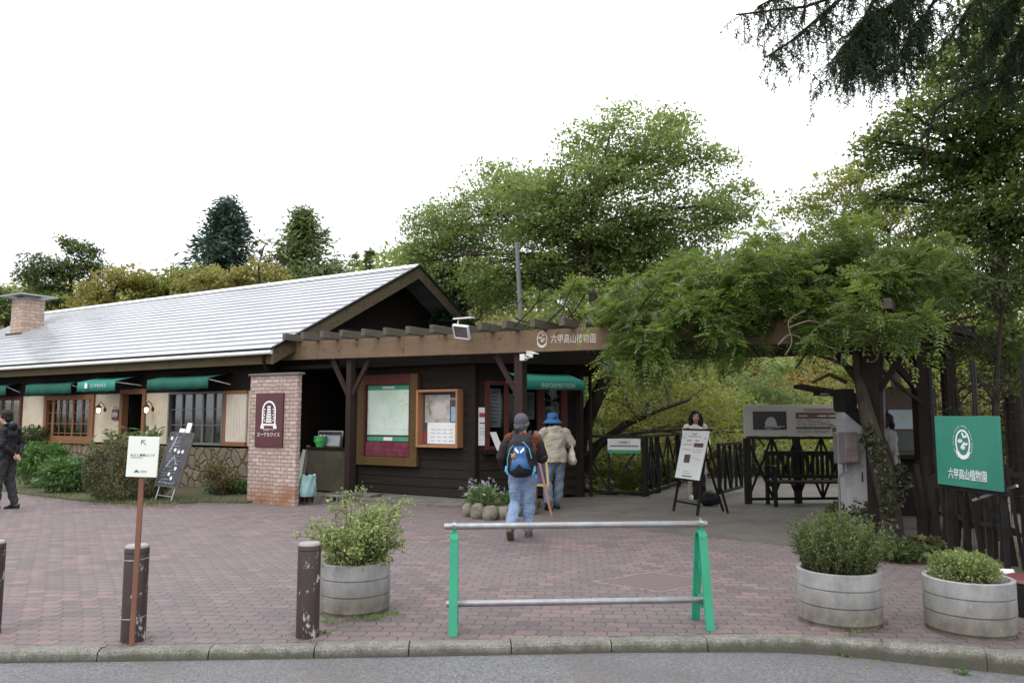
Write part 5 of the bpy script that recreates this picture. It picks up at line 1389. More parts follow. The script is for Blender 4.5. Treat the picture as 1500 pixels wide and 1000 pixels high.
def bench():
    a, b = gnd(1129, 742), gnd(1129, 742); a = Vector((4.52, 13.42, 0)); L = 1.55
    t = thing('slatted_bench', 'black bench with upright slatted back and armrest in front of the railing', 'bench', a + Vector((L / 2, .2, 0)))
    mb = MB(); 
    for k in range(4): mb.box((a.x - .02, a.y + .02 + k * .105, .40), (a.x + L, a.y + .11 + k * .105, .435))
    mb.build('seat', M['black_wood'], t, .004)
    mb = MB(); mb.box((a.x, a.y + .43, .86), (a.x + L, a.y + .47, .94)); mb.box((a.x, a.y + .43, .46), (a.x + L, a.y + .47, .52))
    x = a.x + .03
    while x < a.x + L: mb.box((x, a.y + .435, .52), (x + .055, a.y + .46, .86)); x += .088
    mb.build('backrest', M['black_wood'], t, .003)
    for x in (a.x, a.x + L - .06):
        mb = MB(); mb.box((x, a.y, 0), (x + .06, a.y + .06, .66)); mb.build('leg', M['black_wood'], t, .004)
        mb = MB(); mb.box((x, a.y + .42, 0), (x + .06, a.y + .48, .96)); mb.build('leg', M['black_wood'], t, .004)
        mb = MB(); mb.box((x - .01, a.y - .02, .66), (x + .07, a.y + .46, .70)); mb.build('armrest', M['black_wood'], t, .006)
        mb = MB(); mb.box((x + .012, a.y + .06, .33), (x + .05, a.y + .42, .395)); mb.build('stretcher', M['black_wood'], t)
bench()
def white_pier():
    g = Vector((4.60, 10.55, 0)); a, b = dep(1240, 700, 10.75), dep(1300, 700, 10.6)
    t = thing('white_pier', 'dirty white pier with a sloped shoulder and black capping under the vine', 'pier', ((a.x + b.x) / 2, 10.8, 0))
    x0, x1 = a.x - .02, b.x; y = 10.68; h = 1.355
    mb = MB(); mb.prism([(x0, y, 0), (x1, y, 0), (x1, y, h + .02), (x0 + .30, y, h), (x0, y, h + .26)], (0, .30, 0)); mb.build('pier_body', M['dirty_white'], t, .006)
    mb = MB(); mb.prism([(x0 + .32, y - .02, h + .005), (x0 + .44, y - .02, h + .005), (x0 + .14, y - .02, h + .36), (x0 + .14, y - .02, h + .58), (x0 - .02, y - .02, h + .58), (x0 - .02, y - .02, h + .285)], (0, .34, 0)); mb.build('capping', M['black_metal'], t, .004)
    mb = MB(); mb.box((x0 + .20, y - .008, .66), (x0 + .215, y - .001, .79)); mb.build('slot', M['black_metal'], t)
    # meter box
    m = thing('meter_box', 'grey electric meter box with a smoky window on the white pier', 'meter box', (x0, y - .1, .95))
    bx0, bx1, z0, z1 = dep(1224, 700, y - .05).x, dep(1256, 700, y - .05).x, .915, 1.34
    mb = MB(); mb.box((bx0, y - .16, z0), (bx1, y - .004, z1)); mb.build('box_body', M['grey_plastic'], m, .015)
    mb = MB(); mb.box((bx0 + .10, y - .168, z0 + .03), (bx1 - .03, y - .1605, z1 - .05)); mb.build('box_window', M['smoke_window'], m, .006)
    mb = MB(); mb.tube([(bx0 + .12, y - .04, z0), (bx0 + .12, y - .04, z0 - .12), (bx0 + .05, y - .04, z0 - .2), (bx0 + .05, y - .03, .02)], .016, 8); mb.build('conduit', M['grey_plastic'], m)
    # conduit up the post
    cx = dep(1294, 640, 10.55); mb = MB()
    P = lambda px, py: dep(px, py, 10.55)
    mb.tube([P(1292, 505), P(1294, 560), P(1295, 630), P(1300, 655), P(1306, 662), P(1311, 659), P(1309, 672), P(1309, 700)], .020, 8)
    tag(mb.build('conduit_pipe', M['grey_plastic'], None), 'grey conduit pipe with a kinked foot running down the vine-wrapped post', 'pipe')
white_pier()
def kiosk():
    y = 12.2; a, b = dep(1292, 620, y), dep(1348, 620, y)
    t = thing('ticket_kiosk', 'dark brown kiosk wall with a pale blue notice beside the entrance post', 'kiosk', ((a.x + b.x) / 2, y + .3, 0))
    top = dep(1320, 568, y).z
    mb = MB(); mb.box((a.x - .15, y, .95), (b.x, y + .08, top)); mb.box((b.x, y - .06, 0), (b.x + .24, y + .9, top - .01)); mb.build('wall', M['brown_panel'], t, .004)
    mb = MB(); mb.box((a.x - .2, y - .25, .90), (b.x, y - .002, .95)); mb.box((a.x - .15, y, 0), (b.x - .003, y + .06, .90)); mb.build('counter', M['dark_wood'], t, .004)
    n0, n1 = dep(1302, 628, y), dep(1335, 600, y)
    mb = MB(); mb.box((n0.x, y - .02, n0.z), (n1.x, y - .002, n1.z)); nn = mb.build('notice', M['blue_panel'], t)
    mb = MB(); 
    for k, (x, z) in enumerate(((.42, .55), (.62, .55), (.78, .55))): mb.cbox((n0.x + (n1.x - n0.x) * x, y - .022, n0.z + (n1.z - n0.z) * z), (.03, .003, .10 - .03 * (k % 2)))
    mb.build('print', M['paper_grey'], nn)
    g0, g1 = dep(1306, 660, y), dep(1337, 632, y)
    mb = MB(); mb.box((g0.x, y - .02, g0.z), (g1.x, y - .002, g1.z)); mb.build('poster', M['kiosk_green'], t)
    # roofed lamp on an arm
    l = thing('lamp_shelter', 'black roofed lamp on a slanting arm beside the vine trunk', 'lamp', dep(1250, 640, 11.4))
    A, B = dep(1175, 562, 11.5), dep(1262, 577, 11.3)
    mb = MB(); mb.prism([A, B, B + Vector((0, 0, -.085)), A + Vector((0, 0, -.055))], (0, .36, 0)); mb.build('lamp_roof', M['dark_roof'], l, .004)
    mb = MB(); p = dep(1205, 572, 11.6); mb.box((p.x - .11, p.y - .09, p.z - .075), (p.x + .12, p.y + .09, p.z + .01)); lm = mb.build('lamp_head', M['black_metal'], l, .004)
    mb = MB(); mb.box((p.x - .07, p.y - .097, p.z - .062), (p.x + .08, p.y - .0905, p.z - .040)); mb.build('lens', M['paper_grey'], lm)
    mb = MB(); mb.bar(dep(1250, 575, 11.45), dep(1248, 606, 11.45), .10, .08, (0, 1, 0)); mb.bar(dep(1258, 572, 11.45), dep(1283, 568, 11.35), .07, .05); mb.build('bracket', M['black_metal'], l)
kiosk()
def gatehouse():
    # small dark roof and posts past the end of the pergola beam
    t = thing('gatehouse', 'small dark roofed gatehouse on posts past the end of the pergola beam', 'gatehouse', (6.2, 11.3, 0))
    Y = 10.6
    A, B = dep(1300, 452, 10.3), dep(1428, 487, 10.9)
    mb = MB(); mb.prism([A, B, B + Vector((0, 0, -.07)), A + Vector((0, 0, -.07))], (.35, 2.4, -.1)); mb.build('roof', M['dark_roof'], t, .01)
    mb = MB(); mb.bar(dep(1322, 487, 10.6), dep(1425, 492, 11.0), .10, .28); mb.bar(dep(1322, 472, 10.9), dep(1400, 480, 11.2), .08, .12); mb.bar(dep(1420, 491, 11.0), dep(1412, 500, 13.2), .1, .22); mb.build('beam', M['dark_wood'], t, .006)
    for px, Y, w_ in ((1353, 10.7, .16), (1396, 11.0, .15), (1345, 12.6, .12)):
        p = dep(px, 600, Y); mb = MB(); mb.box((p.x - w_/2, Y, -.1), (p.x + w_/2, Y + w_, dep(px, 490, Y).z)); mb.build('post', M['dark_wood_v'], t, .008)
    for a, b, Y in (((1300, 520), (1346, 572), 10.7), ((1322, 505), (1350, 545), 10.8)):
        mb = MB(); mb.bar(dep(*a, Y), dep(*b, Y + .05), .09, .07, (0, 1, 0)); mb.build('brace', M['dark_wood_v'], t)
gatehouse()

# ---------------------------------------------------------------- fences and green sign
FP = [Vector((5.20, 10.2, 0)), Vector((5.12, 9.1, 0)), Vector((5.06, 8.1, 0)), Vector((5.02, 7.1, 0)), Vector((5.08, 5.6, 0)), Vector((5.2, 3.6, 0))]
def stick_fence():
    mb = MB(); r2 = random.Random(11)
    for a, b in zip(FP, FP[1:]):
        n = int((b - a).length / .075)
        for i in range(n):
            p = a + (b - a) * ((i + r2.random()) / n) + Vector((r2.uniform(-.05, .05) + .10, r2.uniform(-.03, .03), 0)); h = r2.uniform(.62, 1.30)
            mb.bar(p + Vector((0, 0, -.05)), p + Vector((r2.uniform(-.15, .15), r2.uniform(-.18, .18), h)), r2.uniform(.03, .075), r2.uniform(.015, .03), (0, 1, 0))
        for z in (.35, .95): mb.bar(a + Vector((.14, 0, z)), b + Vector((.14, 0, z + r2.uniform(-.05, .05))), .04, .04)
    tag(mb.build('stick_fence', wood('charred_stick', (.018, .015, .013), (.04, .034, .03), 2, .8, worn=(.12, .11, .10), wamt=.66), None), 'dark rough stick fence standing under the trees behind the green signboard', 'fence')
stick_fence()
def mesh_fence():
    t = thing('wire_fence', 'tall dark wire mesh fence on steel posts behind the green signboard', 'fence', FP[2] + Vector((.35, 0, 0)))
    o = Vector((.35, 0, 0)); H = 2.15; mb = MB()
    for a, b in zip(FP, FP[1:]):
        L = (b - a).length; n = int(L / .10)
        for i in range(n): p = a + (b - a) * (i / n) + o; mb.tube([p + Vector((0, 0, .05)), p + Vector((0, 0, H))], .0028, 3, False)
        z = .1
        while z < H: mb.tube([a + o + Vector((0, 0, z)), b + o + Vector((0, 0, z))], .0028, 3, False); z += .10
    mb.build('mesh_panel', M['black_metal'], t)
    for i, p in enumerate(FP):
        mb = MB(); q = p + o; lean = .0
        mb.tube([q + Vector((0, 0, -.3)), q + Vector((0, 0, H + .05))], .030, 10); ps = mb.build('post', M['black_metal'], t)
        if i in (3, 4):
            mb = MB(); mb.ell(q + Vector((0, 0, H + .06)), (.04, .04, .02), 10, 5); mb.build('post_cap', M['steel'], ps)
    return t
mesh_fence()
def green_sign():
    a = dep(1371, 657, 8.05); b = dep(1464.5, 668, 7.17); a.z = b.z = 0
    t = thing('green_signboard', 'green signboard with a white round plant badge and white characters before the fence', 'sign', (a + b) / 2 + Vector((0, 0, .8)))
    d = (b - a); L = d.length; d.normalize(); n = Vector((d.y, -d.x, 0)); z0, z1 = .86, 1.555
    Pt = lambda s, z, o=0: a + d * s + n * o + Vector((0, 0, z))
    mb = MB(); mb.prism([Pt(0, z0), Pt(L, z0), Pt(L, z1), Pt(0, z1)], n * -.03); bd = mb.build('board', M['sign_green'], t, .003)
    fx = basis(Pt(L * .5, z0 + .125, .004), d, (0, 0, 1))
    lettering('六甲高山植物園', .12, fx, M['lettering_white'], bd, .001, width=L * .60, height=.105)
    Fm = basis(Pt(0, z0, .004), d, (0, 0, 1)) @ Matrix(((1, 0, 0, 0), (0, 0, 1, 0), (0, -1, 0, 0), (0, 0, 0, 1)))
    # badge() draws in x-z with +y into the board; map its y to -normal
    Fm = Matrix.Translation(Pt(0, z0, .0045)) @ Matrix((d, -n, Vector((0, 0, 1)))).transposed().to_4x4()
    badge(bd, Fm, (L * .46, 0, .43), .145, M['lettering_white'], True)
    mb = MB()
    mb.bar(Pt(-.02, z0 - .02, -.05), Pt(L + .05, z0 - .02, -.05), .03, .04); mb.bar(Pt(L * .5, z0 - .02, -.05), Pt(L * .5 + .1, z0 - .45, -.35), .03, .03)
    for s in (.06, L - .06): mb.bar(Pt(s, -.05, -.06), Pt(s, z1 - .1, -.06), .04, .04)
    mb.build('bracket', M['black_metal'], t)
    mb = MB(); mb.bar(Pt(L * .42, z0 - .13, -.1), Pt(L * 1.05, z0 + .06, -.12), .025, .025); mb.build('strut', M['steel'], t)
green_sign()
def white_pipes():
    mb = MB(); A = gnd(1478, 836, .10); 
    for k in (0, 1):
        o = Vector((.05 * k, .06 * k, 0)); mb.tube([gnd(1462, 838, .16) + o, gnd(1480, 838, .17) + o, gnd(1489, 858, .05) + o], .024, 10)
    tag(mb.build('bent_pipe', M['white_paint'], None), 'pair of bent white pipes lying at the foot of the wire fence', 'pipe')
white_pipes()
# tall steel pole behind the pergola
def tall_pole():
    v = 14.2; a = atv(763, 470, v); b = atv(757, 355, v); mb = MB(F)
    mb.tube([(a.x, v, 0), (a.x, v, a.z), (b.x + .0, v, b.z)], [.05, .05, .045], 10); tag(mb.build('steel_pole', M['grey_plastic'], None), 'bare grey pole rising behind the pergola beside the maple crown', 'pole')
tall_pole()

# ---------------------------------------------------------------- easels
def white_easel():
    A, B = gnd(984, 748), gnd(1024, 756); mid = (A + B) / 2; t = thing('white_notice_easel', 'white handwritten notice board on a black easel in front of the smiling woman', 'easel', mid)
    d = (B - A); d.z = 0; d.normalize(); n = Vector((d.y, -d.x, 0)); back = -n
    T = lambda s, z, o=0: mid + d * s + back * (.10 + z * .20 + o) - back * .10 + Vector((0, 0, z))
    mb = MB()
    for s0, s1 in ((-.33, -.25), (.33, .30)): mb.bar(T(s0 * 1.0, 0), T(s1, 1.36), .04, .03, n)
    mb.bar(T(-.31, .17), T(.33, .17), .03, .03); mb.build('leg', M['black_wood'], t)
    mb = MB(); mb.bar(T(.0, 1.3, .02), mid + back * .75, .035, .025, d); mb.bar(T(.24, 1.25, .02), mid + back * .65 + d * .25, .03, .025, d); mb.build('rear_leg', M['black_wood'], t)
    w0, w1, z0, z1 = -.36, .34, .545, 1.325
    sk = .055
    mb = MB(); f = T(0, 0, -.04) - T(0, 0, 0)
    q = [T(w0 - sk * 0, z0, -.035), T(w1 - .03, z0, -.035), T(w1 + .06, z1, -.035), T(w0 + .05, z1, -.035)]
    mb.prism(q, n * .012); bd = mb.build('board', M['paper'], t)
    mb = MB(); mb.bar(T(w0 + .03, z1 + .012, -.03), T(w1 + .09, z1 + .012, -.03), .04, .03); mb.bar(T(w0, z0 - .012, -.03), T(w1, z0 - .012, -.03), .04, .03); mb.build('clip_bar', M['black_wood'], t)
    def pr(m, nm, items):
        mb = MB()
        for x, y, ww, hh in items:
            P = lambda fx, fy: (q[0] * (1 - fx) + q[1] * fx) * (1 - fy) + (q[3] * (1 - fx) + q[2] * fx) * fy + n * .0135
            mb.prism([P(x, y), P(x + ww, y), P(x + ww, y + hh), P(x, y + hh)], n * .0015)
        mb.build(nm, M[m], bd)
    pr('ink_brown', 'photo', [(.24, .33, .24, .17), (.53, .66, .36, .085)])
    pr('ink_pink', 'pink_print', [(.22 + .05 * k, .775, .035, .03) for k in range(4)] + [(.56 + .05 * k, .775, .035, .035) for k in range(3)] + [(.3 + .04 * k, .155, .03, .012) for k in range(6)] + [(.66, .42, .14, .008), (.55, .44, .1, .008), (.8, .40, .1, .008)])
    r2 = random.Random(4)
    pr('ink_dark', 'black_print', [(.40 + .045 * k, .915, .03, .022) for k in range(4)] + [(.26 + .05 * k, .87, .032, .016) for k in range(10)] + [(.10 + .055 * k, .70, .04, .014) for k in range(7)] + [(.10 + .055 * k, .595, .04, .012) for k in range(7)] + [(.52 + .06 * k, .60 - .045 * j, .035, .01) for k in range(6) for j in range(2)] + [(.26 + .045 * k, .115, .03, .008) for k in range(8)])
    pr('ink_green', 'green_print', [(.28 + .06 * k, .045, .05, .028) for k in range(7)])
    pr('ink_blue', 'blue_drawing', [(.06, .83, .07, .03), (.88, .83, .06, .03), (.10, .90, .04, .02)])
white_easel()
def blue_easel():
    A = gnd(805, 754); t = thing('blue_notice_easel', 'navy board with yellow frame on a wooden easel between the two hikers', 'easel', A)
    a, b = dep(768, 655, 12.35), dep(801, 652, 12.2); z0, z1 = dep(800, 709, 12.2).z, dep(800, 649, 12.2).z
    mb = MB(); w0 = a.x - .10; w1 = b.x; y = 12.25
    mb.prism([(w0, y, z0), (w1 + .02, y - .02, z0 - .02), (w1 - .03, y + .10, z1), (w0 + .02, y + .12, z1)], (0, .012, 0)); mb.build('board', M['blue_board'], t)
    mb = MB(); P = [Vector((w0, y - .01, z0)), Vector((w1 + .02, y - .03, z0 - .02)), Vector((w1 - .03, y + .09, z1)), Vector((w0 + .02, y + .11, z1))]
    for i in range(4): mb.bar(P[i], P[(i+1) % 4], .035, .022, (0, 1, 0))
    mb.build('frame', M['yellow_wood'], t)
    mb = MB(); mb.bar(Vector((w1 - .16, y + .02, z1 - .1)), Vector((w1 + .07, y - .10, .005)), .036, .025, (0, 1, 0)); mb.build('leg', M['easel_wood'], t)
    mb = MB(); mb.bar(Vector((w0 + .12, y + .02, z1 - .1)), Vector((w0 - .02, y - .10, .005)), .036, .025, (0, 1, 0)); mb.build('leg', M['easel_wood'], t)
    mb = MB(); mb.bar(Vector((w0 + .3, y + .13, z1 - .1)), Vector((w0 + .3, y + .6, .005)), .036, .025, (0, 1, 0)); mb.build('rear_leg', M['easel_wood'], t)
blue_easel()
# ---------------------------------------------------------------- people
def fused(name, mb, mat, parent, voxel, smooth=6, fold=0.0, fscale=9.0, seed=0):
    """joins overlapping closed shapes of one builder into a single continuous surface"""
    o = mb.build(name + '_raw', None, parent)
    r = o.modifiers.new('r', 'REMESH'); r.mode = 'VOXEL'; r.voxel_size = voxel
    s = o.modifiers.new('s', 'SMOOTH'); s.iterations = smooth; s.factor = .5
    dg = bpy.context.evaluated_depsgraph_get(); me = bpy.data.meshes.new_from_object(o.evaluated_get(dg)); me.name = name
    old = o.data; bpy.data.objects.remove(o); bpy.data.meshes.remove(old)
    if fold:
        nv = len(me.vertices); co = np.empty(nv * 3, np.float32); me.vertices.foreach_get('co', co); co = co.reshape(-1, 3)
        nm = np.empty(nv * 3, np.float32); me.vertices.foreach_get('normal', nm); nm = nm.reshape(-1, 3)
        x, y, z = (co * fscale).T
        f = np.sin(z * 2.3 + 2.1 * np.sin(x * 1.1 + seed) + 1.3 * y) * .5 + np.sin(z * 1.1 - x * 2.2 + 1.7 * np.sin(y * 2 + seed)) * .5
        f = f + .45 * np.sin(x * 3.1 + 2.2 * np.sin(z * 2.4 + seed) + y * 2.7) * np.sin(z * 3.7 + 1.9 * np.sin(x * 1.7)); co += nm * (f * fold)[:, None]; me.vertices.foreach_set('co', co.reshape(-1)); me.update()
    me.polygons.foreach_set('use_smooth', [True] * len(me.polygons))
    return mesh_obj(name, me, mat, parent)

def limb(mb, pts, rad, n=12):
    """tapered limb with rounded ends"""
    pts = [Vector(p) for p in pts]
    P = [pts[0]]; Rr = [rad[0]]
    for (a, ra), (b, rb) in zip(zip(pts, rad), list(zip(pts, rad))[1:]):
        for f in (.34, .67, 1.0):
            P.append(a + (b - a) * f); g = lambda r: Vector(r) if hasattr(r, '__len__') else Vector((r, r))
            q = g(ra) * (1 - f) + g(rb) * f; Rr.append((q.x, q.y))
    mb.tube(P, Rr, n, True, None, None)
    g = lambda r: max(r) if hasattr(r, '__len__') else r
    for p, r in ((pts[0], g(rad[0])), (pts[-1], g(rad[-1]))): mb.ell(p, (r * .98,) * 3, 10, 8)
    for p, r in zip(pts[1:-1], rad[1:-1]): mb.ell(p, (g(r) * .99,) * 3, 10, 8)

def hand(mb, wrist, direction, palm_n, side):
    """palm, four fingers of different lengths curled a little, thumb off the side"""
    d = Vector(direction).normalized(); pn = Vector(palm_n); pn = (pn - d * pn.dot(d)).normalized(); s = d.cross(pn) * side
    w_ = Vector(wrist)
    rot = Matrix((s, d, pn)).transposed()
    mb.ell(w_ + d * .05, (.038, .055, .017), 12, 8, None, rot)
    for k, (off, ln) in enumerate(((-.028, .066), (-.010, .078), (.009, .072), (.027, .056))):
        b = w_ + d * .088 + s * off; c1 = b + d * ln * .45 + pn * .006; c2 = c1 + d * ln * .32 + pn * .014; c3 = c2 + d * ln * .16 + pn * .016
        mb.tube([b - d * .02, b, c1, c2, c3], [.0085, .0085, .008, .0072, .0055], 8)
    b = w_ + d * .03 - s * .032; mb.tube([b, b + d * .02 - s * .022 + pn * .008, b + d * .048 - s * .03 + pn * .016, b + d * .066 - s * .03 + pn * .022], [.012, .0105, .009, .0065], 8)

def head_shape(mb, c, yaw_m, hs=1.0):
    """skull, jaw, nose, ears, brow and neck stub in the frame of the head (y = face)"""
    Mx = Matrix.Translation(c) @ yaw_m; old = mb.M; mb.M = old @ Mx; s = hs
    mb.ell((0, -.008 * s, .025 * s), (.074 * s, .092 * s, .088 * s), 16, 12)
    mb.ell((0, .018 * s, -.045 * s), (.056 * s, .066 * s, .066 * s), 14, 10)
    mb.ell((0, .055 * s, -.088 * s), (.030 * s, .026 * s, .022 * s), 12, 8)
    mb.ell((0, .062 * s, .028 * s), (.055 * s, .024 * s, .018 * s), 12, 8)
    mb.tube([(0, .078 * s, .012 * s), (0, .094 * s, -.018 * s), (0, .098 * s, -.030 * s), (0, .080 * s, -.038 * s)], [.010 * s, .013 * s, .016 * s, .011 * s], 8)
    mb.ell((0, .074 * s, -.062 * s), (.026 * s, .014 * s, .010 * s), 10, 6)
    for q in (-1, 1):
        mb.ell((q * .076 * s, -.008 * s, -.012 * s), (.010 * s, .020 * s, .032 * s), 8, 8)
        mb.ell((q * .040 * s, .058 * s, -.028 * s), (.022 * s, .018 * s, .020 * s), 10, 6)
    mb.M = old
    return Mx

def person(label, loc, yaw, J, opt):
    """J: joints in the figure's own frame, x to its right hand, y forward, z up"""
    t = thing('person', label, 'person', loc, yaw)
    G = ROOTM[t.name]; V = lambda k: Vector(J[k])
    hm = Matrix.Rotation(opt.get('head_yaw', 0), 4, 'Z') @ Matrix.Rotation(opt.get('head_pitch', 0), 4, 'X'); k = opt.get('k', 1.0)
    hc = V('head')
    mb = MB(G)
    Hm = head_shape(mb, hc, hm, k)
    limb(mb, [V('neck') + Vector((0, -.01, -.03)), hc + Vector((0, -.012, -.05))], [.054 * k, .050 * k])
    ch, pe = V('chest'), V('pelvis'); sl, sr = V('sl'), V('sr')
    mb.tube([V('neck') + Vector((0, -.005, .01)), V('neck') * .75 + ch * .25, ch, ch * .5 + pe * .5, pe, pe + Vector((0, 0, -.10))], [(.06, .055), (.14, .085), (.145, .095), (.12, .085), (.15, .10), (.10, .08)], 16, True, None, (1, 0, 0))
    for q in 'lr':
        limb(mb, [V('s' + q), V('e' + q), V('w' + q)], [.046, .038, .027])
        limb(mb, [V('h' + q), V('k' + q), V('a' + q)], [.078, .052, .036])
        dv = (V('w' + q) - V('e' + q)).normalized()
        hand(mb, V('w' + q), opt.get('hand_' + q, dv), opt.get('palm_' + q, (1 if q == 'l' else -1, .2, 0)), 1 if q == 'r' else -1)
        f = Vector(opt.get('foot_' + q, (0, 1, 0))).normalized(); mb.tube([V('a' + q), V('a' + q) + f * .06 + Vector((0, 0, -.045)), V('a' + q) + f * .13 + Vector((0, 0, -.06))], [.034, .034, .024], 8)
    body = fused('body', mb, M['skin'], t, .0085, 5)
    if opt.get('face', True):
        for q in (-1, 1):
            mb = MB(G @ Hm); mb.ell((q * .030 * k, .077 * k, .004 * k), (.012 * k, .006 * k, .006 * k), 10, 6); mb.build('eye', M['hair_black'], t)
            mb = MB(G @ Hm); mb.tube([(q * .016 * k, .086 * k, .022 * k), (q * .032 * k, .083 * k, .026 * k), (q * .046 * k, .072 * k, .021 * k)], [.002, .0035, .002], 6); mb.build('eyebrow', M['hair_black'], t)
        mb = MB(G @ Hm); mb.ell((0, .0865 * k, -.061 * k), (.022 * k, .005 * k, .0055 * k), 10, 6); mb.build('mouth', M['lips'], t)
    # trousers
    mb = MB(G); e = opt.get('ease', .014)
    mb.tube([pe + Vector((0, 0, .10)), pe + Vector((0, 0, .03)), pe + Vector((0, -.012, -.05)), pe + Vector((0, -.005, -.13))], [(.150 + e, .105 + e), (.165 + e, .118 + e), (.168 + e, .125 + e), (.13, .10)], 18, True, None, (1, 0, 0))
    for q in 'lr':
        limb(mb, [V('h' + q), V('k' + q), V('a' + q) + (V('k' + q) - V('a' + q)).normalized() * .04], [.090 + e, .066 + e, opt.get('hem', .052) + e])
    fused('trousers', mb, M[opt['trousers']], t, .009, 2, .010, opt.get('fs', 17.0), 1.0)
    # shoes
    for q in 'lr':
        f = Vector(opt.get('foot_' + q, (0, 1, 0))).normalized(); a = V('a' + q); up = Vector((1, 0, 0)).cross(f).normalized(); up = up if up.z > -.2 else -up
        heel = a - up * .052 - f * .045; toe = a - up * .060 + f * .155
        mb = MB(G); mb.tube([heel - f * .03 + up * .01, heel + up * .012, a * .5 + (heel + toe) * .25 + up * .012, toe - f * .05 + up * .004, toe + up * .0, toe + f * .02 - up * .004], [(.030, .034), (.040, .048), (.043, .045), (.048, .034), (.040, .026), (.018, .016)], 14, True, None, Vector((1, 0, 0)))
        limb(mb, [a + up * .02, a - up * .03], [.044, .046])
        mb.tube([heel - f * .028 - up * .028, heel - up * .034, toe - f * .05 - up * .028, toe + f * .016 - up * .022], [(.030, .012), (.041, .014), (.048, .013), (.026, .012)], 12, True, None, Vector((1, 0, 0)))
        fused('shoe', mb, M[opt['shoes']], t, .0075, 3)
    # top
    mb = MB(G); b_ = opt.get('bulk', .02); hem = opt.get('hemz', -.06)
    mb.tube([V('neck') + Vector((0, -.005, .015)), V('neck') * .72 + ch * .28, ch + Vector((0, 0, .02)), ch * .5 + pe * .5, pe + Vector((0, 0, .02)), pe + Vector((0, 0, hem))], [(.066 + b_ * .3, .060 + b_ * .3), (.155 + b_ * .6, .095 + b_ * .6), (.170 + b_, .115 + b_), (.155 + b_ * 1.2, .110 + b_ * 1.2), (.172 + b_ * 1.2, .125 + b_ * 1.2), (.175 + b_ * 1.3, .128 + b_ * 1.3)], 20, True, None, (1, 0, 0))
    for q in 'lr':
        w_ = V('w' + q); el = V('e' + q); d = (w_ - el).normalized()
        limb(mb, [V('s' + q), el, w_ - d * .015], [.062 + b_ * .8, .050 + b_ * .8, .036 + b_ * .6])
    if opt.get('hood'):
        n = V('neck'); mb.ell(n + Vector((0, -.085, -.015)), (.12, .055, .075), 14, 10)
        mb.tube([n + Vector((.09, .03, .0)), n + Vector((.10, -.05, .02)), n + Vector((0, -.10, .03)), n + Vector((-.10, -.05, .02)), n + Vector((-.09, .03, .0))], .03, 10)
    top = fused('jacket', mb, M[opt['top']], t, .010, 4, opt.get('fold', .011), opt.get('fs2', 14.0), 2.0)
    return t, G, Hm, top, V

def hair_cap(t, G, Hm, mat, k=1.0, long=0.0, name='hair', fringe=True):
    mb = MB(G @ Hm)
    mb.ell((0, -.018 * k, .040 * k), (.086 * k, .098 * k, .088 * k), 18, 12)
    mb.ell((0, -.050 * k, -.02 * k), (.078 * k, .060 * k, .085 * k), 14, 10)
    if fringe: mb.ell((.02 * k, .048 * k, .090 * k), (.062 * k, .040 * k, .032 * k), 12, 8)
    for q in (-1, 1): mb.ell((q * .070 * k, -.012 * k, .018 * k), (.018 * k, .045 * k, .052 * k), 10, 8)
    if long:
        for q in (-1, 1): mb.tube([(q * .068 * k, .012, .05), (q * .088 * k, .012, -.03), (q * .090 * k, .02, -.03 - long * .6), (q * .075 * k, .03, -.05 - long)], [(.026, .040), (.030, .052), (.030, .05), (.016, .03)], 10)
        mb.tube([(0, -.06, .03), (0, -.085, -.06), (0, -.085, -.06 - long)], [(.075, .04), (.088, .045), (.07, .03)], 14, True, None, (1, 0, 0))
    o = fused(name, mb, M[mat], t, .006, 2, .006, 60, .5); return o

# the hiker with the backpack, walking away
J = dict(head=(-.02, .05, 1.455), neck=(0, .015, 1.325), chest=(0, 0, 1.17), pelvis=(0, -.01, .875), sl=(-.165, 0, 1.275), sr=(.165, 0, 1.275), el=(-.265, -.03, 1.03), er=(.245, .06, 1.02), wl=(-.235, .16, .87), wr=(.19, .27, 1.05),
         hl=(-.085, 0, .80), hr=(.085, 0, .80), kl=(-.10, .04, .44), kr=(.07, .06, .44), al=(-.13, -.24, .155), ar=(.055, .09, .085))
t, G, Hm, top, V = person('person walking with a black and blue backpack, slate cap and light blue jeans', gnd(766, 788) + Vector((0, .0, 0)), R(-8), J,
    dict(trousers='jeans', top='rust_cloth', shoes='shoe_brown', foot_l=(0, .72, -.62), face=True, head_yaw=R(-22), hem=.062, bulk=.016, hemz=-.02))
# dark sleeves over the rust fleece
mb = MB(G)
for q in 'lr':
    s = V('s' + q); e_ = V('e' + q); w_ = V('w' + q); limb(mb, [s * .7 + e_ * .3, e_, w_ + (w_ - e_).normalized() * .01], [.084, .080, .062])
mb.tube([V('chest') + Vector((0, 0, -.10)), V('chest') * .4 + V('pelvis') * .6, V('pelvis') + Vector((0, 0, -.05))], [(.19, .14), (.185, .142), (.200, .155)], 18, True, None, (1, 0, 0))
fused('dark_sleeves', mb, M['dark_cloth'], t, .010, 4, .006, 10, 3)
mb = MB(G @ Hm); mb.ell((0, -.012, .045), (.095, .108, .098), 18, 12); mb.ell((0, -.045, -.03), (.086, .070, .085), 14, 10); mb.tube([(.072, .05, .02), (.093, -.02, -.02), (.0, -.115, -.055), (-.093, -.02, -.02), (-.072, .05, .02)], .022, 10)
fused('knit_cap', mb, M['grey_cap'], t, .008, 3, .002, 70)
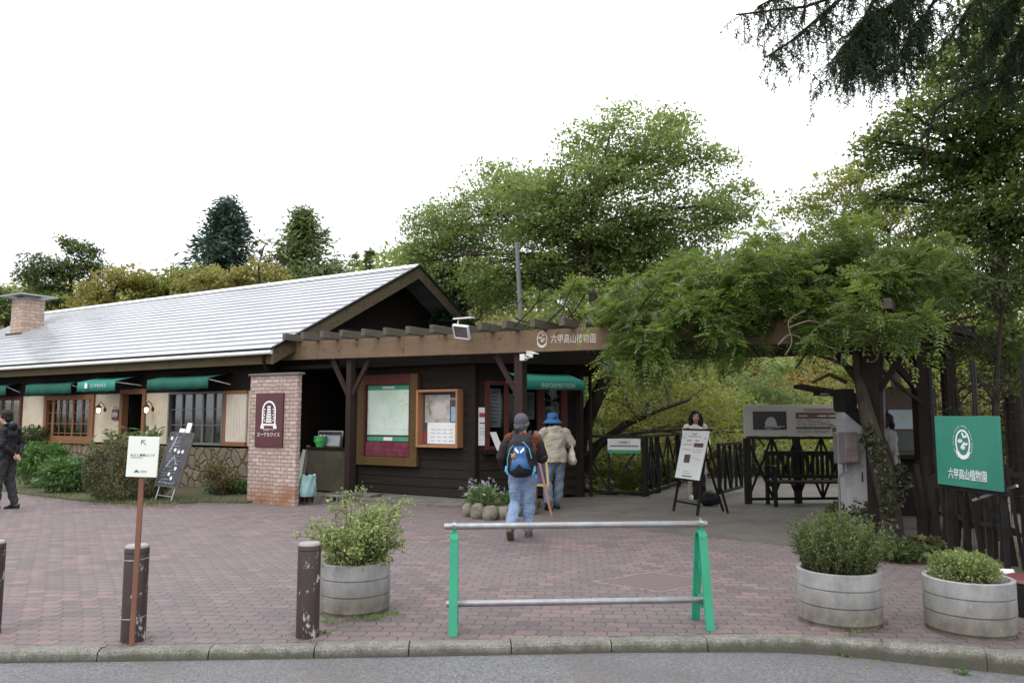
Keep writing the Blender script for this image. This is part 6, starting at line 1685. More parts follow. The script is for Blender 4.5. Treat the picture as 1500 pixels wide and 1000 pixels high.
def backpack(t, G):
    bp = thing('backpack', 'black backpack with blue panel, white wing emblem and tan plush charm on the walking hiker', 'backpack', G @ Vector((0, -.22, .85)))
    mb = MB(G); 
    mb.tube([(0, -.19, .80), (0, -.205, .84), (0, -.235, .95), (0, -.235, 1.10), (0, -.215, 1.22), (0, -.185, 1.29), (0, -.17, 1.31)], [(.10, .05), (.155, .085), (.178, .115), (.172, .115), (.150, .10), (.10, .07), (.04, .03)], 22, True, None, (1, 0, 0))
    mb.ell((0, -.30, .93), (.135, .085, .13), 16, 10)
    pb = fused('pack_body', mb, M['pack_black'], bp, .008, 3, .003, 14)
    def skinned(name, poly, mat, off, parent):
        # patch wrapped on the pack: cast each outline point onto the pack body
        from mathutils.bvhtree import BVHTree
        me = pb.data; tr = ROOTM[pb.name]; Bv = BVHTree.FromPolygons([tr @ v.co for v in me.vertices], [tuple(p.vertices) for p in me.polygons])
        fwd = (G.to_3x3() @ Vector((0, 1, 0))).normalized(); n = 9
        mbp = MB(); P = []
        def hit(x, z):
            o = G @ Vector((x, -1, z)); h = Bv.ray_cast(o, fwd); p = h[0] if h[0] is not None else G @ Vector((x, -.25, z)); return p - fwd * off
        cx = sum(p[0] for p in poly) / len(poly); cz = sum(p[1] for p in poly) / len(poly)
        m = len(poly); rings = []
        for i in range(n + 1):
            f = i / n; rings.append([hit(cx + (x - cx) * f, cz + (z - cz) * f) for x, z in poly])
        vs = [p for r_ in rings for p in r_]; fs = [(i*m+j, i*m+(j+1)%m, (i+1)*m+(j+1)%m, (i+1)*m+j) for i in range(n) for j in range(m)]
        mbp.add(vs, fs, True); return mbp.build(name, mat, parent)
    def dens(pts, k=6):
        out = []
        for i in range(len(pts)):
            a, b = Vector(pts[i]), Vector(pts[(i+1) % len(pts)])
            out += [tuple(a + (b - a) * (j / k)) for j in range(k)]
        return out
    skinned('blue_panel', dens([(-.07, 1.18), (.07, 1.18), (.082, 1.08), (.105, .98), (.145, .89), (.05, .915), (0, .965), (-.05, .905), (-.135, .86), (-.09, .98), (-.08, 1.08)]), M['pack_blue'], .006, bp)
    for sg, nm in ((-1, 0), (1, 1)): skinned('wing_emblem', dens([(.006 * sg, 1.115), (.052 * sg, 1.165), (.060 * sg, 1.150), (.055 * sg, 1.128), (.030 * sg, 1.105), (.012 * sg, 1.090)], 3), M['lettering_white'], .010, bp)
    skinned('cyan_piping', dens([(-.145, .95), (-.13, .95), (-.105, 1.16), (-.04, 1.235), (.05, 1.235), (.105, 1.16), (.12, 1.05), (.135, 1.05), (.12, 1.17), (.055, 1.25), (-.045, 1.25), (-.12, 1.17)], 4), M['pack_cyan'], .004, bp) if False else None
    mbp = MB(G); mbp.tube([(-.160, -.28, .90), (-.155, -.305, 1.02), (-.125, -.315, 1.14), (-.05, -.305, 1.225), (.05, -.305, 1.23), (.12, -.315, 1.15), (.15, -.31, 1.03)], .006, 6); mbp.build('cyan_piping', M['pack_cyan'], bp)
    mbp = MB(G)
    for sg in (-1, 1): mbp.tube([(sg * .155, -.24, .82), (sg * .178, -.25, .87), (sg * .180, -.24, .93)], [.012, .022, .012], 8)
    mbp.build('side_pocket', M['pack_cyan'], bp)
    mbp = MB(G); mbp.ell((-.075, -.345, 1.055), (.033, .026, .036), 12, 8); mbp.ell((-.055, -.35, 1.085), (.012, .012, .012), 8, 6); mbp.ell((-.10, -.35, 1.08), (.012, .012, .012), 8, 6); mbp.tube([(-.075, -.34, 1.03), (-.09, -.34, .97), (-.095, -.33, .94)], [.012, .013, .006], 8); mbp.build('plush_charm', M['charm'], bp)
    mbp = MB(G)
    for sg in (-1, 1): mbp.tube([(sg * .085, -.16, 1.28), (sg * .105, -.06, 1.365), (sg * .115, .04, 1.345), (sg * .125, .115, 1.22), (sg * .15, .08, 1.0), (sg * .16, -.10, .90)], [(.026, .010)] * 6, 8)
    mbp.tube([(-.03, -.16, 1.32), (-.03, -.19, 1.355), (.03, -.19, 1.355), (.03, -.16, 1.32)], .009, 6); mbp.build('shoulder_strap', M['pack_black'], bp)
backpack(t, G)

# the visitor in the blue hat at the booth window
J = dict(head=(-.02, .05, 1.47), neck=(0, .015, 1.34), chest=(0, 0, 1.185), pelvis=(.0, -.01, .885), sl=(-.175, .0, 1.29), sr=(.175, .0, 1.29), el=(-.30, .10, 1.08), er=(.30, -.02, 1.10), wl=(-.22, .33, 1.10), wr=(.20, .22, 1.06),
         hl=(-.085, 0, .81), hr=(.085, 0, .81), kl=(-.12, .02, .45), kr=(.09, .03, .45), al=(-.16, -.16, .115), ar=(.06, .05, .085))
t, G, Hm, top, V = person('person in a blue sun hat and hooded beige jacket facing the booth window', gnd(811, 746) + Vector((.02, .02, 0)), R(14), J,
    dict(trousers='jeans_grey', top='beige_cloth', shoes='shoe_black', foot_l=(0, .9, -.35), hood=True, bulk=.034, hemz=-.10, hem=.064, fold=.010, head_yaw=R(10)))
mb = MB(G @ Hm); mb.lathe([(.098, .03), (.100, .06), (.092, .115), (.06, .145), (0, .15)], (0, -.01, 0), 28); mb.lathe([(.098, .045), (.13, .015), (.165, -.025), (.158, -.032), (.125, .0), (.096, .03)], (0, -.01, 0), 32)
mb.build('sun_hat', M['blue_hat'], t); hair_cap(t, G, Hm, 'hair_black', 1.0, .03, fringe=False)
tb = thing('tote_bag', 'natural canvas tote bag hanging from the elbow of the visitor in the beige jacket', 'bag', G @ Vector((.28, 0, .75)))
mb = MB(G); k = 10; vs = []
mb.tube([(.30, -.04, .74), (.305, -.04, .80), (.295, -.035, .92), (.285, -.03, 1.01)], [(.035, .11), (.065, .135), (.055, .12), (.02, .095)], 16, True, None, (1, 0, 0)); fused('bag_body', mb, M['tote'], tb, .009, 4, .008, 12)
mb = MB(G); mb.tube([(.285, -.11, 1.0), (.285, -.06, 1.17), (.285, .0, 1.16), (.285, .05, 1.0)], [(.014, .006)] * 4, 6); mb.build('handle', M['tote'], tb)

# the smiling woman in the white cardigan
WS = 1.05
J = dict(head=(0, .03, 1.475), neck=(0, .0, 1.335), chest=(0, 0, 1.18), pelvis=(0, 0, .88), sl=(-.165, 0, 1.28), sr=(.165, 0, 1.28), el=(-.215, .02, 1.03), er=(.215, .02, 1.03), wl=(-.14, .20, .93), wr=(.14, .20, .93),
         hl=(-.085, 0, .80), hr=(.085, 0, .80), kl=(-.10, .06, .45), kr=(.11, .10, .45), al=(-.09, -.02, .085), ar=(.13, .06, .085))
J = {k_: (x_, y_, z_ * WS) for k_, (x_, y_, z_) in J.items()}
t, G, Hm, top, V = person('smiling person with long black hair and white cardigan behind the white notice easel', gnd(1021, 731), R(186), J,
    dict(trousers='tan_cloth', top='white_cloth', shoes='shoe_white', head_yaw=R(-14), bulk=.018, hemz=-.08, palm_l=(0, 0, -1), palm_r=(0, 0, -1)))
hair_cap(t, G, Hm, 'hair_black', 1.0, .16)
mb = MB(G); mb.tube([V('neck') + Vector((0, .02, -.01)), V('neck') + Vector((0, .065, -.07)), V('chest') + Vector((0, .105, .02)), V('chest') + Vector((0, .115, -.10)), V('pelvis') + Vector((0, .13, .05))], [(.030, .025), (.048, .035), (.045, .04), (.05, .04), (.06, .04)], 14, True, None, (1, 0, 0)); fused('black_blouse', mb, M['dark_cloth'], t, .008, 3)
# her things on the floor
mb = MB(Matrix.Translation(gnd(1042, 742) + Vector((0, .12, 0)))); mb.tube([(-.15, 0, .05), (-.10, 0, .11), (0, .0, .13), (.10, 0, .12), (.17, 0, .06)], [(.06, .06), (.12, .11), (.13, .13), (.11, .11), (.05, .05)], 16); mb.ell((-.02, -.04, .20), (.12, .08, .05), 12, 8)
_b = thing('rucksack', 'black rucksack lying on the concrete behind the white notice easel', 'bag', gnd(1042, 742) + Vector((0, .12, 0)))
fused('bag_body', mb, M['pack_black'], _b, .010, 4, .012, 9)
mb = MB(Matrix.Translation(gnd(1042, 742) + Vector((0, .12, 0)))); mb.tube([(-.1, -.08, .22), (-.02, -.10, .29), (.08, -.08, .22)], [(.012, .006)] * 3, 6); mb.build('strap', M['pack_black'], _b)
_c = thing('black_coat', 'long black coat hung over the rear leg of the white notice easel', 'coat', gnd(1028, 736) + Vector((0, .15, .05)))
mb = MB(Matrix.Translation(gnd(1028, 736) + Vector((0, .15, 0)))); mb.tube([(0, 0, .04), (0, 0, .3), (.0, .0, .6), (.0, .02, .78)], [(.13, .07), (.12, .07), (.10, .06), (.05, .04)], 16, True, None, (1, 0, 0)); fused('cloth', mb, M['dark_cloth'], _c, .010, 4, .014, 14)

# the man in the black jacket, facing along the cafe with his hands behind his back
J = dict(head=(0, .045, 1.535), neck=(0, .0, 1.395), chest=(0, -.01, 1.225), pelvis=(0, .01, .915), sl=(-.185, -.02, 1.335), sr=(.185, -.02, 1.335), el=(-.26, -.075, 1.07), er=(.26, -.075, 1.07), wl=(-.07, -.16, .925), wr=(.07, -.17, .915),
         hl=(-.095, 0, .84), hr=(.095, 0, .84), kl=(-.10, .05, .47), kr=(.10, -.02, .47), al=(-.11, .06, .085), ar=(.12, -.12, .085))
t, G, Hm, top, V = person('person in a black hooded jacket and charcoal trousers with hands clasped behind the back', gnd(4, 746), R(92), J,
    dict(trousers='grey_trouser', top='navy_cloth', shoes='shoe_black', hood=True, bulk=.014, hemz=-.08, hem=.052, hand_l=(.7, -.2, -.6), hand_r=(-.6, -.25, -.6), palm_l=(0, -1, 0), palm_r=(0, -1, 0), head_pitch=R(-6)))
hair_cap(t, G, Hm, 'hair_black', 1.03)
mb = MB(G); mb.tube([V('neck') + Vector((.062, .02, .035)), V('neck') + Vector((.0, -.062, .05)), V('neck') + Vector((-.062, .02, .035)), V('neck') + Vector((0, .075, -.02))], [(.010, .026)] * 4, 8); mb.build('shirt_collar', M['white_paint'], t)
mb = MB(G); mb.lathe([(.016, 0), (.016, .006), (0, .007)], (0, 0, 0), 10, G @ Matrix.Translation(V('chest') + Vector((-.05, .155, .04))) @ Matrix.Rotation(R(-90), 4, 'X')); mb.build('badge', M['white_paint'], t)

# the attendant at the kiosk, half hidden by the post
J = dict(head=(0, .03, 1.47), neck=(0, .0, 1.335), chest=(0, 0, 1.18), pelvis=(0, 0, .88), sl=(-.165, 0, 1.28), sr=(.165, 0, 1.28), el=(-.21, .0, 1.02), er=(.21, .0, 1.02), wl=(-.18, .14, .86), wr=(.18, .14, .86),
         hl=(-.085, 0, .80), hr=(.085, 0, .80), kl=(-.09, .02, .45), kr=(.09, .02, .45), al=(-.09, 0, .085), ar=(.09, 0, .085))
p = dep(1301, 640, 11.75); p.z = 0.006
t, G, Hm, top, V = person('person in a shaded white shirt half hidden behind the vine-wrapped post at the kiosk', p, R(80), J, dict(trousers='grey_trouser', top='shaded_shirt', shoes='shoe_black', bulk=.010, hemz=-.05))
hair_cap(t, G, Hm, 'hair_black', 1.0, .05)
# ---------------------------------------------------------------- foliage
def rng_(s): return np.random.default_rng(s)
def unit(a): return a / np.maximum(np.linalg.norm(a, axis=1, keepdims=True), 1e-9)
def leaf_quads(P, L, g, up=.6, asp=.5, out=None, droop=0.0, var=.35):
    """one folded diamond per point"""
    n = len(P); N = unit(g.normal(size=(n, 3)) + np.array([0, 0, up * 2]))
    T = g.normal(size=(n, 3))
    if out is not None: T = T * .6 + out
    T[:, 2] -= droop
    T = unit(T - N * (T * N).sum(1, keepdims=True)); B = np.cross(N, T)
    l = L * (1 + g.uniform(-var, var, (n, 1))); w_ = l * asp
    V = np.empty((n, 4, 3)); V[:, 0] = P; V[:, 2] = P + T * l - N * l * .08; V[:, 1] = P + T * l * .48 + B * w_ * .5 + N * l * .05; V[:, 3] = P + T * l * .48 - B * w_ * .5 + N * l * .05
    return V
def ell_points(c, r, n, g, inner=.45):
    d = unit(g.normal(size=(n, 3))); q = inner + (1 - inner) * g.random((n, 1)) ** .6
    return np.array(c) + d * q * np.array(r)
def spray(C, k, cr, flat, g):
    """k leaf points in a flattened, slightly tilted disc about each clump centre"""
    n = len(C); P = np.repeat(C, k, 0); R_ = cr * np.sqrt(g.random((n * k, 1))); th = g.random((n * k, 1)) * 2 * np.pi
    tl = np.repeat(g.normal(scale=.25, size=(n, 2)), k, 0); sz = np.repeat(g.uniform(.6, 1.35, (n, 1)), k, 0); R_ = R_ * sz
    x = R_ * np.cos(th); y = R_ * np.sin(th); z = g.normal(scale=cr * flat, size=(n * k, 1)) + x * tl[:, :1] + y * tl[:, 1:] - R_ ** 2 / cr * .25
    return P + np.hstack([x, y, z])
def tints(n_clump, k, g, P=None): return np.clip(np.repeat(g.random(n_clump), k) * .55 + g.random(n_clump * k) * .45, 0, 1)

def curve_to(a, b, sag, g, k=6):
    a, b = Vector(a), Vector(b); m = (a + b) / 2 + Vector((g.normal() * .06, g.normal() * .06, 0)) * (b - a).length + Vector((0, 0, sag * (b - a).length))
    return [(1-t)**2 * a + 2*t*(1-t) * m + t*t * b for t in [i / k for i in range(k + 1)]]

def broadleaf(name, label, cat, trunk, lobes, mat, bark, seed, clumps=26, k=38, cr=.42, leaf=.10, flat=.16, group=None, tw=.30, asp=.55, inner=.35, up=.7, base=None, limb_r=.07, droop=0.0):
    """trunk: [(point, radius)...]; lobes: (centre, (rx, ry, rz), share)"""
    g = rng_(seed); root = thing(name, label, cat, base if base is not None else trunk[0][0], 0, group)
    mb = MB(); mb.tube([p for p, r in trunk], [r for p, r in trunk], 9)
    tp = [Vector(p) for p, r in trunk]; tr = [r for p, r in trunk]
    dense = [(tp[i] + (tp[i+1] - tp[i]) * f, tr[i] + (tr[i+1] - tr[i]) * f) for i in range(len(tp) - 1) for f in (0, .33, .66)] + [(tp[-1], tr[-1])]
    top = dense[len(dense) // 3:]
    Vs, Ts = [], []
    for c, r, sh in lobes:
        c = Vector(c); n = max(4, int(clumps * sh)); C = ell_points(c, r, n, g, inner)
        s, sr = min(top, key=lambda q: (q[0] - c).length + max(0, q[0].z - c.z + .2) * 2)
        if tw > 0:
            pts = curve_to(s, c, .06, g, 7); r0 = min(sr * .8, limb_r); mb.tube(pts, [r0 * (1 - .75 * i / 7) for i in range(8)], 6)
            for q in C[: int(n * tw) + 1]:
                st = pts[int(g.integers(2, 8))]; p2 = curve_to(st, q, .05, g, 4); mb.tube(p2, [r0 * .30, r0 * .24, r0 * .18, r0 * .12, r0 * .06], 4, False)
        P = spray(C, k, cr, flat, g); Vs.append(leaf_quads(P, leaf, g, up, asp, droop=droop)); Ts.append(tints(n, k, g))
    mb.build('trunk', bark, root)
    V = np.concatenate(Vs) - np.array(root.location); me = npmesh('crown', V, 4, np.concatenate(Ts))
    mesh_obj('crown', me, mat, root)
    return root
def plobe(px, py, Y, rx, rz, ry=None, sh=1.0):
    s = Y / FPX; return (dep(px, py, Y), (rx * s, ry if ry else max(rx, rz) * s * .9, rz * s), sh)

# the big maple behind the pergola
tk = [(dep(833, 760, 17.6), .22), (dep(840, 690, 17.5), .20), (dep(851, 640, 17.3), .18), (dep(868, 594, 17.2), .165), (dep(889, 552, 17.2), .15), (dep(893, 505, 17.4), .14), (dep(872, 460, 17.8), .11), (dep(860, 380, 18), .07), (dep(868, 300, 18), .04)]
lob = [plobe(655, 400, 21.8, 75, 55, 1.6, 1.5), plobe(700, 330, 21.3, 85, 55, 1.6, 1.7), plobe(640, 335, 21.8, 48, 45, 1.2, .8), plobe(607, 385, 21.8, 32, 45, 1.0, .5), plobe(690, 425, 21.4, 70, 40, 1.2, 1.0), plobe(820, 340, 18.6, 90, 50, 1.6, 1.3), plobe(930, 350, 18.4, 90, 50, 1.6, 1.3), plobe(785, 300, 19, 95, 55, 2.0, 1.5), plobe(745, 268, 20, 75, 30, 1.4, .8), plobe(870, 280, 18.3, 95, 65, 2.0, 1.6), plobe(880, 215, 18.4, 55, 36, 1.2, .55),
       plobe(955, 230, 18, 70, 52, 1.6, 1.0), plobe(975, 183, 18, 42, 22, .9, .35), plobe(1035, 228, 17.8, 40, 20, .8, .25), plobe(1000, 320, 18, 85, 62, 1.8, 1.3), plobe(1065, 300, 17, 45, 36, 1.0, .45), plobe(760, 410, 19.5, 95, 46, 1.6, 1.4), plobe(870, 385, 18.8, 110, 60, 1.8, 1.6), plobe(980, 410, 18.2, 95, 45, 1.6, 1.1), plobe(905, 165, 18, 20, 12, .5, .1)]
broadleaf('maple_tree', 'large spreading green maple with layered crown behind the pergola and booth', 'tree', tk, lob, M['leaf_maple'], M['bark'], 1, 92, 54, .44, .095, .12, tw=.28, limb_r=.075, inner=.12)
# its low branches in front of the valley are a neighbouring young maple
tk2 = [(dep(842, 770, 16.9), .15), (dep(850, 700, 16.8), .13), (dep(872, 655, 16.6), .11), (dep(915, 622, 16.4), .08), (dep(965, 600, 16.3), .05), (dep(1010, 585, 16.2), .03)]
broadleaf('maple_tree', 'low leaning maple whose thin branches cross behind the black bridge railing', 'tree', tk2, [plobe(950, 590, 17, 75, 32, 1.2, 1.0), plobe(1020, 575, 17.2, 60, 34, 1.2, .9), plobe(905, 560, 17.6, 50, 30, 1.0, .6), plobe(960, 545, 18, 80, 24, 1.2, .8), plobe(890, 640, 17.4, 40, 30, 1.0, .4), plobe(1040, 630, 17.5, 50, 26, 1.0, .6)], M['leaf_lime'], M['bark'], 2, 36, 44, .38, .085, .10, tw=.35, limb_r=.05)
# dark conifer beside the gable
def conifer(name, label, base, h, rb, mat, seed, levels=26, per=9, group=None, z0=.12, needle=.30, up=.12, sprays=10, tipw=1.0, wid=.28, k=5, jit=(.6, 1.15), tight=.32):
    g = rng_(seed); base = Vector(base); root = thing(name, label, 'tree', base, 0, group); mb = MB()
    mb.tube([base, base + Vector((0, 0, h * .5)), base + Vector((0, 0, h))], [h * .014, h * .009, .01], 8); Ps, Os = [], []
    for i in range(levels):
        f = i / (levels - 1); z = h * (z0 + (1 - z0) * f * .985); R0 = rb * (1 - f) ** .85 * tipw + .05 * h * .1
        for j in range(per):
            th = g.random() * 2 * np.pi; R1 = R0 * g.uniform(*jit); a = np.array([math.cos(th), math.sin(th), 0])
            s = np.linspace(.15, 1, sprays); zz = z + R1 * (up * s - .42 * s ** 2 * (1 - f * .6)) ; pts = np.array(base) + a * (R1 * s)[:, None] + np.stack([0*s, 0*s, zz], 1)
            if j % 2 == 0: mb.tube([tuple(base + Vector((0, 0, z)))] + [tuple(p) for p in pts[::3]], [.025 * h * .1] + [.012 * h * .1] * len(pts[::3]), 3, False)
            side = np.array([-a[1], a[0], 0]); m = len(pts)
            for q in range(k):
                sp = g.normal(scale=tight * R1, size=(m, 1)) * (1 - .6 * s[:, None]) * .6
                Ps.append(pts + side * sp + g.normal(scale=.05 * rb, size=(m, 3))); Os.append(np.tile(a, (m, 1)) + side * np.sign(sp) * .8 + np.array([0, 0, -.25]))
    mb.build('trunk', M['bark'], root)
    P = np.concatenate(Ps); O = np.concatenate(Os); V = leaf_quads(P, needle, g, .5, wid, O * 1.6) - np.array(base)
    mesh_obj('crown', npmesh('crown', V, 4, g.random(len(P))), mat, root); return root
bz = lambda px, py, Y: Vector((dep(px, py, Y).x, Y, terrain(dep(px, py, Y).x, Y) - .2))
b = bz(655, 410, 21); conifer('spruce_tree', 'dark blue-green spruce low beside the cafe gable, under the maple', b, dep(655, 395, 21).z - b.z, 1.7, M['leaf_bluespruce'], 5, 24, 10, needle=.2)
b = bz(336, 310, 40); conifer('spruce_tree', 'dark blue-green spruce with a pointed top above the cafe roof', b, dep(336, 303, 40).z - b.z, 5.6, M['leaf_bluespruce'], 6, 17, 7, needle=.36, sprays=16, jit=(.35, 1.2), tight=.20, k=9, up=.25)
b = bz(445, 320, 38); conifer('larch_tree', 'rounded yellow-green larch above the cafe roof beside the pointed spruce', b, dep(432, 316, 38).z - b.z, 4.4, M['leaf_larch'], 7, 17, 8, needle=.30, tipw=1.15, z0=.3, jit=(.4, 1.2), tight=.24, k=8, sprays=14, up=.35)
b = bz(541, 380, 42); conifer('larch_tree', 'slender far larch just above the roof ridge near the gable', b, dep(541, 368, 42).z - b.z, 1.2, M['leaf_larch'], 8, 20, 5, needle=.30, sprays=6)
b = bz(520, 385, 44); conifer('larch_tree', 'very thin far larch above the roof ridge, nearly bare', b, dep(523, 372, 44).z - b.z, .8, M['leaf_larch'], 9, 16, 3, needle=.26, sprays=5)
# trees along the skyline behind the cafe
def btree(name, label, px, Y, lobes, mat, seed, **kw):
    b = bz(px, 400, Y); c = lobes[0][0]; k_ = .35 if name == 'bare_tree' else .8; return broadleaf(name, label, 'tree', [(b, .24 * k_), (b * .6 + Vector((c.x, c.y, c.z)) * .4, .18 * k_), (Vector((c.x, c.y, c.z - .5)), .12 * k_), (Vector((c.x + .2, c.y, c.z + .3)), .03)], lobes, mat, M['bark'], seed, **kw)
btree('pine_tree', 'loose dark green tree rising behind the brick chimney', 108, 38, [plobe(105, 390, 38, 40, 22, 1.2, 1.1), plobe(62, 400, 38, 34, 16, 1.0, .8), plobe(120, 366, 38, 26, 14, .9, .6), plobe(95, 355, 38, 16, 7, .6, .2), plobe(140, 396, 38, 22, 18, .8, .5), plobe(75, 420, 38, 32, 12, 1.0, .7), plobe(55, 381, 38, 16, 10, .7, .25), plobe(42, 405, 38, 14, 12, .6, .2), plobe(60, 440, 37, 25, 14, 1.0, .5), plobe(95, 440, 37, 30, 15, 1.0, .6)], M['leaf_dark'], 21, clumps=40, k=34, cr=.42, leaf=.20, flat=.2, tw=.6, asp=.4, limb_r=.10)
btree('yellow_tree', 'golden yellow tree just above the roof beside the chimney', 170, 35, [plobe(165, 425, 35, 46, 26, 1.6, 1.0), plobe(185, 402, 35, 30, 18, 1.2, .6), plobe(130, 440, 35, 36, 22, 1.2, .7)], M['leaf_yellow'], 22, clumps=34, k=36, cr=.5, leaf=.2, tw=.2)
btree('yellow_tree', 'yellow-green tree on the skyline between the golden tree and the dark spruce', 240, 36, [plobe(245, 412, 36, 50, 18, 1.6, 1.0), plobe(210, 425, 36, 36, 20, 1.4, .8), plobe(290, 404, 36, 40, 14, 1.2, .8)], M['leaf_lime'], 23, clumps=34, k=36, cr=.5, leaf=.2, tw=.2)
btree('yellow_tree', 'tawny olive tree on the skyline in front of the dark spruce', 350, 34, [plobe(345, 405, 34, 52, 16, 1.4, 1.0), plobe(392, 400, 34, 40, 18, 1.2, .8), plobe(300, 412, 34, 40, 14, 1.2, .6)], M['leaf_yellow'], 24, clumps=34, k=34, cr=.5, leaf=.19, tw=.2)
btree('bare_tree', 'nearly bare tree with pale twigs between the spruce and the rounded larch', 385, 33, [plobe(380, 370, 33, 24, 26, .8, .5), plobe(400, 350, 33, 18, 20, .7, .4), plobe(415, 380, 33, 20, 22, .7, .4)], M['leaf_yellow'], 25, clumps=26, k=2, cr=.4, leaf=.14, tw=1.0, limb_r=.05)
btree('dark_tree', 'dark green tree crown low behind the chimney at the picture edge', 15, 33, [plobe(12, 450, 33, 40, 26, 1.4, 1.0), plobe(-30, 430, 33, 50, 30, 1.4, 1.0)], M['leaf_dark'], 26, clumps=34, k=36, cr=.5, leaf=.2)
btree('dark_tree', 'olive green tree filling the gap between the larch and the cafe gable', 480, 40, [plobe(478, 400, 40, 30, 22, 1.4, .8), plobe(515, 410, 40, 36, 18, 1.2, .6)], M['leaf_lime'], 27, clumps=34, k=30, cr=.5, leaf=.2)
btree('dark_tree', 'mid green tree behind the gable peak at the edge of the maple crown', 590, 27, [plobe(605, 380, 27, 45, 40, 1.6, 1.2), plobe(640, 420, 26, 40, 30, 1.4, .8)], M['leaf_maple'], 28, clumps=34, k=40, cr=.5, leaf=.15)

# trees of the valley beyond the bridge: three kinds, copied with their parts
def proto(name, label, mat, seed, k=44):
    g = rng_(seed); L = []
    for i in range(9):
        a = i * 2.4; r = 1.5 * math.sqrt((i + .5) / 9); L.append((Vector((r * math.cos(a), r * math.sin(a), 3.4 + g.uniform(-1.3, 1.6) - .3 * r)), (1.25, 1.25, .75), 1.0))
    return broadleaf(name, label, 'tree', [(Vector((0, 0, 0)), .13), (Vector((.1, 0, 1.2)), .10), (Vector((.0, .1, 2.6)), .07), (Vector((.1, .0, 4.2)), .03)], L, mat, M['bark'], seed, clumps=30, k=k, cr=.46, leaf=.125, flat=.13, group='trees in the valley beyond the bridge', tw=.3, limb_r=.05)
VL = {'l': 'yellow-green leafy tree in the valley beyond the bridge railing', 'g': 'mid green leafy tree in the valley beyond the bridge railing', 'o': 'orange tinted autumn tree in the valley above the long sign panel', 'y': 'yellow autumn tree in the valley beyond the bridge'}
pr_ = {'l': proto('valley_tree', VL['l'], M['leaf_lime'], 31), 'g': proto('valley_tree', VL['g'], M['leaf_maple'], 32), 'o': proto('valley_tree', VL['o'], M['leaf_orange'], 33, 34), 'y': proto('valley_tree', VL['y'], M['leaf_yellow'], 34, 38)}
vt = [('l', 905, 640, 22, .95), ('g', 980, 600, 26, 1.2), ('l', 1045, 640, 23, 1.0), ('g', 930, 560, 30, 1.4), ('l', 1010, 540, 32, 1.4), ('g', 1085, 590, 28, 1.2), ('o', 1165, 555, 33, 1.25), ('y', 1225, 560, 34, 1.3), ('o', 1120, 540, 38, 1.3), ('y', 1185, 610, 29, 1.0), ('l', 1135, 660, 25, .9), ('g', 1230, 650, 25, 1.0), ('l', 1300, 560, 30, 1.3), ('y', 1270, 525, 40, 1.5), ('g', 1370, 560, 26, 1.3), ('l', 1440, 600, 24, 1.3), ('y', 1400, 520, 34, 1.5), ('l', 1500, 560, 22, 1.3), ('g', 1560, 560, 24, 1.4), ('l', 870, 700, 20, .75), ('l', 965, 700, 20, .8), ('y', 1010, 690, 21, .75), ('l', 1180, 700, 20, .8), ('g', 1100, 700, 22, .8), ('g', 860, 560, 34, 1.5), ('l', 1060, 520, 42, 1.6), ('y', 960, 520, 44, 1.6), ('y', 1340, 620, 20, .9)]
used = set()
for i, (kd, px, py, Y, s) in enumerate(vt):
    o = pr_[kd] if kd not in used else copy_tree(pr_[kd]); used.add(kd)
    p = dep(px, py, Y); o.location = (p.x, Y, p.z - 3.4 * s); o.rotation_euler.z = i * 1.9; o.scale = (s, s, s * .95)

# wisteria over the pergola
def pinnate(P, D, g, L=.21, k=11, leafl=.062, asp=.44):
    """compound leaves: a drooping stem with paired leaflets"""
    n = len(P); D = unit(D); side = unit(np.cross(D, np.array([0, 0, 1.0]) + g.normal(scale=.35, size=(n, 3)))); up = np.cross(side, D); out = []
    Ls = L * g.uniform(.7, 1.25, (n, 1))
    for j in range(k):
        f = .18 + .82 * (j // 2) / max(1, (k - 1) // 2); sg = 1 if j % 2 else -1; c = P + D * Ls * f - np.array([0, 0, 1]) * Ls * .35 * f * f
        if j == k - 1: T = unit(D - np.array([0, 0, .5]))
        else: T = unit(side * sg + D * .55 - np.array([0, 0, .35]))
        N = unit(up + g.normal(scale=.25, size=(n, 3))); B = unit(np.cross(N, T)); l = leafl * g.uniform(.75, 1.2, (n, 1))
        V = np.empty((n, 4, 3)); V[:, 0] = c; V[:, 2] = c + T * l; V[:, 1] = c + T * l * .42 + B * l * asp * .5; V[:, 3] = c + T * l * .42 - B * l * asp * .5; out.append(V)
    return np.concatenate(out), k
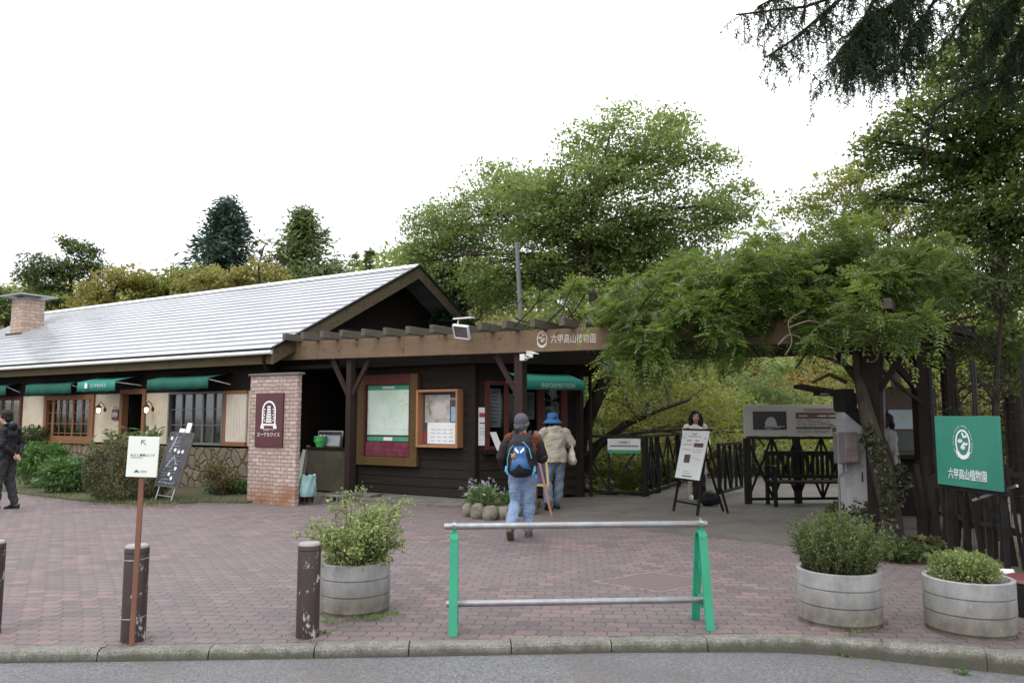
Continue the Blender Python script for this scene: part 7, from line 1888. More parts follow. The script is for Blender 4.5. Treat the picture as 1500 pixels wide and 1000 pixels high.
def wisteria():
    g = rng_(50); root = thing('wisteria_vine', 'leafy wisteria vine covering the pergola with a twisted trunk on the post', 'vine', dep(1305, 800, 10.3) * 1.0)
    root.location.z = 0; ROOTM[root.name] = Matrix.Translation(root.location)
    mb = MB(); P = lambda px, py, Y: dep(px, py, Y)
    mb.tube([P(1312, 815, 9.75), P(1308, 780, 9.8), P(1303, 740, 9.85), P(1298, 705, 9.9), P(1286, 670, 9.95), P(1276, 630, 10.05), P(1266, 590, 10.2), P(1258, 550, 10.4), P(1254, 510, 10.4), P(1245, 470, 10.6), P(1215, 440, 10.9)], [.16, .13, .125, .15, .12, .11, .085, .07, .06, .05, .04], 12)
    mb.tube([P(1300, 800, 10.5), P(1310, 740, 10.5), P(1306, 690, 10.45), P(1292, 640, 10.6), P(1285, 580, 10.5), P(1290, 520, 10.5), P(1300, 470, 10.6), P(1270, 430, 10.9)], [.07, .06, .07, .06, .05, .05, .04, .03], 10)
    for a in (((1255, 515), (1220, 500), (1190, 505), (1165, 540)), ((1250, 540), (1215, 525), (1195, 520)), ((1290, 540), (1330, 575), (1350, 590)), ((1240, 560), (1215, 548), (1190, 560))):
        mb.tube([P(x, y, 10.5) for x, y in a], [.03, .024, .018, .012][:len(a)], 6)
    # long stems running through the leaves
    for i in range(46):
        u0 = g.uniform(-6.6, -.9); v0 = g.uniform(10.9, 13.2); z0 = 3.05; L = g.uniform(.7, 1.9); dr = g.choice([-1, 1]); pts = []
        for j in range(7):
            f = j / 6; pts.append(W(u0 + dr * L * f, v0 + g.normal() * .1 - .3 * f, z0 + .55 * math.sin(f * 3) * g.uniform(.3, 1.4)))
        mb.tube(pts, [.014, .013, .011, .009, .007, .005, .003], 4, False)
    mb.build('trunk', M['bark'], root)
    lob = [plobe(800, 455, 13.4, 45, 5, .6, .25), plobe(850, 446, 13.2, 45, 8, .7, .45), plobe(915, 442, 12.6, 45, 16, .9, .8), plobe(970, 432, 12.0, 50, 24, 1.1, 1.1), plobe(1030, 412, 11.7, 55, 26, 1.2, 1.2), plobe(1095, 396, 11.4, 60, 26, 1.2, 1.3), plobe(1160, 384, 11.2, 60, 26, 1.2, 1.3), plobe(1225, 382, 11.0, 60, 26, 1.2, 1.2), plobe(1290, 392, 10.9, 56, 28, 1.1, 1.1), plobe(1345, 412, 11.0, 45, 28, 1.0, .8),
           plobe(1150, 428, 11.0, 80, 26, 1.0, 1.3), plobe(1245, 425, 10.8, 70, 24, 1.0, 1.0), plobe(1320, 440, 10.8, 50, 18, .8, .6), plobe(1045, 446, 11.4, 70, 26, 1.0, 1.2), plobe(940, 480, 11.5, 38, 22, .6, .7), plobe(990, 484, 11.2, 40, 20, .5, .65), plobe(1055, 470, 10.9, 50, 16, .45, .6), plobe(1120, 458, 10.6, 50, 13, .35, .5), plobe(1195, 448, 10.4, 50, 11, .3, .35), plobe(1260, 440, 10.3, 40, 9, .3, .25), plobe(905, 512, 11.7, 14, 16, .35, .16), plobe(955, 515, 11.4, 26, 10, .35, .2), plobe(1030, 505, 11.0, 26, 8, .3, .14), plobe(1205, 352, 11.1, 40, 8, .7, .16), plobe(1385, 428, 11.2, 40, 24, .9, .5), plobe(1225, 450, 10.0, 45, 12, .3, .32), plobe(1292, 452, 9.8, 34, 12, .3, .30), plobe(1165, 462, 10.3, 45, 12, .3, .32), plobe(1090, 366, 11.5, 30, 8, .6, .1)]
    Vs, Ts = [], []
    for c, r, sh in lob:
        m = int(54 * sh); S0 = ell_points(c, np.array(r) * .9, m, g, .15); S0 += .22 * np.sin(S0[:, [1, 2, 0]] * 5.3 + 1.7 * np.sin(S0[:, [2, 0, 1]] * 3.1))
        D0 = unit((S0 - np.array(c)) / np.array(r) + g.normal(scale=1.0, size=(m, 3)) + np.array([0, 0, .12])); Ls_ = g.uniform(.20, .58, (m, 1)) * min(1, r[2] / .28 + .25); PP, DD = [], []
        for q in range(12):
            f = .12 + .88 * q / 11; side_ = unit(np.cross(D0, np.array([0, 0, 1.0])) + 1e-4); pos = S0 + D0 * Ls_ * f - np.array([0, 0, 1]) * Ls_ * .55 * f * f
            PP.append(pos); DD.append(D0 * .5 + side_ * (1 if q % 2 else -1) * .8 + g.normal(scale=.6, size=(m, 3)) + np.array([0, 0, .1]))
        P_ = np.concatenate(PP); V, k = pinnate(P_, np.concatenate(DD), g); Vs.append(V); n = len(P_); tint_ = np.tile(np.clip(np.tile(g.random(m), 12) * .7 + np.repeat(np.linspace(0, .3, 12), m) + g.normal(scale=.08, size=n), 0, 1), k); Ts.append(tint_)
    # a ragged row of young shoots over the leafy end of the rafters
    V = np.concatenate(Vs) - np.array(root.location); mesh_obj('foliage', npmesh('foliage', V, 4, np.concatenate(Ts)), M['leaf_wisteria'], root)
    mb = MB()                                                         # bare hanging tendrils
    Q = lambda px, py, Y=9.95: dep(px, py, Y)
    for pts in ([(1180, 500), (1200, 478), (1240, 475), (1275, 500), (1282, 520)], [(1210, 470), (1245, 460), (1280, 475), (1300, 510)], [(1155, 480), (1190, 470), (1225, 490), (1245, 522), (1250, 530)], [(1225, 520), (1215, 495), (1235, 465), (1290, 458)], [(1265, 455), (1290, 485), (1285, 525), (1268, 530)], [(1140, 505), (1160, 490), (1200, 510)], [(1300, 480), (1312, 500), (1335, 540), (1345, 560)], [(1250, 470), (1262, 500), (1240, 515), (1195, 500)], [(845, 492), (853, 470), (868, 462)], [(945, 500), (948, 483), (965, 475)], [(930, 518), (938, 506), (950, 505)], [(1150, 520), (1160, 500), (1155, 470), (1180, 455)]):
        Y = 11.6 if pts[0][0] < 900 else (10.9 if pts[0][0] < 1000 else 9.95)
        P3 = [Q(x, y, Y + rnd.uniform(-.1, .15)) for x, y in pts]; S_ = []
        for i in range(len(P3) - 1):
            p0, p1, p2, p3 = P3[max(0, i-1)], P3[i], P3[i+1], P3[min(len(P3)-1, i+2)]
            for f in (0, .25, .5, .75): S_.append(.5 * ((2*p1) + (p2-p0)*f + (2*p0-5*p1+4*p2-p3)*f*f + (3*p1-p0-3*p2+p3)*f**3))
        S_.append(P3[-1]); mb = MB(); mb.tube(S_, [.009 - .005 * i / len(S_) for i in range(len(S_))], 5, False); mb.build('tendril', M['twig'], root)
    # small climbing leaves on the lower trunk
    c = [(1308, 790, 9.7), (1300, 740, 9.75), (1296, 700, 9.8), (1285, 660, 9.85), (1312, 720, 9.8), (1320, 700, 9.85), (1272, 640, 9.95)]
    Vs = []
    for px, py, Y in c:
        P_ = ell_points(dep(px, py, Y), (.10, .10, .20), 200, g, .5); Vs.append(leaf_quads(P_, .055, g, .1, .55, droop=.5))
    V = np.concatenate(Vs) - np.array(root.location); mesh_obj('climbing_leaf', npmesh('climbing_leaf', V, 4, g.random(len(V)) * .5), M['leaf_hedge'], root)
wisteria()

# trees at the side of the picture: a dark broadleaf, a paler one behind it, and an overhanging spruce
tk = [(Vector((8.3, 12.6, -.3)), .20), (Vector((8.2, 12.6, 2.0)), .16), (Vector((8.1, 12.6, 4.0)), .11), (Vector((7.9, 12.5, 6.5)), .07), (Vector((7.8, 12.4, 9.0)), .04)]
lob = [plobe(1440, 110, 12, 85, 60, 1.4, 1.2), plobe(1490, 210, 12, 70, 80, 1.4, 1.3), plobe(1395, 180, 12.4, 75, 36, 1.2, 1.0), plobe(1330, 165, 12.2, 42, 22, .8, .35), plobe(1310, 222, 12.8, 50, 24, .9, .5), plobe(1275, 205, 12.8, 22, 12, .5, .15), plobe(1375, 260, 13, 80, 40, 1.2, 1.1), plobe(1285, 285, 13, 40, 18, .8, .25), plobe(1450, 310, 12, 80, 50, 1.3, 1.2), plobe(1375, 325, 12.8, 60, 30, 1.0, .5), plobe(1420, 395, 12.4, 85, 42, 1.2, 1.1), plobe(1490, 420, 11.5, 55, 45, 1.0, .8), plobe(1470, 490, 11.5, 55, 30, .9, .5), plobe(1380, 90, 12.2, 40, 26, .8, .4), plobe(1425, 40, 12.3, 60, 40, 1.2, .7), plobe(1470, 40, 12.3, 70, 70, 1.4, 1.0), plobe(1490, 130, 11.5, 50, 60, 1.2, .8), plobe(1495, 320, 11.5, 50, 70, 1.2, .9), plobe(1440, 240, 12.5, 70, 50, 1.2, 1.0), plobe(1400, 500, 12.5, 70, 26, .9, .5), plobe(1480, 540, 11.8, 50, 30, .9, .4), plobe(1540, 250, 11.5, 70, 250, 1.6, 1.6)]
broadleaf('broadleaf_tree', 'tall dark broadleaf tree with drooping layers over the gatehouse and fence', 'tree', tk, lob, M['leaf_side'], M['bark'], 61, 52, 50, .34, .085, .12, tw=.4, limb_r=.07, inner=.25, droop=.4)
tk = [(Vector((9.4, 18.3, -3.2)), .18), (Vector((9.2, 18.3, 1.5)), .14), (Vector((9.0, 18.2, 4.0)), .09), (Vector((9.1, 18.2, 6.0)), .04)]
broadleaf('broadleaf_tree', 'thin pale tree with yellowing and reddish leaves above the leafy vine', 'tree', tk, [plobe(1245, 262, 18, 42, 26, 1.0, .6), plobe(1215, 290, 18, 50, 28, 1.0, .6), plobe(1175, 300, 18, 30, 26, .8, .3), plobe(1270, 320, 18, 55, 36, 1.2, .9), plobe(1320, 300, 18.5, 55, 40, 1.2, .8), plobe(1220, 345, 18, 60, 26, 1.0, .7), plobe(1340, 370, 18.5, 60, 40, 1.2, .8), plobe(1400, 340, 18.5, 60, 50, 1.2, .8), plobe(1450, 420, 18.5, 60, 60, 1.2, .8)], M['leaf_lime'], M['bark'], 62, 54, 40, .40, .09, .12, tw=.5, limb_r=.06, inner=.2)
def hanging_spruce():
    g = rng_(70); b0 = Vector((7.5, 7.2, -.1)); root = thing('spruce_tree', 'overhanging spruce with drooping needle tassels at the top of the picture', 'tree', b0); mb = MB()
    mb.tube([b0, b0 + Vector((0, 0, 5)), b0 + Vector((0, 0, 12))], [.24, .19, .08], 12)
    Ps, Os, Ls = [], [], []
    Q = lambda px, py, Y: dep(px, py, Y)
    br = [([(1520, -160, 8.4), (1420, -90, 8.0), (1300, -30, 7.6), (1180, 10, 7.3), (1078, 22, 7.1)], .45, 1.0), ([(1520, -150, 8.5), (1420, -60, 8.2), (1340, -15, 8.0), (1290, 18, 7.9), (1240, 70, 7.8)], .80, 2.4), ([(1520, -120, 8.5), (1440, -60, 8.3), (1370, 0, 8.2), (1330, 60, 8.1), (1300, 108, 8.0)], .50, 1.2), ([(1450, -110, 8.0), (1330, -50, 7.6), (1230, 0, 7.4), (1160, 60, 7.3), (1120, 85, 7.2)], .42, 1.0), ([(1530, -100, 8.6), (1470, -40, 8.5), (1420, 10, 8.5), (1390, 60, 8.4)], .50, 1.1), ([(1540, -60, 8.6), (1490, -10, 8.5), (1460, 40, 8.5), (1430, 95, 8.4)], .50, 1.4), ([(1540, 0, 8.6), (1500, 40, 8.6), (1480, 90, 8.5), (1470, 130, 8.5)], .5, 1.2), ([(1540, 90, 8.6), (1480, 110, 8.5), (1420, 130, 8.5), (1370, 160, 8.4), (1360, 200, 8.4), (1355, 260, 8.4)], .22, .35), ([(1450, -110, 7.9), (1340, -40, 7.8), (1280, 0, 7.7), (1255, 50, 7.7), (1245, 95, 7.6)], .62, 1.8), ([(1400, -90, 7.9), (1260, -50, 7.4), (1150, -10, 7.2), (1110, 10, 7.1)], .34, .9)]
    for pts, hang, dens in br:
        C = [Q(*p) for p in pts]; S_ = []
        for i in range(len(C) - 1):
            for f in np.linspace(0, 1, 8, endpoint=False): S_.append(C[i].lerp(C[i+1], float(f)))
        S_.append(C[-1]); mb.tube(S_, [.035 - .028 * i / len(S_) for i in range(len(S_))], 6)
        n = int(26 * dens * 2.0)
        for _ in range(n):
            f = g.uniform(.50 if hang > .44 and pts[-1][0] > 1150 and pts[-1][0] < 1380 else .25, 1.0); p = S_[int(f * (len(S_) - 1))]; L = hang * g.uniform(.3, 1.0) * (1.15 - .5 * f)
            h = np.array([g.normal() * .5, g.normal() * .5, -.25]) * .35; kk = int(L / .018) + 3; s = np.linspace(0, 1, kk)[:, None]
            tw_ = np.array(p) + h * np.minimum(s * 1.6, 1) * (.55 + .3 * dens) + np.array([0, 0, -1]) * L * s ** 1.3
            mb.tube([tuple(tw_[i]) for i in np.linspace(0, kk - 1, 4).astype(int)], [.006, .005, .004, .002], 3, False)
            for r_ in range(3): Ps.append(tw_); Os.append(np.tile(np.array([0, 0, -.8]), (kk, 1)) + g.normal(scale=.7, size=(kk, 3)))
            for q in range(int(3 * min(dens, 1.5))):                               # side tassels
                j = int(g.integers(1, kk)); l2 = L * g.uniform(.15, .35); k2 = int(l2 / .018) + 2; s2 = np.linspace(0, 1, k2)[:, None]; d2 = np.array([g.normal(), g.normal(), -.4]) * .5
                t2 = tw_[j] + d2 * l2 * s2 + np.array([0, 0, -1]) * l2 * s2 ** 2
                for r_ in range(2): Ps.append(t2); Os.append(np.tile(np.array([0, 0, -.8]), (k2, 1)) + g.normal(scale=.6, size=(k2, 3)))
    mb.build('trunk', M['bark'], root)
    P = np.concatenate(Ps); V = leaf_quads(P, .042, g, .1, .24, np.concatenate(Os) * 1.5, .3)
    hi = []
    for k in range(40):
        q = k / 40; z = 6.2 + 11 * q; rr = 6.0 * (1 - q) + .6
        C = ell_points((7.4, 5.2, z + .5), (rr * .85, rr * .85, .6), 46, g, .1)
        # unseen boughs added to shade the foreground, only where they clear the view
        C = C[(C[:, 2] > 2.6 + .66 * C[:, 1]) | (C[:, 0] > 2.4 + .72 * C[:, 1])]
        if len(C): hi.append(spray(C, 24, .7, .22, g))
    hi = np.concatenate(hi); V2 = leaf_quads(hi, .22, g, .3, .34, None, .5); V = np.concatenate([V, V2]) - np.array(root.location); P = np.concatenate([P, hi])
    mesh_obj('crown', npmesh('crown', V, 4, g.random(len(P))), M['leaf_spruce'], root)
hanging_spruce()
# thin trunks and bare twigs between the gatehouse and the wire fence
def thicket():
    g = rng_(75); 
    for i, (px, Y, lean, lab) in enumerate(((1338, 13.2, .35, 'slim dark sapling trunk slanting behind the first gatehouse post'), (1420, 10.9, -.3, 'slim dark sapling trunk behind the green signboard, leaning to the gatehouse'), (1452, 9.8, .45, 'bare twiggy sapling leaning over the wire fence'), (1375, 12.4, .15, 'slim dark sapling between the two gatehouse posts'))):
        b = dep(px, 600, Y); b.z = -.1; root = thing('sapling', lab, 'tree', b, 0); mb = MB(); top = b + Vector((lean, .2, 3.6)); pts = curve_to(b, top, 0, g, 6); mb.tube(pts, [.06, .055, .05, .04, .03, .02, .01], 8)
        Cs = []
        for k in range(26):
            st = pts[int(g.integers(2, 7))]; e = st + Vector((g.normal() * .6, g.normal() * .4, g.uniform(.1, .9))); q = curve_to(st, e, g.uniform(-.15, .15), g, 4); mb.tube(q, [.014, .011, .008, .005, .003], 4, False); Cs.append(tuple(e))
            for _ in range(2): e2 = e + Vector((g.normal() * .35, g.normal() * .3, g.uniform(-.3, .3))); mb.tube(curve_to(q[2], e2, 0, g, 3), [.006, .005, .004, .002], 3, False)
        mb.build('trunk', M['bark'], root); C = np.array(Cs); V = leaf_quads(spray(C, 16, .22, .2, g), .07, g) - np.array(b)
        mesh_obj('crown', npmesh('crown', V, 4, g.random(len(V))), M['leaf_dark'], root)
thicket()
# ---------------------------------------------------------------- shrubs, pots, flower bed, weeds
def bush(name, label, base, lobes, mat, seed, n=3000, leaf=.05, asp=.5, inner=.72, up=.3, stems=14, cat='shrub', group=None, srad=.006, smat='twig_dark', droop=0.0):
    g = rng_(seed); base = Vector(base); root = thing(name, label, cat, base, 0, group); mb = MB(); Vs = []; tot = sum(l[2] for l in lobes)
    for c, r, sh in lobes:
        m = int(n * sh / tot); c = Vector(c); P = ell_points(c, r, m, g, inner)
        P += .06 * min(r) * np.sin(P[:, [1, 2, 0]] * 19)
        P[:, 2] = np.maximum(P[:, 2], base.z + .01); out = unit(P - np.array(c)); Vs.append(leaf_quads(P, leaf, g, up, asp, out * .8, droop))
        for q in P[: max(2, int(stems * sh / tot))]:
            mb.tube(curve_to(base + Vector((g.normal() * .05, g.normal() * .05, 0)), q, .1, g, 4), [srad, srad * .8, srad * .7, srad * .5, srad * .3], 4, False)
    mb.build('stem', M[smat], root); V = np.concatenate(Vs) - np.array(base)
    mesh_obj('foliage', npmesh('foliage', V, 4, g.random(len(V))), mat, root); return root
def gp(px, py, z=0.035): return gnd(px, py, z)
# clipped hedge in front of the window
b = gp(186, 736); bk = lambda p, d: Vector((p.x * (p.y + d) / p.y, p.y + d, p.z)); c = bk(b, .72) + Vector((.0, 0, .46))
bush('clipped_shrub', 'rounded clipped dark shrub with bronze top in front of the cafe wall', bk(b, .7), [(c, (.78, .66, .56), 1.0), (c + Vector((-.25, -.05, .12)), (.50, .5, .50), .5), (c + Vector((.38, .05, .02)), (.45, .5, .5), .5)], M['leaf_hedge'], 81, 15000, .042, .55, .86)
for i, (px, py, h, w_, lab, mt, lf) in enumerate(((98, 722, .62, .62, 'bushy fresh green shrub between the man and the clipped shrub', 'leaf_fern', .10), (62, 715, .85, .55, 'tall leafy green shrub close behind the man in black', 'leaf_fern', .11), (118, 712, .50, .5, 'low feathery green plant at the clipped shrub, toward the barred window', 'leaf_shrub', .09), (42, 698, 1.15, .5, 'dark green shrub under the window at the picture edge', 'leaf_dark', .10), (-40, 700, 1.0, .9, 'green shrub behind the man, cut by the picture edge', 'leaf_fern', .11))):
    b = bk(gp(px, py), .3); bush('leafy_shrub', lab, b, [(b + Vector((0, 0, h * .5)), (w_, .45, h * .5), 1.0), (b + Vector((w_ * .4, 0, h * .75)), (w_ * .5, .35, h * .35), .5), (b + Vector((-w_ * .4, .1, h * .8)), (w_ * .5, .35, h * .32), .5)], M[mt], 90 + i, 2600, lf, .40, .45, .5, 20, droop=.3)
for px, py, Y, lab, s in ((168, 648, 16.4, 'plant with upright lance leaves between the clipped shrub and the open sign', 3), (206, 648, 15.9, 'plant with upright lance leaves in front of the open cafe door', 4)):
    g = rng_(100 + s); t_ = dep(px, 632, Y); b = Vector((t_.x, Y, .04)); root = thing('lance_leaf_plant', lab, 'plant', b); mb = MB(); P, O = [], []
    for k in range(9):
        e = Vector((t_.x + g.normal() * .22, Y + g.normal() * .12, t_.z + g.uniform(-.22, .10))); mb.tube(curve_to(b, e, .05, g, 4), [.010, .009, .008, .007, .005], 5, False)
        for q in range(11): P.append(tuple(e + Vector((0, 0, -g.uniform(0, .25))))); a = g.random() * 6.28; O.append((math.cos(a), math.sin(a), .6))
    mb.build('stem', M['twig_dark'], root); V = leaf_quads(np.array(P), .20, g, .5, .24, np.array(O) * 1.5) - np.array(b); mesh_obj('foliage', npmesh('foliage', V, 4, g.random(len(V))), M['leaf_shrub'], root)
b = gp(312, 728) + Vector((0, .4, 0)); bush('bronze_shrub', 'thin bronze leaved shrub against the stone base by the chalkboard', b, [(b + Vector((0, 0, .36)), (.38, .22, .24), 1.0), (b + Vector((-.15, 0, .5)), (.25, .18, .2), .5)], M['leaf_bush'], 110, 1100, .055, .5, .3, .5, 18)
b = gp(345, 724) + Vector((0, .25, 0)); bush('fern_clump', 'low fern clump at the foot of the stone base beside the brick pillar', b, [(b + Vector((-.05, 0, .14)), (.42, .2, .14), 1.0), (b + Vector((-.45, .05, .12)), (.25, .2, .12), .4)], M['leaf_fern'], 111, 900, .11, .28, .3, .6, 8, droop=.4)

# plants in the pots
def pot_leggy():
    g = rng_(120); b = Vector((-1.265, 6.36, .35)); root = thing('leggy_shrub', 'leggy shrub with small pale green leaves growing in the stained round planter', 'shrub', b); mb = MB(); P = []
    for k in range(64):
        a = g.random() * 6.28; rr = g.uniform(.02, .20); s = b + Vector((rr * math.cos(a), rr * math.sin(a), 0)); o = g.uniform(.04, .40); h = g.uniform(.16, .50) * (1.15 - .9 * o)
        if k in (1, 2, 3): a, o, h = (1.6, .04, .60) if k == 1 else ((.25, .34, .50) if k == 2 else (2.9, .12, .52))
        e = b + Vector((o * math.cos(a) * 1.1 + .03, o * math.sin(a), h)); pts = curve_to(s, e, .12, g, 7); mb.tube(pts, [.0055, .005, .0045, .004, .0035, .003, .0025, .002], 5, False)
        for p in pts[3:]:
            for q in range(int(g.integers(5, 11))): P.append(tuple(p + Vector((g.normal() * .022, g.normal() * .022, g.normal() * .02))))
        for q in range(24): P.append(tuple(e + Vector((g.normal() * .030, g.normal() * .030, g.normal() * .025))))
        for _ in range(2):
            st = pts[int(g.integers(3, 7))]; e2 = st + Vector((g.normal() * .09, g.normal() * .09, g.uniform(.02, .12))); mb.tube(curve_to(st, e2, .1, g, 3), [.003, .0026, .002, .0015], 4, False)
            for q in range(16): P.append(tuple(e2 + Vector((g.normal() * .026, g.normal() * .026, g.normal() * .022))))
    for q in range(900): a = g.random() * 6.28; r_ = .30 * math.sqrt(g.random()); P.append((b.x + r_ * math.cos(a), b.y + r_ * math.sin(a), b.z + .03 + abs(g.normal()) * .06))
    mb.build('stem', M['twig_dark'], root); V = leaf_quads(np.array(P), .030, g, .35, .55) - np.array(b); mesh_obj('foliage', npmesh('foliage', V, 4, g.random(len(V))), M['leaf_potted'], root)
pot_leggy()
def pot_sprigs(name, label, c, r, h, n, mat, seed, needle, spread, wob=.04, z0=.34):
    g = rng_(seed); b = Vector((c[0], c[1], z0)); root = thing(name, label, 'shrub', b); mb = MB(); Ps, Os, Ti = [], [], []
    for k in range(n):
        a = g.random() * 6.28; rr = r * .8 * math.sqrt(g.random()); s = b + Vector((rr * math.cos(a), rr * math.sin(a), 0)); f = rr / r
        hh = h * g.uniform(.55, 1.05) * (1.05 - .45 * f ** 2); e = s + Vector((spread * f * math.cos(a) + g.normal() * wob, spread * f * math.sin(a) + g.normal() * wob, hh)); pts = curve_to(s, e, .06, g, 5)
        if k % 3 == 0: mb.tube(pts, [.003, .003, .0025, .002, .002, .001], 4, False)
        kk = int(hh / needle * 4.2); t = g.uniform(.18, 1, kk); A = np.array([tuple(p) for p in pts]); idx = t * 5; i0 = np.minimum(idx.astype(int), 4); fr = (idx - i0)[:, None]
        P = A[i0] * (1 - fr) + A[i0 + 1] * fr + g.normal(scale=.006, size=(kk, 3)); Ps.append(P); D = A[-1] - A[0]; D /= np.linalg.norm(D); Os.append(np.tile(D, (kk, 1)) * .9 + g.normal(scale=.55, size=(kk, 3))); Ti.append(np.clip(.25 + .5 * t + g.normal(scale=.15, size=kk), 0, 1))
    mb.build('stem', M['twig_dark'], root); P = np.concatenate(Ps); V = leaf_quads(P, needle, g, .0, .22, np.concatenate(Os) * 2) - np.array(b)
    mesh_obj('foliage', npmesh('foliage', V, 4, np.concatenate(Ti)), mat, root)
pot_sprigs('heather_bush', 'tall feathery dark green heather growing in the planter beside the barrier', (2.50, 6.03), .29, .46, 430, M['leaf_heather'], 130, .030, .14, .055)
def pot_low():
    b = Vector((3.345, 5.78, .33)); bush('low_shrub', 'low dense shrub with bright green tips in the planter by the curving kerb', b, [(b + Vector((-.06, .0, .10)), (.22, .22, .10), 1.0)] + [(b + Vector((.20 * math.cos(q * 2.4) * (q / 11) ** .5, .2 * math.sin(q * 2.4) * (q / 11) ** .5, .12 + .05 * ((q * 7) % 5) / 4)), (.065, .065, .075), .28) for q in range(12)], M['leaf_potted'], 140, 7500, .020, .45, .45, .3, 60, srad=.003)
pot_low()

# flower bed edged with stones by the booth
g_ = rng_(150)
for i, (px, py, w_, h, lab) in enumerate(((684, 757, .13, .20, 'narrow upright edging stone at the end of the flower bed, below the poster case'), (699, 760, .17, .22, 'lichened grey edging stone second from the end of the flower bed'), (718, 762, .20, .21, 'broad brown edging stone in the middle of the flower bed edge'), (737, 761, .16, .18, 'smooth pale rounded edging stone of the flower bed'), (755, 757, .17, .17, 'dark edging stone behind the walking hiker'), (778, 754, .16, .18, 'dark mossy edging stone nearest the wooden easel leg'))):
    p = gnd(px, py); mb = MB(Matrix.Translation(p + Vector((0, .10, 0)))); n, m = 14, 10; vs = []
    for a in range(m + 1):
        ph = math.pi * a / m
        for j in range(n):
            th = 2 * math.pi * j / n; d = Vector((math.sin(ph) * math.cos(th), math.sin(ph) * math.sin(th), math.cos(ph))); s = 1 + .22 * noise.noise(d * 1.6 + Vector((i * 7.1, 0, 0))) + .07 * noise.noise(d * 5 + Vector((i * 3.3, 2, 0)))
            q = Vector((math.copysign(abs(d.x) ** .8, d.x) * w_ * .62, math.copysign(abs(d.y) ** .8, d.y) * .12, math.copysign(abs(d.z) ** .75, d.z) * h * .62)) * s; vs.append((q.x, q.y, q.z + h * .40))
    mb.add(vs, [(a*n+j, (a+1)*n+j, (a+1)*n+(j+1)%n, a*n+(j+1)%n) for a in range(m) for j in range(n)], True)
    tag(mb.build('edging_stone', M['stone'], None), lab, 'stone', 'stones edging the flower bed')
mb = MB(); sp = [gnd(676, 748), gnd(690, 757), gnd(780, 753), gnd(792, 742), gnd(760, 736), gnd(685, 737)]
mb.prism([p + Vector((0, .1, .0)) for p in sp], (0, 0, .10)); tag(mb.build('flower_bed_soil', M['ground'], None), kind='structure')
def flower_plant(px, py, w_, h, seed, label, nf):
    g = rng_(seed); b = gnd(px, py) + Vector((0, .30, .09)); root = thing('flowering_plant', label, 'plant', b); P, O = [], []
    for k in range(int(620 * w_ / .3)):
        a = g.random() * 6.28; r_ = w_ * .6 * math.sqrt(g.random()); P.append((b.x + r_ * math.cos(a), b.y + r_ * math.sin(a) * .7, b.z + g.uniform(0, h * .5))); O.append((math.cos(a) * r_ / w_ * 1.6, math.sin(a) * r_ / w_ * 1.6, 1.1))
    V = leaf_quads(np.array(P), h * .34, g, .0, .13, np.array(O) * 2) - np.array(b); mesh_obj('foliage', npmesh('foliage', V, 4, g.random(len(V))), M['leaf_lavender'], root)
    if nf:
        mb = MB(); Q = []
        for k in range(nf):
            a = g.random() * 6.28; r_ = w_ * g.uniform(.3, 1.25); e = b + Vector((r_ * math.cos(a), r_ * math.sin(a) * .6, h * g.uniform(.55, 1.1) * (1.1 - .3 * r_ / w_))); mb.tube(curve_to(b, e, .15, g, 4), [.003, .003, .0025, .002, .002], 4, False)
            for q in range(16): Q.append(tuple(e + Vector((g.normal() * .015, g.normal() * .015, g.normal() * .012))))
        mb.build('stem', M['leaf_lavender'], root); V = leaf_quads(np.array(Q), .018, g, .6, .7) - np.array(b); mesh_obj('petal', npmesh('petal', V, 4, g.random(len(V))), M['petal'], root)
flower_plant(705, 752, .30, .46, 160, 'clump with pale lilac flowers in the stone-edged bed by the booth corner', 34)
flower_plant(744, 750, .17, .30, 161, 'small green clump without many flowers behind the pale rounded stone', 5)

# plants under the vine and by the fence
for px, py, h, w_, s, lab, mt in ((1268, 774, .34, .26, 170, 'dark broad-leaved plant at the foot of the white pier', 'leaf_dark'), (1322, 818, .14, .30, 171, 'ivy patch at the foot of the twisted vine trunk', 'leaf_dark'), (1352, 812, .17, .26, 172, 'glossy ivy clump between the vine trunk and the low planter', 'leaf_hedge'), (1238, 770, .34, .22, 173, 'small dark plant beside the white pier, behind the heather', 'leaf_dark')):
    b = gnd(px, py, .03) + Vector((0, .05, 0)); bush('ivy_plant', lab, b, [(b + Vector((0, 0, h * .5)), (w_, .25, h * .5), 1.0)], M[mt], s, 420, .075, .75, .4, .6, 8, 'plant')
def weed(px, py, z, seed, label, n=40, s=.05):
    g = rng_(seed); b = gnd(px, py, z); P = np.array(b) + np.hstack([g.normal(scale=s * .5, size=(n, 1)), g.normal(scale=s * .25, size=(n, 1)), g.uniform(0, s * .35, (n, 1))]); V = leaf_quads(P, s, g, .5, .35) - np.array(b)
    root = thing('weed', label, 'weed', b, 0, 'weeds at the kerb'); mesh_obj('foliage', npmesh('foliage', V, 4, g.random(n)), M['leaf_fern'], root)
weed(1174, 957, -.11, 180, 'single tiny weed at the kerb foot below the heather planter', 14, .03); weed(1240, 963, -.11, 181, 'larger weed at the kerb foot below the heather planter', 26, .042); weed(1410, 986, -.11, 182, 'weed at the kerb foot below the low shrub planter', 24, .042); weed(211, 972, -.11, 183, 'mossy weed in the gutter below the sign pole', 26, .045); weed(472, 928, .0, 184, 'sprig of weed at the chipped bollard', 14, .04)
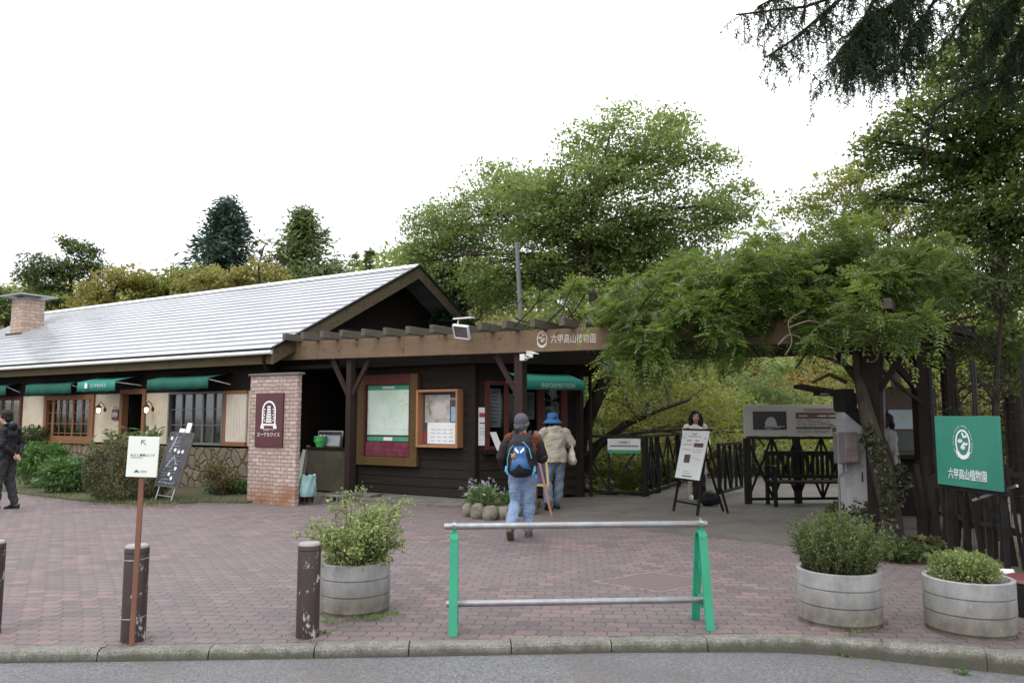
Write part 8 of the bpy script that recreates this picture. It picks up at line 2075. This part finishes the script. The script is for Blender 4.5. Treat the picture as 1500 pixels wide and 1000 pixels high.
def tuft_field(name, pts, n, L, seed, label=None, mat='grass', z=.03, sp=(.35, .25)):
    g = rng_(seed); P = []
    for px, py, m in pts:
        c = gnd(px, py, z); k = int(n * m); P.append(np.array(c) + np.hstack([g.normal(scale=sp[0], size=(k, 1)), g.normal(scale=sp[1], size=(k, 1)), np.zeros((k, 1))]))
    P = np.concatenate(P); O = g.normal(scale=.5, size=P.shape); O[:, 2] = 1.2; V = leaf_quads(P, L, g, .0, .12, O * 2); me = npmesh(name, V, 4, g.random(len(V))); return tag(mesh_obj(name, me, M[mat]), kind='stuff')
tuft_field('grass', [(222, 737, 1.2), (150, 733, .6), (80, 727, .8), (20, 719, .6), (300, 735, .5), (340, 736, .3), (205, 740, .5)], 330, .075, 190)
tuft_field('moss', [(545, 906, 1.0), (480, 912, .5), (575, 900, .6), (1250, 925, .25), (1395, 925, .3)], 260, .035, 191, mat='leaf_lavender', z=.002, sp=(.06, .035))
def undergrowth():
    g = rng_(195); n = 5200; x = g.uniform(-4, 17, n); y = g.uniform(16.2, 31, n); keep = np.array([not (1.2 < a < 9.2 and b < 21 and b < 15.2 + (a - 2.5) * 2.2 + .6) for a, b in zip(x, y)]); x, y = x[keep], y[keep]
    z = np.array([terrain(a, b) for a, b in zip(x, y)]) + g.uniform(.05, .7, len(x)); C = np.stack([x, y, z], 1); P = spray(C, 14, .40, .2, g); V = leaf_quads(P, .14, g, .6, .5); me = npmesh('undergrowth', V, 4, tints(len(C), 14, g)); tag(mesh_obj('undergrowth', me, M['leaf_lime']), kind='stuff')
undergrowth()
def far_wood():
    g = rng_(196); n = 3800; x = g.uniform(-70, 75, n); y = g.uniform(48, 95, n); z = np.array([terrain(a, b) for a, b in zip(x, y)]) + g.uniform(.5, 6.0, n) * np.where(x < -14, .55, 1.0); C = np.stack([x, y, z], 1); P = spray(C, 16, 1.3, .3, g); V = leaf_quads(P, .55, g, .6, .5); me = npmesh('far_wood', V, 4, tints(n, 16, g)); tag(mesh_obj('far_wood', me, M['leaf_lime']), kind='stuff')
far_wood()
def litter():
    g = rng_(197); P = []
    for px0, px1, py0, py1, n in ((0, 1500, 742, 930, 70), (360, 720, 738, 756, 110), (1290, 1480, 815, 850, 60), (1000, 1500, 935, 975, 20), (560, 620, 890, 930, 12)):
        for _ in range(n): p = gnd(g.uniform(px0, px1), g.uniform(py0, py1), .012); P.append((p.x, p.y, .012 if p.y > 5.8 else -.1))
    for c, r_, n in ((b1.location, .10, 22), (b2.location, .10, 26), (Vector((-1.265, 6.36, 0)), .29, 40), (Vector((2.50, 6.03, 0)), .31, 36), (Vector((3.345, 5.78, 0)), .31, 30)):
        for _ in range(n): a = g.random() * 6.28; q = r_ + abs(g.normal()) * .04; P.append((c.x + q * math.cos(a), c.y + q * math.sin(a), .010))
    P = np.array(P); n = len(P); N = np.tile(np.array([0, 0, 1.0]), (n, 1)); V = leaf_quads(P, .026, g, 4.0, .6, None, 0, .6); V[:, :, 2] = np.maximum(V[:, :, 2], P[:, None, 2] - .004); me = npmesh('fallen_leaves', V, 4, g.random(n)); tag(mesh_obj('fallen_leaves', me, M['leaf_orange']), kind='stuff')
litter()
